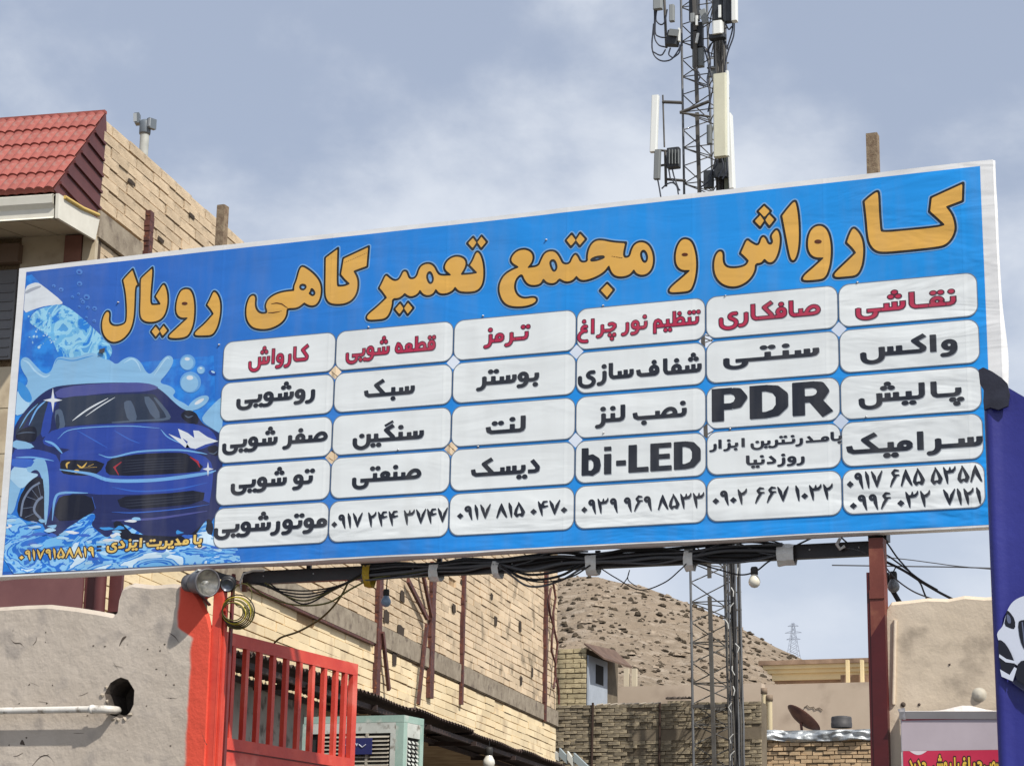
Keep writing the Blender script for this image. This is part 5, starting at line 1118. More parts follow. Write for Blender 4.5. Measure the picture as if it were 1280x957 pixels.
# red steel gate post beside the wall
red_m = mat('red_paint', red_c, .45, srgb(196, 62, 50), 4, bump=.2, bscale=30, c3=srgb(222, 108, 92), scale3=3)
gp = thing('gate_post', 'red painted steel gate post against the end of the grey wall', 'post', (-6.93, 12.1, 0))
x0 = wl(262, 900).x
MB().box((x0 + .002, 12.032, 1.87), (.068, .06, 3.74)).build('channel', red_m, gp)
MB().box((x0 + .046, 12.035, 1.82), (.016, .03, 3.64)).build('flange', red_m, gp)
MB().tube([Vector((x0 + .026, 12.008, 0)), Vector((x0 + .026, 12.008, 3.62))], .008, 8).build('weld_rod', red_m, gp)
MB().box((x0 + .062, 12.085, 1.92), (.014, .03, 3.84)).build('inner_channel', mat('maroon_paint', srgb(120, 48, 46), .5, srgb(96, 40, 38), 5), gp)

# gate leaf standing open into the yard
GO = PY(278, 789, 12.34); gdv = ray(1886, 1170); gdv = Vector((gdv.x, gdv.y, 0)).normalized(); gno = Vector((gdv.y, -gdv.x, 0))
def GX(x, y): p = PV(x, y, GO, gdv); return ((p - GO).dot(gdv), p.z)
gl_len, gz1 = GX(444.8, 829); gz0 = GX(277.5, 921)[1]; gz1 = (gz1 + GX(277, 789)[1]) / 2
gate = thing('red_gate', 'red steel gate leaf with vertical bars over a sheet panel standing open', 'gate', tuple(GO * 1.0))
def GP(a, n_, z_): return Vector((GO.x, GO.y, 0)) + gdv * a + gno * n_ + UP * z_
def gbox(a0, a1, z0, z1, n0=-.02, n1=.02):
    mb = MB(); vs = [GP(a_, n_, z_) for a_ in (a0, a1) for n_ in (n0, n1) for z_ in (z0, z1)]
    return mb.add(vs, [(0, 1, 3, 2), (4, 6, 7, 5), (0, 4, 5, 1), (2, 3, 7, 6), (0, 2, 6, 4), (1, 5, 7, 3)])
gbox(0, gl_len, gz1 - .085, gz1).build('top_rail', red_m, gate)
gbox(0.061, gl_len - .071, gz0 - .075, gz0).build('mid_rail', red_m, gate)
gbox(0, .06, 0.1, gz1 - .086).build('stile', red_m, gate); gbox(gl_len - .07, gl_len, 0.1, gz1 - .086).build('stile', red_m, gate)
gbox(.061, gl_len - .071, .15, gz0 - .076, -.008, .008).build('sheet_panel', red_m, gate)
gbox(.061, gl_len - .071, gz0 - .082, gz0 - .0755, .008, .014).build('panel_edge', mat('maroon_paint', red_c), gate)
xs_b = [GX(270 + q / 5.405, 870)[0] for q in (95, 188, 278, 372, 462, 553, 640, 722, 800, 862)]
for a_ in xs_b: gbox(a_ - .02, a_ + .02, gz0, gz1 - .0855, -.015, .018).build('bar', red_m, gate)

# ------------------------------------------------------------------ beam, right post
bmz = (3.785, 3.87); bx0 = PY(305, 722, 12.2).x; bx1 = PY(1104, 678, 12.2).x
bt = thing('steel_beam', 'black steel channel spanning the gateway under the banner', 'beam', ((bx0 + bx1) / 2, 12.2, 3.8))
blk = mat('black_paint', (.022, .018, .018), .4, (.04, .03, .028), 3, bump=.06)
mb = MB(); mb.box(((bx0 + bx1) / 2, 12.185, 3.828), (bx1 - bx0, .006, .085)); mb.box(((bx0 + bx1) / 2, 12.21, 3.7885), (bx1 - bx0, .044, .006)); mb.box(((bx0 + bx1) / 2, 12.21, 3.8675), (bx1 - bx0, .044, .006)); mb.build('channel', blk, bt)
for x in range(330, 1080, 62):
    p = PY(x, 0, 12.18); q = PY(x, 700, 12.18); MB().lathe(Vector((q.x, 12.182, 3.835)), [(0, -.004), (.005, -.003), (.006, 0)], (0, 1, 0), 8).build('rivet', grom, bt)
for x in (385, 548, 746, 884): q = PY(x, 700, 12.2); MB().box((q.x, 12.22, 3.885), (.03, .02, .03)).build('tie_stub', blk, bt)
lp = thing('left_sign_post', 'square steel stub of the left sign post showing above the banner', 'post', (PY(277, 290, 12.25).x, 12.25, 0)); lp.name = 'sign_post'
pxl = PY(277, 290, 12.25); conc_p = mat('mortar_crusted_steel', srgb(150, 132, 108), .9, srgb(112, 92, 74), 30, bump=.6)
MB().box((pxl.x, 12.25, (PY(277, 258, 12.25).z) / 2), (.062, .062, PY(277, 258, 12.25).z)).build('shaft', conc_p, lp)
MB().box((pxl.x - .006, 12.25, PY(277, 258, 12.25).z + .002), (.05, .05, .006)).build('cap', mat('post_cap', srgb(120, 104, 90), .8), lp)
rc = thing('sign_post', 'tall reddish steel post holding the right end of the beam, crusted top above the banner', 'post', (PY(1100, 800, 12.3).x, 12.3, 0))
brown_r = mat('post_red_lit', srgb(128, 70, 56), .6, srgb(108, 54, 46), 3, bump=.12, c3=srgb(146, 92, 72), scale3=5)  # lighter red of the post's upper part, sunlight put into the colour
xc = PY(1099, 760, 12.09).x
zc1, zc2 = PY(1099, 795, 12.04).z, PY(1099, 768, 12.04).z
mb = MB(); mb.prism([Vector((xc - .042, 12.04, zc1)), Vector((xc + .042, 12.04, zc2)), Vector((xc + .042, 12.04, 3.86)), Vector((xc - .042, 12.04, 3.86))], (0, .10, 0)); mb.build('upper_lit_tone', brown_r, rc)
deep_r = mat('deep_red_with_shade', srgb(88, 26, 28), .4, srgb(72, 22, 25), 3, bump=.1)  # darker red paints shade below the slanting edge; side plate shares it
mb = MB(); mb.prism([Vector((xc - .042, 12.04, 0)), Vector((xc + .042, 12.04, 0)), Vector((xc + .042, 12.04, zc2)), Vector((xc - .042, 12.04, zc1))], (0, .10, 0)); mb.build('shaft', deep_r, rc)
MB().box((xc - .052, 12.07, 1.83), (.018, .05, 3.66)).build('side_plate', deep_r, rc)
MB().box((xc, 12.036, 3.53), (.088, .006, .05)).build('clamp_band', brown_r, rc)
MB().box((xc - .01, 12.19, 3.96), (.11, .11, .19)).build('head_plate', blk, rc)
zt = PY(1078, 170, 12.3).z; MB().box((xc - .008, 12.3, (zt + 4.05) / 2), (.07, .07, zt - 4.05)).build('upper_shaft', conc_p, rc)

# cables on the beam
cab = mat('black_cable', (.018, .017, .018), .55); cab2 = mat('olive_cable', srgb(92, 88, 40), .55); cabg = mat('grey_cable', (.09, .09, .095), .5)
cidx = [0]
def cable(label, pts, r=.006, m=None, Y=12.16, group='cables strung along the beam', cat='cable', seg=6, n=7, nm='electric_cable'):
    cidx[0] += 1; P3 = [PY(p[0], p[1], p[2] if len(p) > 2 else Y) for p in pts]
    q = [Vector(v) for v in catmull([tuple(p) for p in P3], n)]
    return tag(MB().tube(q, r, seg).build(nm, m or cab), label, cat, group)
rr = random.Random(11)
def yb(x): return 722 - (x - 306) * 44 / 795     # centre line of the beam in the photograph
runlab = 'black cable lying along the front of the black beam among the others'
for k in range(9):
    pts = []; off = -8 + 17 * k / 8
    for x in (452, 500, 541, 580, 621, 660, 700, 738, 780, 820, 860, 900, 940, 978):
        sag = 0
        if k > 4 and 640 < x < 720: sag = (k - 4) * 3.9 * (1 if x != 660 and x != 700 else 1.15)
        if k > 5 and 880 < x < 970: sag = (k - 5) * 2.2
        if x in (541, 621, 738, 860, 978): sag += -off * .35
        pts.append((x, yb(x) + off + sag + rr.uniform(-3, 3), 12.160 - .008 * (k % 3)))
    cable(runlab, pts, rr.choice((.007, .0085, .011)), [cab, cab, cabg][k % 3])
cable('black cable sagging deepest between the two middle white tapes', [(624, 704), (650, 722), (682, 727), (715, 720), (738, 706)], .005, Y=12.13)
for k in range(5):
    d_ = k * 5; cable(('topmost', 'second', 'middle', 'fourth', 'lowest')[k] + ' of the five dark cables looping under the left part of the beam', [(316 + d_, 728), (345 + d_, 735 + d_ * .7), (385, 738 + d_ * .8), (425 - d_ * .4, 731 + d_ * .3), (452, 716 + k)], .0055, Y=12.17 + .004 * k, m=[cab, cab2][k % 2 == 1 and k > 2])
cable('olive cable in the lowest loop under the left part of the beam', [(308, 728), (335, 746), (372, 756), (410, 753), (440, 735), (470, 722), (520, 715), (560, 706)], .006, cab2, Y=12.15)
cable('olive cable dropping from the beam down to the top rail of the gate', [(438, 722, 12.2), (424, 748, 12.3), (403, 771, 12.5), (375, 788, 12.7), (352, 796, 12.82), (343, 803, 12.88)], .007, cab2, group=None)
cable('thin black cable looping down between the third and fourth tapes', [(748, 708), (770, 722), (800, 737), (830, 728), (850, 712), (858, 704)], .004, Y=12.14, group=None)
tw = cable('short cut cable ends sticking out of the thin loop', [(776, 733), (784, 722), (787, 712), (785, 724), (796, 733)], .003, Y=12.13, group=None)
cable('cable that dips to the bulb socket between the tapes', [(866, 702), (900, 712), (925, 718), (944, 714), (960, 702), (975, 694)], .005, Y=12.14, group=None)
cable('cable arching over the beam beside the fourth tape', [(862, 690), (878, 677), (896, 672), (930, 676), (960, 675), (985, 682)], .005, Y=12.17, group=None)
cable('cable crossing slantwise over the beam near the fourth tape', [(866, 697), (890, 684), (915, 677), (950, 690), (975, 694)], .006, cabg, Y=12.15, group=None)
cable('grey cable crossing slantwise over the middle of the beam', [(622, 712), (660, 702), (690, 690), (735, 689)], .006, cabg, Y=12.15, group=None)
cable('black cable leaving the beam high and dropping behind the right wall', [(990, 684), (1015, 672), (1035, 664), (1060, 665), (1090, 668), (1105, 674), (1122, 697), (1140, 717), (1150, 728), (1155, 740), (1160, 752)], .0055, Y=12.2, group=None)
cable('black cable from the beam to the right wall, running lowest along the beam', [(990, 686), (1030, 687), (1060, 686), (1085, 692), (1110, 703), (1130, 713), (1152, 727), (1176, 741), (1200, 753)], .0085, Y=12.2, group=None)
cable('black cable crossing the red post and joining the thick one', [(1048, 668), (1062, 680), (1085, 690), (1105, 692), (1125, 705), (1150, 724), (1172, 737)], .0055, Y=12.19, group=None)
cable('grey cable from the last tape past the right bulb to the wall', [(1050, 684), (1075, 688), (1100, 702), (1113, 716), (1124, 727), (1142, 739), (1162, 747), (1180, 753)], .005, cabg, Y=12.18, group=None)
cable('wide black strap bending down from the red post to the right wall', [(1108, 716, 12.3), (1113, 732, 12.3), (1120, 745, 12.3), (1128, 758, 12.3)], .016, Y=12.3, group=None)
cable('upper of two thin overhead wires crossing the sky at right', [(1040, 690, 20), (1125, 698, 20), (1165, 703, 20), (1205, 708, 20), (1300, 716, 20)], .005, cabg, group=None, nm='overhead_wire')
cable('lower of two thin overhead wires crossing the sky at right', [(1040, 706, 21), (1137, 707.5, 21), (1200, 708.5, 21), (1300, 712, 21)], .007, cabg, group=None, nm='overhead_wire')
# tapes
tape_m = mat('white_tape', srgb(238, 236, 230), .5, srgb(216, 214, 208), 12, bump=.4, bscale=40)
def tape(xa, xb, label, m, ht=.115, nm='tape_wrap'):
    a = PY(xa, yb(xa), 12.15); b = PY(xb, yb(xb), 12.15); mb = MB(); vs = []; n = 10; rr2 = random.Random(xa)
    for i in range(4):
        x = a.x + (b.x - a.x) * i / 3
        for k in range(n):
            t = 2 * math.pi * k / n; ry = .062 * (1 + rr2.uniform(-.07, .07)); vs.append((x + rr2.uniform(-.004, .004), 12.19 + ry * math.cos(t), 3.822 - .012 + ht * .55 * math.sin(t) * (1 + rr2.uniform(-.06, .06))))
    mb.add(vs, [(i * n + k, i * n + (k + 1) % n, (i + 1) * n + (k + 1) % n, (i + 1) * n + k) for i in range(3) for k in range(n)])
    return tag(mb.build(nm, m, recalc=True), label, 'tape')
tape(454, 463, 'yellow tape wrapped round the beam, leftmost of the wrappings', mat('yellow_tape', srgb(196, 164, 40), .5, srgb(160, 128, 30), 20), .15)
tape(537, 548, 'white tape round the beam, first to the right of the yellow one', tape_m); tape(616, 624, 'narrow white tape round the beam above the end of the block building', tape_m)
tape(732, 746, 'broad white tape round the beam over the hilltop', tape_m, .13); tape(855, 866, 'white tape round the beam in front of the lattice mast', tape_m, .13); tape(971, 992, 'widest white tape lump, last before the red post', tape_m, .12)
tag(MB().tube([PY(1050, 673, 12.15), PY(1046, 680, 12.13), PY(1050, 686, 12.15), PY(1056, 682, 12.15)], .010, 6).build('tape_knot', tape_m), 'small pale knot of tape on the beam near the red post', 'tape')
tag(MB().tube([PY(302, 738, 12.15), PY(300, 728, 12.15), PY(304, 717, 12.15), PY(316, 713, 12.16), PY(330, 713, 12.17)], .007, 8).build('white_strap', tape_m), 'white plastic strap bent round the left end of the beam', 'strap')
tag(MB().box(PY(306, 735, 12.15), (.032, .02, .045)).build('junction_block', mat('brown_block', srgb(120, 80, 58), .6)), 'small brown connector block hanging at the left end of the beam', 'connector')
# coil of wire
def ringt(cx, cy, r1, r2, a0, a1, Y, tilt, n=26): return [PY(cx + r1 * math.cos(a) * math.cos(tilt) - r2 * math.sin(a) * math.sin(tilt), cy + r1 * math.cos(a) * math.sin(tilt) + r2 * math.sin(a) * math.cos(tilt), Y + .02 * math.sin(a)) for a in [a0 + (a1 - a0) * k / n for k in range(n + 1)]]
coil = thing('wire_coil', 'coil of yellow and black wire hanging on the red gate post', 'wire coil', tuple(PY(290, 765, 12.1)))
ylw = mat('yellow_wire', srgb(176, 160, 40), .5)
for k in range(10): MB().tube(ringt(291 + k * .7, 764 + (k % 3), 13 + k * .9, 11 + k * 1.1, 0, 6.283, 11.96 + .008 * k, .2 + .06 * k), .0042, 5, cap=False).build('turn', [cab2, cab, ylw, cab2][k % 4], coil)
MB().tube(ringt(303, 744, 12, 15, 0, 6.283, 12.0, .1), .003, 5, cap=False).build('loose_turn', cab2, coil)

# floodlights
fl = thing('floodlight', 'big grey round floodlight facing right on top of the red wall end', 'floodlight', tuple(PY(240, 735, 11.85)))
lc = PY(259, 728, 11.885); ax = Vector((.86, -.48, -.10)).normalized()
gm = mat('floodlight_grey', srgb(112, 110, 112), .45, srgb(88, 86, 90), 8, metal=.2)
MB().lathe(lc, [(.0, -.245), (.045, -.245), (.058, -.235), (.060, -.17), (.052, -.165), (.052, -.15), (.066, -.145), (.070, -.09), (.082, -.03), (.092, -.01), (.094, .008), (.086, .010), (.082, .0)], ax, 28).build('body', gm, fl)
MB().lathe(lc, [(.083, .001), (.05, -.045), (.02, -.065), (0, -.07)], ax, 28).build('reflector', mat('reflector', srgb(224, 220, 208), .25, srgb(140, 136, 128), 14, metal=.6), fl)
MB().lathe(lc + ax * -.03, [(0, .03), (.014, .025), (.016, -.01), (0, -.02)], ax, 12).build('lamp', mat('lamp_glass', srgb(240, 238, 230), .2), fl)
gls = bpy.data.materials.new('clear_glass'); gls.use_nodes = True; gb = gls.node_tree.nodes['Principled BSDF']; gb.inputs['Transmission Weight'].default_value = 1; gb.inputs['Roughness'].default_value = .02; gb.inputs['IOR'].default_value = 1.1
MB().lathe(lc, [(0, .014), (.05, .011), (.084, .004)], ax, 24).build('front_glass', gls, fl)
MB().beam(lc + ax * -.16 + Vector((0, .0, -.03)), lc + ax * -.10 + Vector((.02, .12, -.13)), .035, .008).build('bracket', gm, fl)
MB().beam(lc + ax * -.2 + UP * .05, lc + ax * -.1 + UP * .085, .03, .012).build('latch', mat('bright_clip', srgb(200, 198, 190), .3, metal=.5), fl)
f2 = thing('small_floodlight', 'small black round lamp beside the big floodlight under the banner edge', 'lamp', tuple(PY(283, 728, 12.05)))
l2 = PY(284, 731, 12.0); ax2 = Vector((.35, -.85, -.38)).normalized()
MB().lathe(l2, [(0, -.10), (.03, -.10), (.042, -.06), (.045, 0), (.040, .004)], ax2, 20).build('body', mat('lamp_black', (.03, .03, .032), .4), f2)
MB().lathe(l2, [(.040, .0), (.02, -.02), (0, -.025)], ax2, 20).build('reflector', mat('small_reflector', srgb(110, 116, 124), .3, metal=.4), f2)
for k in range(3): MB().lathe(l2 + ax2 * (-.02 - .025 * k), [(.044, -.004), (.052, -.004), (.052, .004), (.044, .004)], ax2, 20).build('fin', _m['lamp_black'], f2)
MB().beam(PY(262, 716, 12.1), PY(292, 724, 12.1), .05, .04).build('bracket', _m['lamp_black'], f2)

bulb(943, 727, 12.12, .036, ('cream', srgb(214, 204, 176), srgb(230, 226, 214)), 'cream light bulb hanging below the beam right of the mast', (944, 708, 12.13))
bulb(482.5, 752, 12.3, .033, ('blue', srgb(112, 132, 154), srgb(130, 148, 166)), 'bluish round light bulb hanging below the left part of the beam', (485, 712, 12.25), sock=(.10, .06, .05))
bulb(1117, 733, 12.25, .036, ('grey', srgb(138, 142, 144), srgb(110, 114, 118)), 'grey light bulb hanging beside the reddish post', (1120, 708, 12.25))

# ================================================================== RIGHT WALL
rw2 = thing('right_wall', 'beige rendered wall pier at right between the brown post and the blue flag', 'wall', (-1.5, 12.3, 0)); rw2.name = 'rendered_wall'
wm2 = mat('beige_render', srgb(212, 196, 174), .93, srgb(198, 182, 160), 2.0, bump=.5, bscale=12, bdist=.012, c3=srgb(170, 156, 138), scale3=4)
YR = 12.10
def wr(x, y): p = PY(x, y, YR); return Vector((p.x, YR, p.z))
tp = [wr(1109, 762), wr(1114, 756), wr(1135, 754), wr(1160, 751), wr(1185, 752), wr(1205, 748), wr(1230, 750), wr(1250, 749)]
outer = [Vector((wr(1118, 940).x - .035, YR, 0))] + [wr(1108, 790)] + tp + [Vector((1.0, YR, 3.46)), Vector((1.0, YR, 0))]
n = len(outer); lip = [p + Vector((0, .03, .022 if 1 < i < n - 1 else 0)) for i, p in enumerate(outer)]; bk = [Vector((p.x, YR + .28, p.z)) for p in outer]
mb = MB(); tri = tessellate_polygon([[Vector((p.x, p.z, 0)) for p in outer]]); mb.add(outer, [tuple(t) for t in tri])
mb.add(outer + lip, [(i, (i + 1) % n, n + (i + 1) % n, n + i) for i in range(n)]); mb.add(lip + bk, [(i, (i + 1) % n, n + (i + 1) % n, n + i) for i in range(n)]); mb.add(bk, [tuple(t) for t in tri]); mb.build('render_coat', wm2, rw2)
kn = wr(1224, 868); mb = MB().lathe(kn, [(.0, -.022), (.020, -.019), (.031, -.011), (.037, -.002), (.058, .006)], (0, 1, 0), 22); mb.build('plaster_knob', mat('pale_knob', srgb(196, 190, 176), .8, srgb(176, 168, 152), 10), rw2)
MB().tube([wr(1119, 775) - Vector((0, .006, 0)), wr(1118, 830) - Vector((0, .006, 0)), wr(1117, 880) - Vector((0, .006, 0))], .012, 6).build('render_ridge', wm2, rw2)
for x, y, q in ((1129, 880, .014), (1149, 880, .008), (1187, 830, .006)): MB().lathe(wr(x, y) - Vector((0, .002, 0)), [(0, -.003), (q, -.002), (q * 1.1, .003)], (0, 1, 0), 9).build('nail_hole', dkm, rw2)

# small pink banner on that wall
YS = 12.0
so_ = PY(1128, 957, YS)
pb = thing('pink_banner', 'small pink and white printed banner with yellow writing on the right wall', 'banner', (so_.x, YS, so_.z))
def pu(x, y): p = PY(x, y, YS); return (p.x - so_.x, p.z - so_.z)
wv = mat('vinyl_white', srgb(226, 222, 218), .5, srgb(206, 200, 196), 2, bump=.3, bscale=5, bdist=.02)
R_ = .95
top_y = [(0, 0)]
ub = pu(1128, 897); poly_flat('vinyl', [(-.004, -1.2), (R_, -1.2), (R_, ub[1]), (-.004, ub[1])], 0, wv, pb)
poly_flat('top_line', [(0.004, pu(1130, 900)[1]), (R_, pu(1130, 900)[1]), (R_, ub[1] - .003), (.004, ub[1] - .003)], -.002, mat('print_maroon', srgb(176, 44, 70), .5), pb)
poly_flat('pale_panel', [(0.0, pu(1128, 938)[1]), (R_, pu(1128, 938)[1]), (R_, pu(1130, 900)[1]), (0, pu(1130, 900)[1])], -.003, mat('print_pale', srgb(192, 180, 186), .5, srgb(168, 156, 162), .9), pb)
pk = poly_flat('pink_panel', [(.006, -1.19), (R_, -1.19), (R_, pu(1128, 938)[1] - .001), (.006, pu(1128, 938)[1] - .001)], -.0032, mat('print_pink', srgb(206, 52, 84), .5, srgb(188, 40, 72), 3), pb)
poly_flat('white_arc', [pu(1137 + k * 2.2, 938 + 5 * math.sin(math.pi * k / 10)) for k in range(11)], -.004, mat('print_white', srgb(220, 210, 214), .5), pb)
for txt, xl, xr in (('JDi_2D', 1135, 1158), ('i_1a r,w,Z^3', 1166, 1199), ('J_3R,Ag^1', 1201, 1228), ('i^2xXY', 1230, 1256)):
    ul, ur = pu(xl, 950)[0], pu(xr, 950)[0]; vb = pu(1150, 962)[1]; st = compose(txt)[0]
    flat_obj('letter_outline', *text_mesh(st, ul, ur, vb, .0165, .13, .45), -.005, mat('print_black', (.03, .012, .014), .5), pb, None)
    flat_obj('lettering', *text_mesh(st, ul, ur, vb, .0165, .13, -.02), -.006, mat('print_yellow', srgb(226, 186, 70), .5), pb, None)
mb = MB(); vs = []; m_ = 14     # white hem board along the top, bulging
for i in range(m_ + 1):
    x = 1124 + (1262 - 1124) * i / m_; up = 888 - 7 * math.exp(-((x - 1207) / 22) ** 2) + (0 if x > 1132 else 0)
    a = PY(x, up, YS + .04); b = PY(x, 888.5, YS - .03); c = PY(x, 898, YS - .01)
    vs += [tuple(a), (b.x, b.y, b.z), (c.x, c.y, c.z), (c.x, YS + .06, c.z)]
vs = vs + []
mb.add(vs, [(4 * i + k, 4 * i + 4 + k, 4 * i + 5 + k, 4 * i + 1 + k) for i in range(m_) for k in range(3)])
mb.build('top_hem', wv, pb)
MB().add([tuple(PY(1122, 886, YS)), tuple(PY(1131, 884, YS - .03)), tuple(PY(1132, 899, YS - .03)), tuple(PY(1128, 899, YS))], [(0, 1, 2, 3)]).build('corner_fold', wv, pb)
MB().add([(so_.x - .004, YS, so_.z - 1.2), (so_.x - .004, YS, so_.z + ub[1]), (so_.x - .012, 12.09, so_.z + ub[1] + .05), (so_.x - .012, 12.09, so_.z - 1.2)], [(0, 1, 2, 3)]).build('side_fold', wv, pb)

# tall blue flag banner, nearer than the wall
YFg = 10.5; fo = PY(1240, 700, YFg)
flag = thing('blue_flag', 'tall dark blue flag banner with a white car print, cut by the right edge', 'flag', (fo.x, YFg, 0))
fm = mat('flag_blue', srgb(46, 50, 132), .38, srgb(38, 40, 116), 1.5, bump=.35, bscale=3, bdist=.02)
xl_t, xl_b = PY(1229, 470, YFg).x, PY(1250, 957, YFg).x
zt_ = PY(1228, 466, YFg).z; mb = MB(); vs = []; cs = []
cross = [(0.012, .05), (0.0, .03), (-.002, .0), (.006, -.022), (.025, -.034), (.045, -.028), (.062, -.016), (.09, -.006), (.16, 0), (.26, .004), (.4, 0), (.6, .01), (.9, .0), (1.2, .01)]
nz = 22
for j in range(nz + 1):
    for dx, dy in cross:
        ztop = zt_ - .70 * max(0, dx) if dx > 0 else zt_
        ztop = max(ztop, 3.7)
        z = .35 + (ztop - .35) * j / nz
        x = xl_t + (xl_b - xl_t) * (zt_ - z) / (zt_ - 2.42) * .2 + dx; vs.append((x, YFg + dy + .006 * math.sin(z * 3 + dx * 8), z))
nc = len(cross); mb.add(vs, [(j * nc + i, j * nc + i + 1, (j + 1) * nc + i + 1, (j + 1) * nc + i) for j in range(nz) for i in range(nc - 1)], 0, True)
cloth = mb.build('cloth', fm, flag, recalc=False)
MB().tube([Vector((xl_t + .025, YFg + .01, 0)), Vector((xl_t + .025, YFg + .01, zt_ - .03))], .016, 10).build('pole', mat('pole_grey', (.3, .3, .32), .4, metal=.6), flag)
MB().lathe((xl_t + .025, YFg + .01, 0), [(0, .004), (.25, .004), (.25, .03), (.05, .05), (.03, .16), (0, .16)], seg=20).build('base', _m['pole_grey'], flag)
blk_c = mat('black_nylon', (.010, .011, .022), .6, (.024, .026, .045), 9, bump=.15)
cap = [(1223, 462), (1229, 459), (1240, 464), (1252, 472), (1259, 479), (1262, 492), (1260, 507), (1248, 512), (1238, 509), (1230, 512), (1229, 500), (1230, 488), (1225, 480)]
mb = MB(); mb.prism([PY(x, y, YFg - .045) for x, y in cap], (0, .02, 0)); mb.build('corner_sleeve', blk_c, flag)
# printed car
fp_ = {'w': mat('flag_white', srgb(206, 212, 226), .4), 'd': mat('flag_dark', srgb(22, 24, 36), .4), 'g': mat('flag_grey', srgb(96, 104, 130), .4), 'r': mat('flag_road', srgb(44, 46, 72), .4)}
fl_k = [0]
def fart(nm, pts, k, it=1, par=None):
    fl_k[0] += 1; P_ = [PY(x, y, YFg - .036 - .0006 * fl_k[0]) for x, y in (chaikin(pts, it) if it else pts)]
    me = MB(); tri = tessellate_polygon([[Vector((p.x, p.z, 0)) for p in P_]]); me.add(P_, [tuple(t) for t in tri]); return me.build(nm, fp_[k], cloth if par is None else par)
fart('road', [(1262, 850), (1272, 858), (1290, 870), (1340, 900), (1380, 900), (1380, 858), (1300, 845)], 'r')
fart('car_body', [(1246, 795), (1247, 789), (1254, 782), (1257, 768), (1262, 756), (1270, 748), (1284, 743), (1310, 742), (1350, 750), (1375, 780), (1375, 830), (1330, 842), (1290, 836), (1270, 832), (1254, 815)], 'w', 2)
fart('headlight', [(1258, 762), (1262, 764), (1269, 774), (1269, 786), (1263, 785), (1255, 781), (1257, 771)], 'd'); fart('headlight_glint', [(1258, 766), (1263, 770), (1264, 779), (1259, 778)], 'g')
fart('grille', [(1272, 777), (1278, 774), (1300, 773), (1320, 775), (1320, 805), (1300, 814), (1281, 813), (1275, 800)], 'd')
for k in range(8): fart('grille_bar', [(1277 + k * 5, 777), (1278.5 + k * 5, 777), (1282 + k * 5, 809), (1280.5 + k * 5, 809)], 'g', 0)
fart('air_intake', [(1247, 800), (1251, 799), (1258, 805), (1266, 820), (1270, 835), (1266, 842), (1256, 845), (1250, 832)], 'd'); fart('bumper', [(1274, 826), (1284, 824), (1375, 826), (1375, 858), (1300, 862), (1272, 852), (1268, 840)], 'd')
fart('white_lip', [(1250, 836), (1262, 843), (1268, 833), (1271, 835), (1266, 851), (1252, 845)], 'w', 0); fart('white_strip', [(1249, 817), (1258, 823), (1270, 826), (1271, 829), (1257, 827), (1249, 821)], 'w', 0)

# ================================================================== EVAPORATIVE COOLER beyond the gate
YC = 15.6
cl_ = thing('evaporative_cooler', 'pale green metal evaporative cooler with louvred sides standing beside the gate', 'cooler', tuple(PY(500, 930, YC)))
cgm = mat('cooler_green', srgb(168, 190, 178), .5, srgb(140, 168, 156), 3, bump=.1, c3=srgb(196, 200, 190), scale3=6)
cwm = mat('cooler_white', srgb(206, 208, 200), .55, srgb(176, 180, 172), 5, c3=srgb(128, 122, 110), scale3=12)
clm = mat('cooler_louvre', srgb(172, 166, 152), .6, srgb(146, 138, 124), 8); cdk = mat('cooler_inside', (.02, .02, .02), .9)
fa = PY(380, 905, YC); fb = PY(505, 901, YC); ct = PY(505, 893, YC).z; cb0 = ct - 1.15
cdep = Vector((.08, 1, 0)).normalized()                     # the cooler's side runs into the yard
e2 = PV(530, 901, fb, cdep); clen = (Vector((e2.x, e2.y)) - Vector((fb.x, fb.y))).length
fx = Vector((fb.x - fa.x, fb.y - fa.y, 0)); fw = fx.length; fx.normalize()
def CP(a, d_, z_): return Vector((fb.x, fb.y, 0)) - fx * a + cdep * d_ + UP * z_      # a left of the near corner
def cbox(a0, a1, d0, d1, z0, z1):
    mb = MB(); vs = [CP(a, d_, z_) for a in (a0, a1) for d_ in (d0, d1) for z_ in (z0, z1)]
    return mb.add(vs, [(0, 1, 3, 2), (4, 6, 7, 5), (0, 4, 5, 1), (2, 3, 7, 6), (0, 2, 6, 4), (1, 5, 7, 3)])
cbox(.0, fw, .0, clen, ct - .055, ct).build('top_cover', cgm, cl_)
cbox(.02, fw - .02, .02, clen - .02, cb0, ct - .056).build('inner_case', cdk, cl_)
for a, d_ in ((0.0, 0.0), (0, clen - .06), (fw - .06, 0)): cbox(a, a + .07, d_, d_ + .06, cb0, ct - .057).build('corner_post', cgm, cl_)
cbox(.071, fw - .061, .0, .019, ct - .14, ct - .057).build('panel_rim', cwm, cl_); cbox(.071, .115, -.002, .019, cb0, ct - .141).build('panel_rim', cwm, cl_)
cbox(.0, .019, .061, clen - .061, ct - .17, ct - .057).build('panel_rim', cwm, cl_)
for sx0 in (.126, .335, .545):
    for k in range(26):
        z_ = ct - .16 - k * .032
        vs = [CP(sx0, .018, z_), CP(sx0 + .185, .018, z_), CP(sx0 + .185, -.006, z_ - .018), CP(sx0, -.006, z_ - .018)]
        if sx0 < .3 and 5 <= k <= 10 and False: continue
        MB().prism(vs, UP * .004).build('louvre', clm, cl_)
    cbox(sx0 + .186, sx0 + .208, -.004, .018, cb0, ct - .141).build('louvre_divider', clm, cl_)
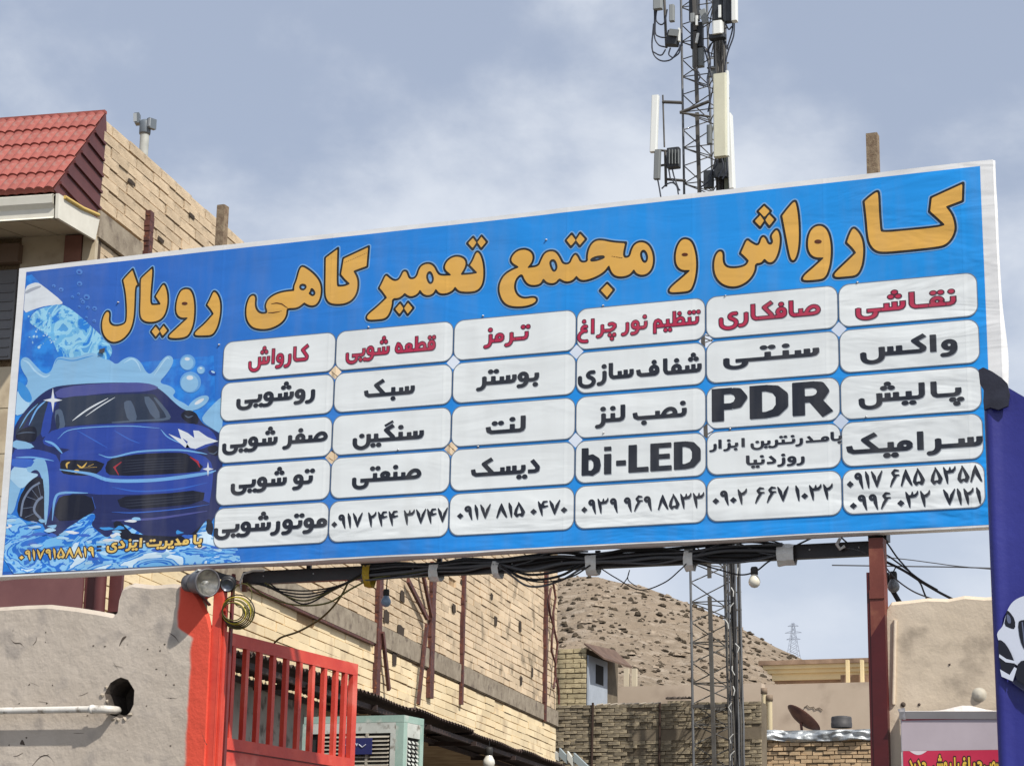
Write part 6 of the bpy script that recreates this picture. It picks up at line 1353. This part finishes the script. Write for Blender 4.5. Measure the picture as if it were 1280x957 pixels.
for c in range(3):
    for k in range(22):
        z_ = ct - .20 - k * .034; d0 = .075 + c * (clen - .14) / 3
        vs = [CP(.001, d0, z_), CP(.001, d0 + (clen - .14) / 3 - .03, z_), CP(-.012, d0 + (clen - .14) / 3 - .03, z_ - .020), CP(-.012, d0, z_ - .020)]
        MB().prism(vs, UP * .004).build('louvre', cwm, cl_)
cbox(0, .018, .061, .07, cb0, ct - .171).build('louvre_divider', cwm, cl_)
npa = (Vector((fb.x, fb.y)) - Vector((PY(466, 932, YC).x, PY(466, 932, YC).y))).length
zp_ = PY(466, 932, YC).z
pl = cbox(npa - .0, npa + .27, -.022, -.010, zp_ - .065, zp_ + .065).build('name_plate', mat('plate_blue', srgb(42, 46, 96), .35), cl_)
for a0, a1, dz in ((.03, .09, 0), (.10, .12, .01), (.13, .20, -.005), (.21, .24, 0)):
    MB().tube([CP(npa + .02 + a0, -.024, zp_ + dz + .012), CP(npa + .02 + (a0 + a1) / 2, -.024, zp_ + dz - .010), CP(npa + .02 + a1, -.024, zp_ + dz + .012)], .005, 5).build('plate_script', mat('plate_letters', srgb(200, 204, 214), .4), pl)
MB().prism([CP(-.05, -.05, cb0), CP(fw + .05, -.05, cb0), CP(fw + .05, clen + .05, cb0), CP(-.05, clen + .05, cb0)], UP * -.04).build('stand_top', beam_m, cl_)
for a, d_ in ((0, 0), (fw, 0), (0, clen), (fw, clen)): MB().beam(CP(a, d_, 0), CP(a, d_, cb0 - .041), .04, .04).build('stand_leg', beam_m, cl_)

# ================================================================== BEHIND: yard walls, hut, dish, cornice
def YP(Y): return lambda s_, n_, z_: Vector((s_, Y - n_, z_))
def xw(px, py, Y): return PY(px, py, Y).x
def zw(px, py, Y): return PY(px, py, Y).z
def slab(mb_, x0, x1, y0, y1, z0, z1): mb_.box(((x0 + x1) / 2, (y0 + y1) / 2, (z0 + z1) / 2), (x1 - x0, y1 - y0, z1 - z0)); return mb_
ybrick = mat('yellow_brick', srgb(200, 184, 146), .92, srgb(176, 160, 126), 2, bump=.4, bscale=25, rnd=.22, c3=srgb(128, 112, 88), scale3=3)
dbrick = mat('sooty_brick', srgb(186, 172, 144), .95, srgb(146, 134, 112), .8, bump=.4, bscale=25, rnd=.22, c3=srgb(112, 102, 88), scale3=1.3)
tbrick = mat('tan_brick', srgb(206, 178, 142), .93, srgb(184, 156, 122), 2, bump=.4, bscale=25, rnd=.28)
mort2 = mat('dirty_mortar', srgb(124, 112, 94), .97, srgb(96, 86, 72), 2, bump=.3)
beigep = mat('beige_plaster', srgb(196, 178, 158), .92, srgb(182, 164, 144), .5, bump=.15, c3=srgb(170, 152, 134), scale3=1.1)
# hut
Yh = 43.5
hut = thing('brick_hut', 'yellow brick stair hut with pale blue door and rusty awning right of the block building', 'hut', (xw(715, 860, Yh), Yh, 0))
hx0, hx1 = xw(650, 850, Yh), xw(733, 850, Yh); hz = zw(715, 810, Yh)
slab(MB(), hx0, hx1 - .02, Yh + .02, Yh + 2.2, 0, hz - .01).build('mortar_wall', mort2, hut)
brick_field(hut, YP(Yh + .02), hx0, hx1, zw(715, 957, Yh) - .3, hz, .36, .108, .02, .03, ybrick, 130, seed=8, lose=.01)
slab(MB(), hx1 + .0, hx1 + .04, Yh + .03, Yh + 1.3, 0, zw(738, 818, Yh)).build('door', mat('pale_blue_sheet', srgb(170, 178, 188), .5, srgb(156, 164, 174), 3), hut)
MB().prism([Vector((hx1 - .03, Yh - .1, zw(733, 806, Yh))), Vector((hx1 + .0, Yh + 1.9, zw(733, 806, Yh) + .10)), Vector((hx1 + .42, Yh + 1.9, zw(755, 822, Yh))), Vector((hx1 + .42, Yh - .1, zw(755, 824, Yh)))], UP * .04).build('awning', mat('rusty_awning', srgb(110, 88, 74), .8, srgb(84, 66, 56), 5), hut)
slab(MB(), hx1 + .041, hx1 + .05, Yh + .5, Yh + 1.0, zw(740, 850, Yh), zw(740, 826, Yh)).build('door_window', cdk, hut)
# sooty yard wall
Yw = 41.0
yw = thing('yard_wall', 'sooty rough brick yard wall behind the lattice mast, stained dark', 'wall', (xw(800, 950, Yw), Yw + .1, 0))
wx0, wx1 = xw(690, 920, Yw), xw(952, 920, Yw); wz = zw(800, 879, Yw)
slab(MB(), wx0, wx1, Yw + .02, Yw + .35, 0, wz - .02).build('mortar_wall', mort2, yw)
zb0, zb1 = zw(800, 926, Yw), zw(800, 911, Yw)
brick_field(yw, YP(Yw + .02), wx0, wx1, zw(800, 990, Yw), wz, .27, .074, .016, .028, dbrick, 300, seed=4, lose=.05, jit=.012, skip=lambda s_, z_: zb0 < z_ < zb1 and s_ > xw(785, 918, Yw))
slab(MB(), xw(785, 918, Yw), wx1, Yw - .01, Yw + .03, zb0 + .01, zb1 - .01).build('concrete_band', mat('dark_concrete', srgb(128, 116, 98), .95, srgb(104, 94, 80), 2, bump=.4), yw)
for x, yt in ((742, 878), (826, 878)):
    MB().tube([Vector((xw(x, 900, Yw) + .02 * math.sin(k), Yw - .04, z_)) for k, z_ in enumerate([0, 1, 2, 3, 4, 5, zw(x, yt, Yw)])], .025, 6).build('reinforcing_bar', mat('rust_dark', srgb(56, 40, 32), .8), yw)
for k in range(9): MB().tube([Vector((xw(744 + k * 9, 878, Yw) , Yw + .1, wz + .0)), Vector((xw(752 + k * 9, 878, Yw), Yw + .1, wz + .02))], .02, 5).build('coping_lump', mat('pale_lump', srgb(176, 166, 150), .9), yw)
# parapet behind it
Yq = 47.0
pq = thing('plaster_parapet', 'pale beige plastered parapet wall below the hillside', 'wall', (xw(800, 870, Yq), Yq, 0))
slab(MB(), xw(728, 870, Yq), xw(952, 870, Yq), Yq, Yq + .3, 0, zw(800, 857, Yq)).build('plaster', beigep, pq)
for x in (775, 785):
    tag(MB().beam(Vector((xw(x, 850, Yq), Yq + .5, 0)), Vector((xw(x, 832, Yq), Yq + .5, zw(x, 832, Yq))), .11, .10).build('steel_stub', mat('cream_steel', srgb(196, 184, 160), .6)), ('left' if x == 775 else 'right') + ' cream steel column stub rising behind the beige parapet below the hill', 'column', 'column stubs behind the parapet')
rf = thing('ruined_opening', 'low broken brick opening with dark lumps on top of the sooty wall', 'masonry', (xw(842, 878, Yw), Yw + .5, wz))
slab(MB(), xw(828, 880, Yw), xw(858, 880, Yw), Yw + .35, Yw + .6, wz - .3, zw(842, 873, Yw)).build('rubble', dbrick, rf)
for k in range(5):
    mb = MB(); rnd = random.Random(k + 40); clump(mb, (xw(829 + k * 6.5, 868, Yw), Yw + .4, zw(842, 871, Yw) + .02), .09, .6, 7, 3); mb.build('lump', mat('dark_lump', srgb(78, 68, 60), .95), rf, recalc=False)
# right part: tall plaster wall, cornice, pipes
Yr = 50.0
tw_ = thing('plaster_wall', 'tall beige plastered wall behind the satellite dish, left of the brown post', 'wall', (xw(1020, 880, Yr), Yr, 0))
slab(MB(), xw(932, 880, Yr), xw(1112, 880, Yr), Yr, Yr + 4, 0, zw(1020, 853.5, Yr)).build('plaster', beigep, tw_)
scr = [(1005, 884), (1009, 881), (1012, 884), (1017, 883), (1019, 886), (1024, 884), (1028, 887)]
MB().tube([PY(x, y, Yr - .02) for x, y in scr], .010, 5).build('scrawl', dkm, tw_)
Yk = 53.0
ck = thing('stone_cornice', 'long cream moulded stone cornice of a flat roofed house below the sky', 'cornice', (xw(1030, 840, Yk), Yk, 0))
crm = mat('cream_stone', srgb(222, 204, 160), .8, srgb(208, 188, 146), 1.5); brw = mat('brown_stone_cap', srgb(160, 134, 112), .8, srgb(116, 94, 76), 2)
kx0, kx1 = xw(953, 840, Yk), xw(1115, 840, Yk)
for y0, y1, dep, m_, ex in ((826, 831.5, .40, brw, .0), (831.6, 836.5, .34, crm, .10), (836.6, 841.5, .27, crm, .2), (841.6, 850, .20, crm, .3), (850.1, 853, .12, brw, .35)):
    slab(MB(), kx0 + ex, kx1, Yk - dep, Yk + 3, zw(1020, y1, Yk), zw(1020, y0, Yk)).build('moulding_course', m_, ck)
slab(MB(), kx0 + .4, kx1, Yk + .0, Yk + 3.01, 0, zw(1020, 826.5, Yk)).build('house_wall', beigep, ck)
for x in (1059, 1077): slab(MB(), xw(x - 1.8, 838, Yk - 1), xw(x + 1.8, 838, Yk - 1), Yk - 1.0, Yk - .85, zw(x, 860, Yk - 1), zw(x, 824, Yk - 1)).build('pilaster', crm, ck)
slab(MB(), xw(1049, 848, Yk - .9), xw(1110, 848, Yk - .9), Yk - .75, Yk - .70, zw(1060, 852, Yk - .9), zw(1060, 842, Yk - .9)).build('brown_panel', brw, ck)  # thin slab in the brown cap colour
for x, yt in ((955, 862), (962, 871)):
    t = thing('vent_pipe', ('taller' if x == 955 else 'shorter') + ' of two cream vent pipes in front of the plastered wall', 'vent pipe', (xw(x, 900, 46.5), 46.5, 0), 'cream vent pipes')
    MB().tube([Vector((xw(x, 900, 46.5), 46.5, 2)), Vector((xw(x, yt, 46.5), 46.5, zw(x, yt, 46.5)))], .06, 10).build('pipe', mat('cream_pipe', srgb(196, 180, 146), .6), t)
    MB().lathe((xw(x, yt, 46.5), 46.5, zw(x, yt + 2, 46.5)), [(.062, -.05), (.078, -.05), (.078, .08), (0, .09)], seg=12).build('collar', mat('pipe_collar', srgb(128, 110, 92), .7), t)
# stub of brick and the low tan wall under silver sheeting
st_ = thing('brick_pier', 'narrow broken brick pier beside the lattice mast', 'pier', (xw(944, 900, 41.2), 41.2, 0))
slab(MB(), xw(937, 900, 41.2), xw(952, 900, 41.2), 41.25, 41.6, 0, zw(944, 879, 41.2)).build('mortar_wall', mort2, st_)
brick_field(st_, YP(41.25), xw(937, 900, 41.2), xw(952, 900, 41.2), zw(944, 990, 41.2), zw(944, 878, 41.2), .2, .088, .02, .03, dbrick, 60, seed=14, lose=.05, jit=.02)
Yt = 44.5
tn = thing('low_brick_wall', 'low tan brick roof wall under crumpled silver sheeting', 'wall', (xw(1020, 940, Yt), Yt, 0))
tx0, tx1 = xw(946, 940, Yt), xw(1112, 940, Yt); tz = zw(1020, 922, Yt)
slab(MB(), tx0, tx1, Yt + .02, Yt + .4, 0, tz).build('mortar_wall', mort2, tn)
brick_field(tn, YP(Yt + .02), tx0, tx1, zw(1020, 985, Yt), tz, .24, .085, .02, .04, tbrick, 260, seed=21, lose=.03, jit=.012)
mb = MB(); nx_, nz_ = 70, 10; rs = random.Random(9)
for j in range(nz_ + 1):
    for i in range(nx_ + 1):
        x = tx0 + (tx1 - tx0) * i / nx_; v = j / nz_
        y = Yt - .02 - .16 * mnoise.noise(Vector((x * 2.2, v * 1.6, 5))) - .07 * mnoise.noise(Vector((x * 6, v * 4, 2))) + (v > .85) * .12
        z = zw(1020, 926, Yt) + (zw(1020, 911.5, Yt) - zw(1020, 926, Yt)) * v + .05 * mnoise.noise(Vector((x * 1.7, v, 8))) * (1 - .4 * v)
        mb.v.append((x, y - .05, z))
for j in range(nz_):
    for i in range(nx_): q = j * (nx_ + 1) + i; mb.f.append([q, q + 1, q + nx_ + 2, q + nx_ + 1]); mb.mi.append(0); mb.smooth.append(True)
sh = thing('silver_sheeting', 'crumpled silver foil sheeting laid along the low tan brick wall', 'sheeting', (xw(1020, 918, Yt), Yt, tz))
mb.build('foil', mat('silver_foil', (.50, .52, .53), .45, (.40, .42, .43), 6, metal=.55, bump=.5, bscale=9, bdist=.04), sh, recalc=False)
slab(MB(), tx0, tx1, Yt + .0, Yt + 2.5, tz + .02, zw(1020, 913, Yt)).build('foil_top', _m['silver_foil'], sh)
Yd = 46.0
ds = thing('satellite_dish', 'rusty brown satellite dish tilted on the silver sheeted roof', 'satellite dish', tuple(PY(1002, 902, Yd)))
dc = PY(1001.5, 901, Yd); dn = Vector((-.42, -.60, .50)).normalized()
dn = Vector((.52, .35, .78)).normalized()
MB().lathe(dc, [(0, 0), (.16, .012), (.29, .04), (.39, .08), (.43, .11), (.437, .10), (.29, .02), (.16, -.012), (0, -.02)], dn, 26).build('reflector', mat('rusty_dish', srgb(92, 58, 46), .7, srgb(72, 44, 36), 5), ds)
MB().beam(dc - dn * .02, Vector((dc.x + .05, dc.y, tz)), .05, .05).build('mount', rust_m, ds)
MB().box((dc.x + .02, dc.y - .1, tz + .12), (.34, .18, .08)).build('foot_block', mat('foot_block', srgb(150, 136, 108), .9), ds)
tb = thing('black_tub', 'dark grey round tub upside down on the silver sheeted roof', 'tub', tuple(PY(1052, 903, Yd)))
tp_ = PY(1052, 909, Yd); rT = (xw(1065, 900, Yd) - xw(1039, 900, Yd)) / 2
MB().lathe(tp_, [(rT * .97, 0), (rT, .03), (rT, .10), (rT * .97, .11), (rT * .98, .2), (rT * .93, .235), (rT * .6, .25), (0, .25)], seg=26).build('shell', mat('dark_rubber', (.045, .043, .045), .6, (.07, .065, .065), 6), tb)
cap_ = thing('white_ridge_cap', 'white and grey metal flashing at the foot of the canopy by the yellow hut', 'flashing', tuple(BP(21.5, 1.5, 4.4)))
for k, (xa, ya, xb, yb_) in enumerate(((676, 928, 698, 941), (699, 934, 708, 944), (709, 938, 716, 948), (717, 940, 735, 957))):
    Yx = 37.5; a = PY(xa, ya, Yx); b = PY(xb, yb_, Yx); MB().prism([a, b, b - UP * .14, a - UP * .16], Vector((0, .1, 0))).build('flashing_piece', mat('flash_' + 'wg'[k % 2], [srgb(206, 206, 198), srgb(150, 160, 162)][k % 2], .5), cap_)

# ================================================================== LATTICE MAST
YM = 40.0
mast = thing('lattice_mast', 'tall steel lattice telecom mast carrying antennas, radio boxes and cables', 'mast', (-11.6, YM, 0))
galv = mat('galvanised_steel', srgb(118, 120, 122), .5, srgb(92, 92, 94), 3, metal=.35); galvd = mat('dull_mast_steel', srgb(96, 94, 90), .6, srgb(78, 74, 70), 3, metal=.2)
def leg_xy(k, z_):
    t = (z_ - 4.8) / (20.95 - 4.8)
    if k == 0: return Vector((-11.90 - .22 * t, YM, z_))
    if k == 1: return Vector((-10.98 - .42 * t, YM, z_))
    return Vector((-11.38 - .34 * t, YM + .78 - .16 * t, z_))
ZT = 24.0
for k in range(3): MB().tube([leg_xy(k, z_) for z_ in [ZT * i / 24 for i in range(25)]], .026, 8).build('leg', galv, mast)
nb = 0; ph = .40; z_ = 3.2; i = 0
while z_ < 23.0:
    for fi, (a, b) in enumerate(((0, 1), (2, 0), (1, 2))):
        p, q = (a, b) if i % 2 == 0 else (b, a)
        MB().tube([leg_xy(p, z_), leg_xy(q, z_ + ph)], .0125, 5).build('brace', galvd, mast)
        if i % 2 == 0: MB().tube([leg_xy(a, z_), leg_xy(b, z_)], .0125, 5).build('brace', galvd, mast)
    z_ += ph; i += 1
def mpx(x, y, dY=0): return PY(x, y, YM + dY)
# climbing bar down the middle, in lengths, and rails of cable at the right
for ya, yb_ in ((958, 790), (788, 745), (722, 560), (558, 380), (378, 250), (243, 141), (128, 40), (38, -30)):
    MB().beam(mpx(878.5 + (950 - ya) * -.0 + (ya - 400) * .026, ya, -.1), mpx(878.5 + (yb_ - 400) * .026 - .5, yb_, -.1), .075, .05, up=(0, 1, 0)).build('climbing_bar', galvd, mast)
fx_ = [(0, galvd), (3, cabg), (6, galvd), (9, cab), (12, galv), (15, galvd), (18, galv)]
rs = random.Random(31)
for off, m_ in fx_:
    pts = []
    for y in range(975, -40, -35):
        base = 891 + (y - 0) * .0225; k_sp = 1 if y < 620 else 1.2
        pts.append(mpx(base + off * .82 * k_sp + rs.uniform(-.5, .5), y, -.06 + rs.uniform(-.03, .03)))
    MB().tube(pts, .022 if m_ is not cab else .03, 6).build('feeder_cable', m_, mast)
for y in range(960, 0, -22): MB().box(mpx(900 + y * .0225, y, -.05), (.32, .02, .025)).build('cable_clamp', galvd, mast)
for k in range(11):            # pale twisted ties on the cable run
    y = 955 - k * 26 - rs.uniform(0, 14); p = mpx(912 + rs.uniform(-6, 10), y, -.12); MB().tube([p, p + Vector((rs.uniform(-.05, .05), -.02, .10)), p + Vector((rs.uniform(-.09, .09), 0, .18))], .012, 5).build('cable_tie', mat('pale_tie', srgb(190, 190, 186), .6), mast)
anw = mat('antenna_cream', srgb(208, 206, 184), .45, srgb(196, 194, 172), 1.5); anww = mat('antenna_white', srgb(226, 228, 224), .4); ang = mat('antenna_grey', srgb(120, 124, 124), .5); ano = mat('antenna_olive', srgb(104, 108, 92), .6)
rdk = mat('radio_dark', srgb(56, 60, 64), .5, srgb(40, 42, 46), 8); rgr = mat('radio_grey', srgb(138, 142, 142), .5)
def pbox(nm, x0, y0, x1, y1, dY, dep, m_, lean=0, yaw=0):
    a = mpx((x0 + x1) / 2, (y0 + y1) / 2, dY); w_ = abs(mpx(x1, y0, dY).x - mpx(x0, y0, dY).x); h_ = abs(mpx(x0, y0, dY).z - mpx(x0, y1, dY).z)
    mb = MB(); M_ = Matrix.Rotation(lean, 3, 'Y') @ Matrix.Rotation(yaw, 3, 'Z')
    r_ = min(w_, dep) * .18; pr = rrect(-w_ / 2, -dep / 2, w_ / 2, dep / 2, r_, 2)
    vs = [M_ @ Vector((x, y, s_ * h_ / 2)) + a for s_ in (-1, 1) for x, y in pr]; n = len(pr)
    mb.add(vs, [(i, (i + 1) % n, n + (i + 1) % n, n + i) for i in range(n)] + [tuple(range(n)), tuple(range(n, 2 * n))])
    return mb.build(nm, m_, mast)
def fins(x0, y0, x1, y1, dY, n_, m_):
    for k in range(n_):
        x = x0 + (x1 - x0) * (k + .5) / n_; pbox('cooling_fin', x - .5, y0, x + .5, y1, dY, .05, m_)
pbox('panel_antenna', 892.5, 93, 908.5, 196, -.75, .14, anw); pbox('panel_side', 908.6, 94, 911, 195, -.70, .10, anww)
pbox('panel_antenna', 911, 143, 916.5, 237, -.2, .22, anww, -.03); pbox('panel_back', 906, 150, 911, 240, -.1, .14, ano)
pbox('panel_antenna', 906.5, 89, 911, 106, -.3, .08, anww, -.05)
pbox('panel_antenna', 814, 120, 822.5, 190, -.5, .12, anww, .035); pbox('panel_lower', 818, 188, 825.5, 224, -.5, .12, ang, .03)
pbox('panel_antenna', 817, -25, 828, 12, -.5, .14, rgr); pbox('panel_antenna', 915, -25, 921.5, 27, -.6, .16, anww); pbox('panel_back', 906, -25, 914.5, 28, -.5, .16, rdk)
pbox('radio_unit', 892, -15, 905, 26, -.4, .18, rdk); pbox('radio_cover', 898, 7, 901.5, 22, -.52, .05, anww)
pbox('radio_unit', 891.5, 28, 903.5, 44, -.6, .2, anww); pbox('radio_base', 887, 44, 907, 49, -.55, .18, rdk)
pbox('radio_unit', 837, 7, 843, 27, -.4, .12, rgr); pbox('radio_unit', 834, 40, 849, 57, -.4, .2, rdk, .18); pbox('radio_cover', 836, 37, 848, 45, -.55, .04, ang, .25)
pbox('radio_unit', 848, 36, 850, 52, -.45, .1, anww)
pbox('cable_box', 862, -25, 874, 26, .05, .16, rdk); pbox('cable_box', 864, 30, 879, 60, .0, .16, rdk); pbox('cable_box', 866, 62, 880, 84, .0, .14, ang)
pbox('small_cover', 863, 17, 868, 28, -.2, .06, rgr); pbox('small_cover', 870, 42, 873, 54, -.15, .05, anww, .2); pbox('small_cover', 876, 12, 884, 30, -.1, .06, rgr, -.25)
pbox('small_cover', 869.5, 20, 872.5, 32, -.2, .05, anww); pbox('small_cover', 885.5, 84, 894, 96, -.2, .1, rgr); pbox('small_cover', 884, 157, 890, 180, -.25, .12, ang)
pbox('radio_unit', 834.5, 186, 850, 210, -.4, .18, rdk); fins(835, 187, 850, 205, -.52, 4, ang)
pbox('cable_box', 893, 205, 909, 222, -.25, .14, rdk); pbox('cable_box', 880, 214, 892, 235, -.15, .12, rdk)
def mtube(nm, pts, r, m_, dY=-.3): return MB().tube([Vector(v) for v in catmull([tuple(mpx(p[0], p[1], p[2] if len(p) > 2 else dY)) for p in pts], 5)] if len(pts) > 2 else [mpx(p[0], p[1], dY) for p in pts], r, 6).build(nm, m_, mast)
mtube('mounting_arm', [(828, 127.5), (853, 128.5)], .035, galvd); mtube('mounting_arm', [(850, 141), (886, 127)], .035, galvd); mtube('mounting_arm', [(832, 224), (857, 226)], .03, galvd)
mtube('mounting_arm', [(825, 188), (836, 189)], .025, galvd); mtube('mounting_arm', [(826, 207), (838, 205)], .025, galvd); mtube('mounting_arm', [(850, 141), (888, 146)], .025, galvd)
mtube('mounting_pole', [(828.5, 119), (830.5, 184)], .018, galvd); mtube('mounting_pole', [(831.5, 188), (832.5, 233)], .03, galvd); mtube('mounting_pole', [(830, -10), (833, 60)], .03, galvd)
mtube('mounting_pole', [(896, 46), (898, 100)], .03, galvd); mtube('mounting_pole', [(902, 50), (903, 100)], .025, galvd); mtube('mounting_arm', [(884, 85), (894, 86)], .02, galvd); mtube('mounting_arm', [(884, 72), (892, 73)], .02, anww)
for pts in ([(818, 10), (818, 30), (815, 52), (817, 68), (826, 76), (838, 75), (846, 66), (852, 55)], [(821, 12), (820, 25), (826, 31), (831, 27), (834, 12)], [(820, 14), (819, 40), (824, 46), (832, 47), (836, 44)], [(819, 20), (818, 45), (823, 56), (831, 59)],
            [(817, 30), (815, 60), (820, 67), (827, 69), (832, 62)], [(918, 28), (917, 45), (911, 62), (907, 78), (906, 92)], [(916, 28), (915, 40), (909, 60)], [(907, 30), (911, 37), (915, 33)], [(907, 52), (908, 60), (911, 62)], [(870, 85), (875, 95), (872, 104), (880, 108)],
            [(885, 60), (888, 80), (884, 100), (888, 120), (885, 140)], [(880, 60), (884, 74), (888, 90), (892, 104)], [(822, 224), (824, 234), (826, 246)], [(827, 236), (834, 230), (842, 229), (850, 238)], [(840, 225), (846, 233), (848, 243)], [(840, 210), (843, 222), (849, 238)], [(836, 212), (838, 224)],
            [(894, 196), (896, 205), (890, 214), (886, 226), (876, 234)], [(902, 197), (904, 208), (898, 222)], [(908, 197), (909, 212), (903, 224)], [(838, 60), (836, 68), (840, 72)], [(850, 56), (849, 66), (842, 72)], [(896, 50), (888, 56), (884, 66)], [(904, 46), (906, 56), (910, 60)]):
    mtube('jumper_cable', pts, .016, mat('jumper_black', (.03, .035, .05), .5), -.45)
# foot of the mast: collar ring seen at wall height, guy brackets
mb = MB()
for a, b in ((0, 1), (1, 2), (0, 2)): mb.beam(leg_xy(a, zw(880, 882, YM)), leg_xy(b, zw(880, 882, YM)), .05, .06)
mb.build('collar_ring', galvd, mast)

# ================================================================== FAR: second ridge and pylon
YF_ = 1500.0
def frz(x): return float(np.interp(x, [-1500, -900, -560, -470, -370, -250, -100, 200, 700], [60, 170, 235, 228, 188, 130, 80, 30, 5]))
mb = MB(); nx_, ny_ = 60, 14; X_ = [-1500 + 2200 * i / nx_ for i in range(nx_ + 1)]; Yy = [900 + 1000 * j / ny_ for j in range(ny_ + 1)]
zp0 = PY(992, 816, YF_).z; xp0 = PY(992, 816, YF_).x
frs = (zp0 - 4) / frz(xp0)
for y in Yy:
    for x in X_: mb.v.append((x, y, -3 + max(0, 1 - abs(y - YF_) / 600) * frz(x) * frs + 3 * mnoise.noise(Vector((x * .01, y * .01, 1)))))
for j in range(ny_):
    for i in range(nx_): q = j * (nx_ + 1) + i; mb.f.append([q, q + 1, q + nx_ + 2, q + nx_ + 1]); mb.mi.append(0); mb.smooth.append(False)
struct(mb.build('far_hill', mat('far_scree', srgb(172, 160, 146), 1, srgb(150, 138, 124), .02), recalc=False))
py_ = thing('power_pylon', 'distant grey lattice power pylon standing on the hill ridge', 'pylon', (xp0, YF_, zp0 - 8))
pym = mat('pylon_hazed_grey', srgb(150, 158, 172), .8)  # pale grey-blue carries the distance haze in the colour
h_ = PY(992, 778, YF_).z - (zp0 - 8); w0 = (xw(1000, 810, YF_) - xw(984, 810, YF_)); bz = zp0 - 8
def pp(dx, dy, z_): return Vector((xp0 + dx, YF_ + dy, bz + z_))
mb = MB()
def wid(t): return w0 / 2 * (1 - t) ** 1.2 * .9 + .7
for sx_ in (-1, 1):
    for sy_ in (-1, 1): mb.tube([pp(sx_ * wid(t), sy_ * wid(t), h_ * t) for t in (0, .2, .4, .6, .8, 1)], .20, 4)
mb.build('tower_legs', pym, py_)
mb = MB()
for k in range(9):
    t0, t1 = k / 9, (k + 1) / 9
    for sy_ in (-1, 1):
        for s_ in (-1, 1): mb.tube([pp(-s_ * wid(t0), sy_ * wid(t0), h_ * t0), pp(s_ * wid(t1), sy_ * wid(t1), h_ * t1)], .13, 4)
stuff(mb.build('lattice', pym, py_))
for t, q in ((.60, 5.2), (.76, 6.2), (.92, 4.0)):
    mb = MB().tube([pp(-q, 0, h_ * t), pp(q, 0, h_ * t)], .22, 4); mb.tube([pp(-q, 0, h_ * t), pp(0, 0, h_ * t + 1.8)], .14, 4); mb.tube([pp(q, 0, h_ * t), pp(0, 0, h_ * t + 1.8)], .14, 4); mb.build('cross_arm', pym, py_)
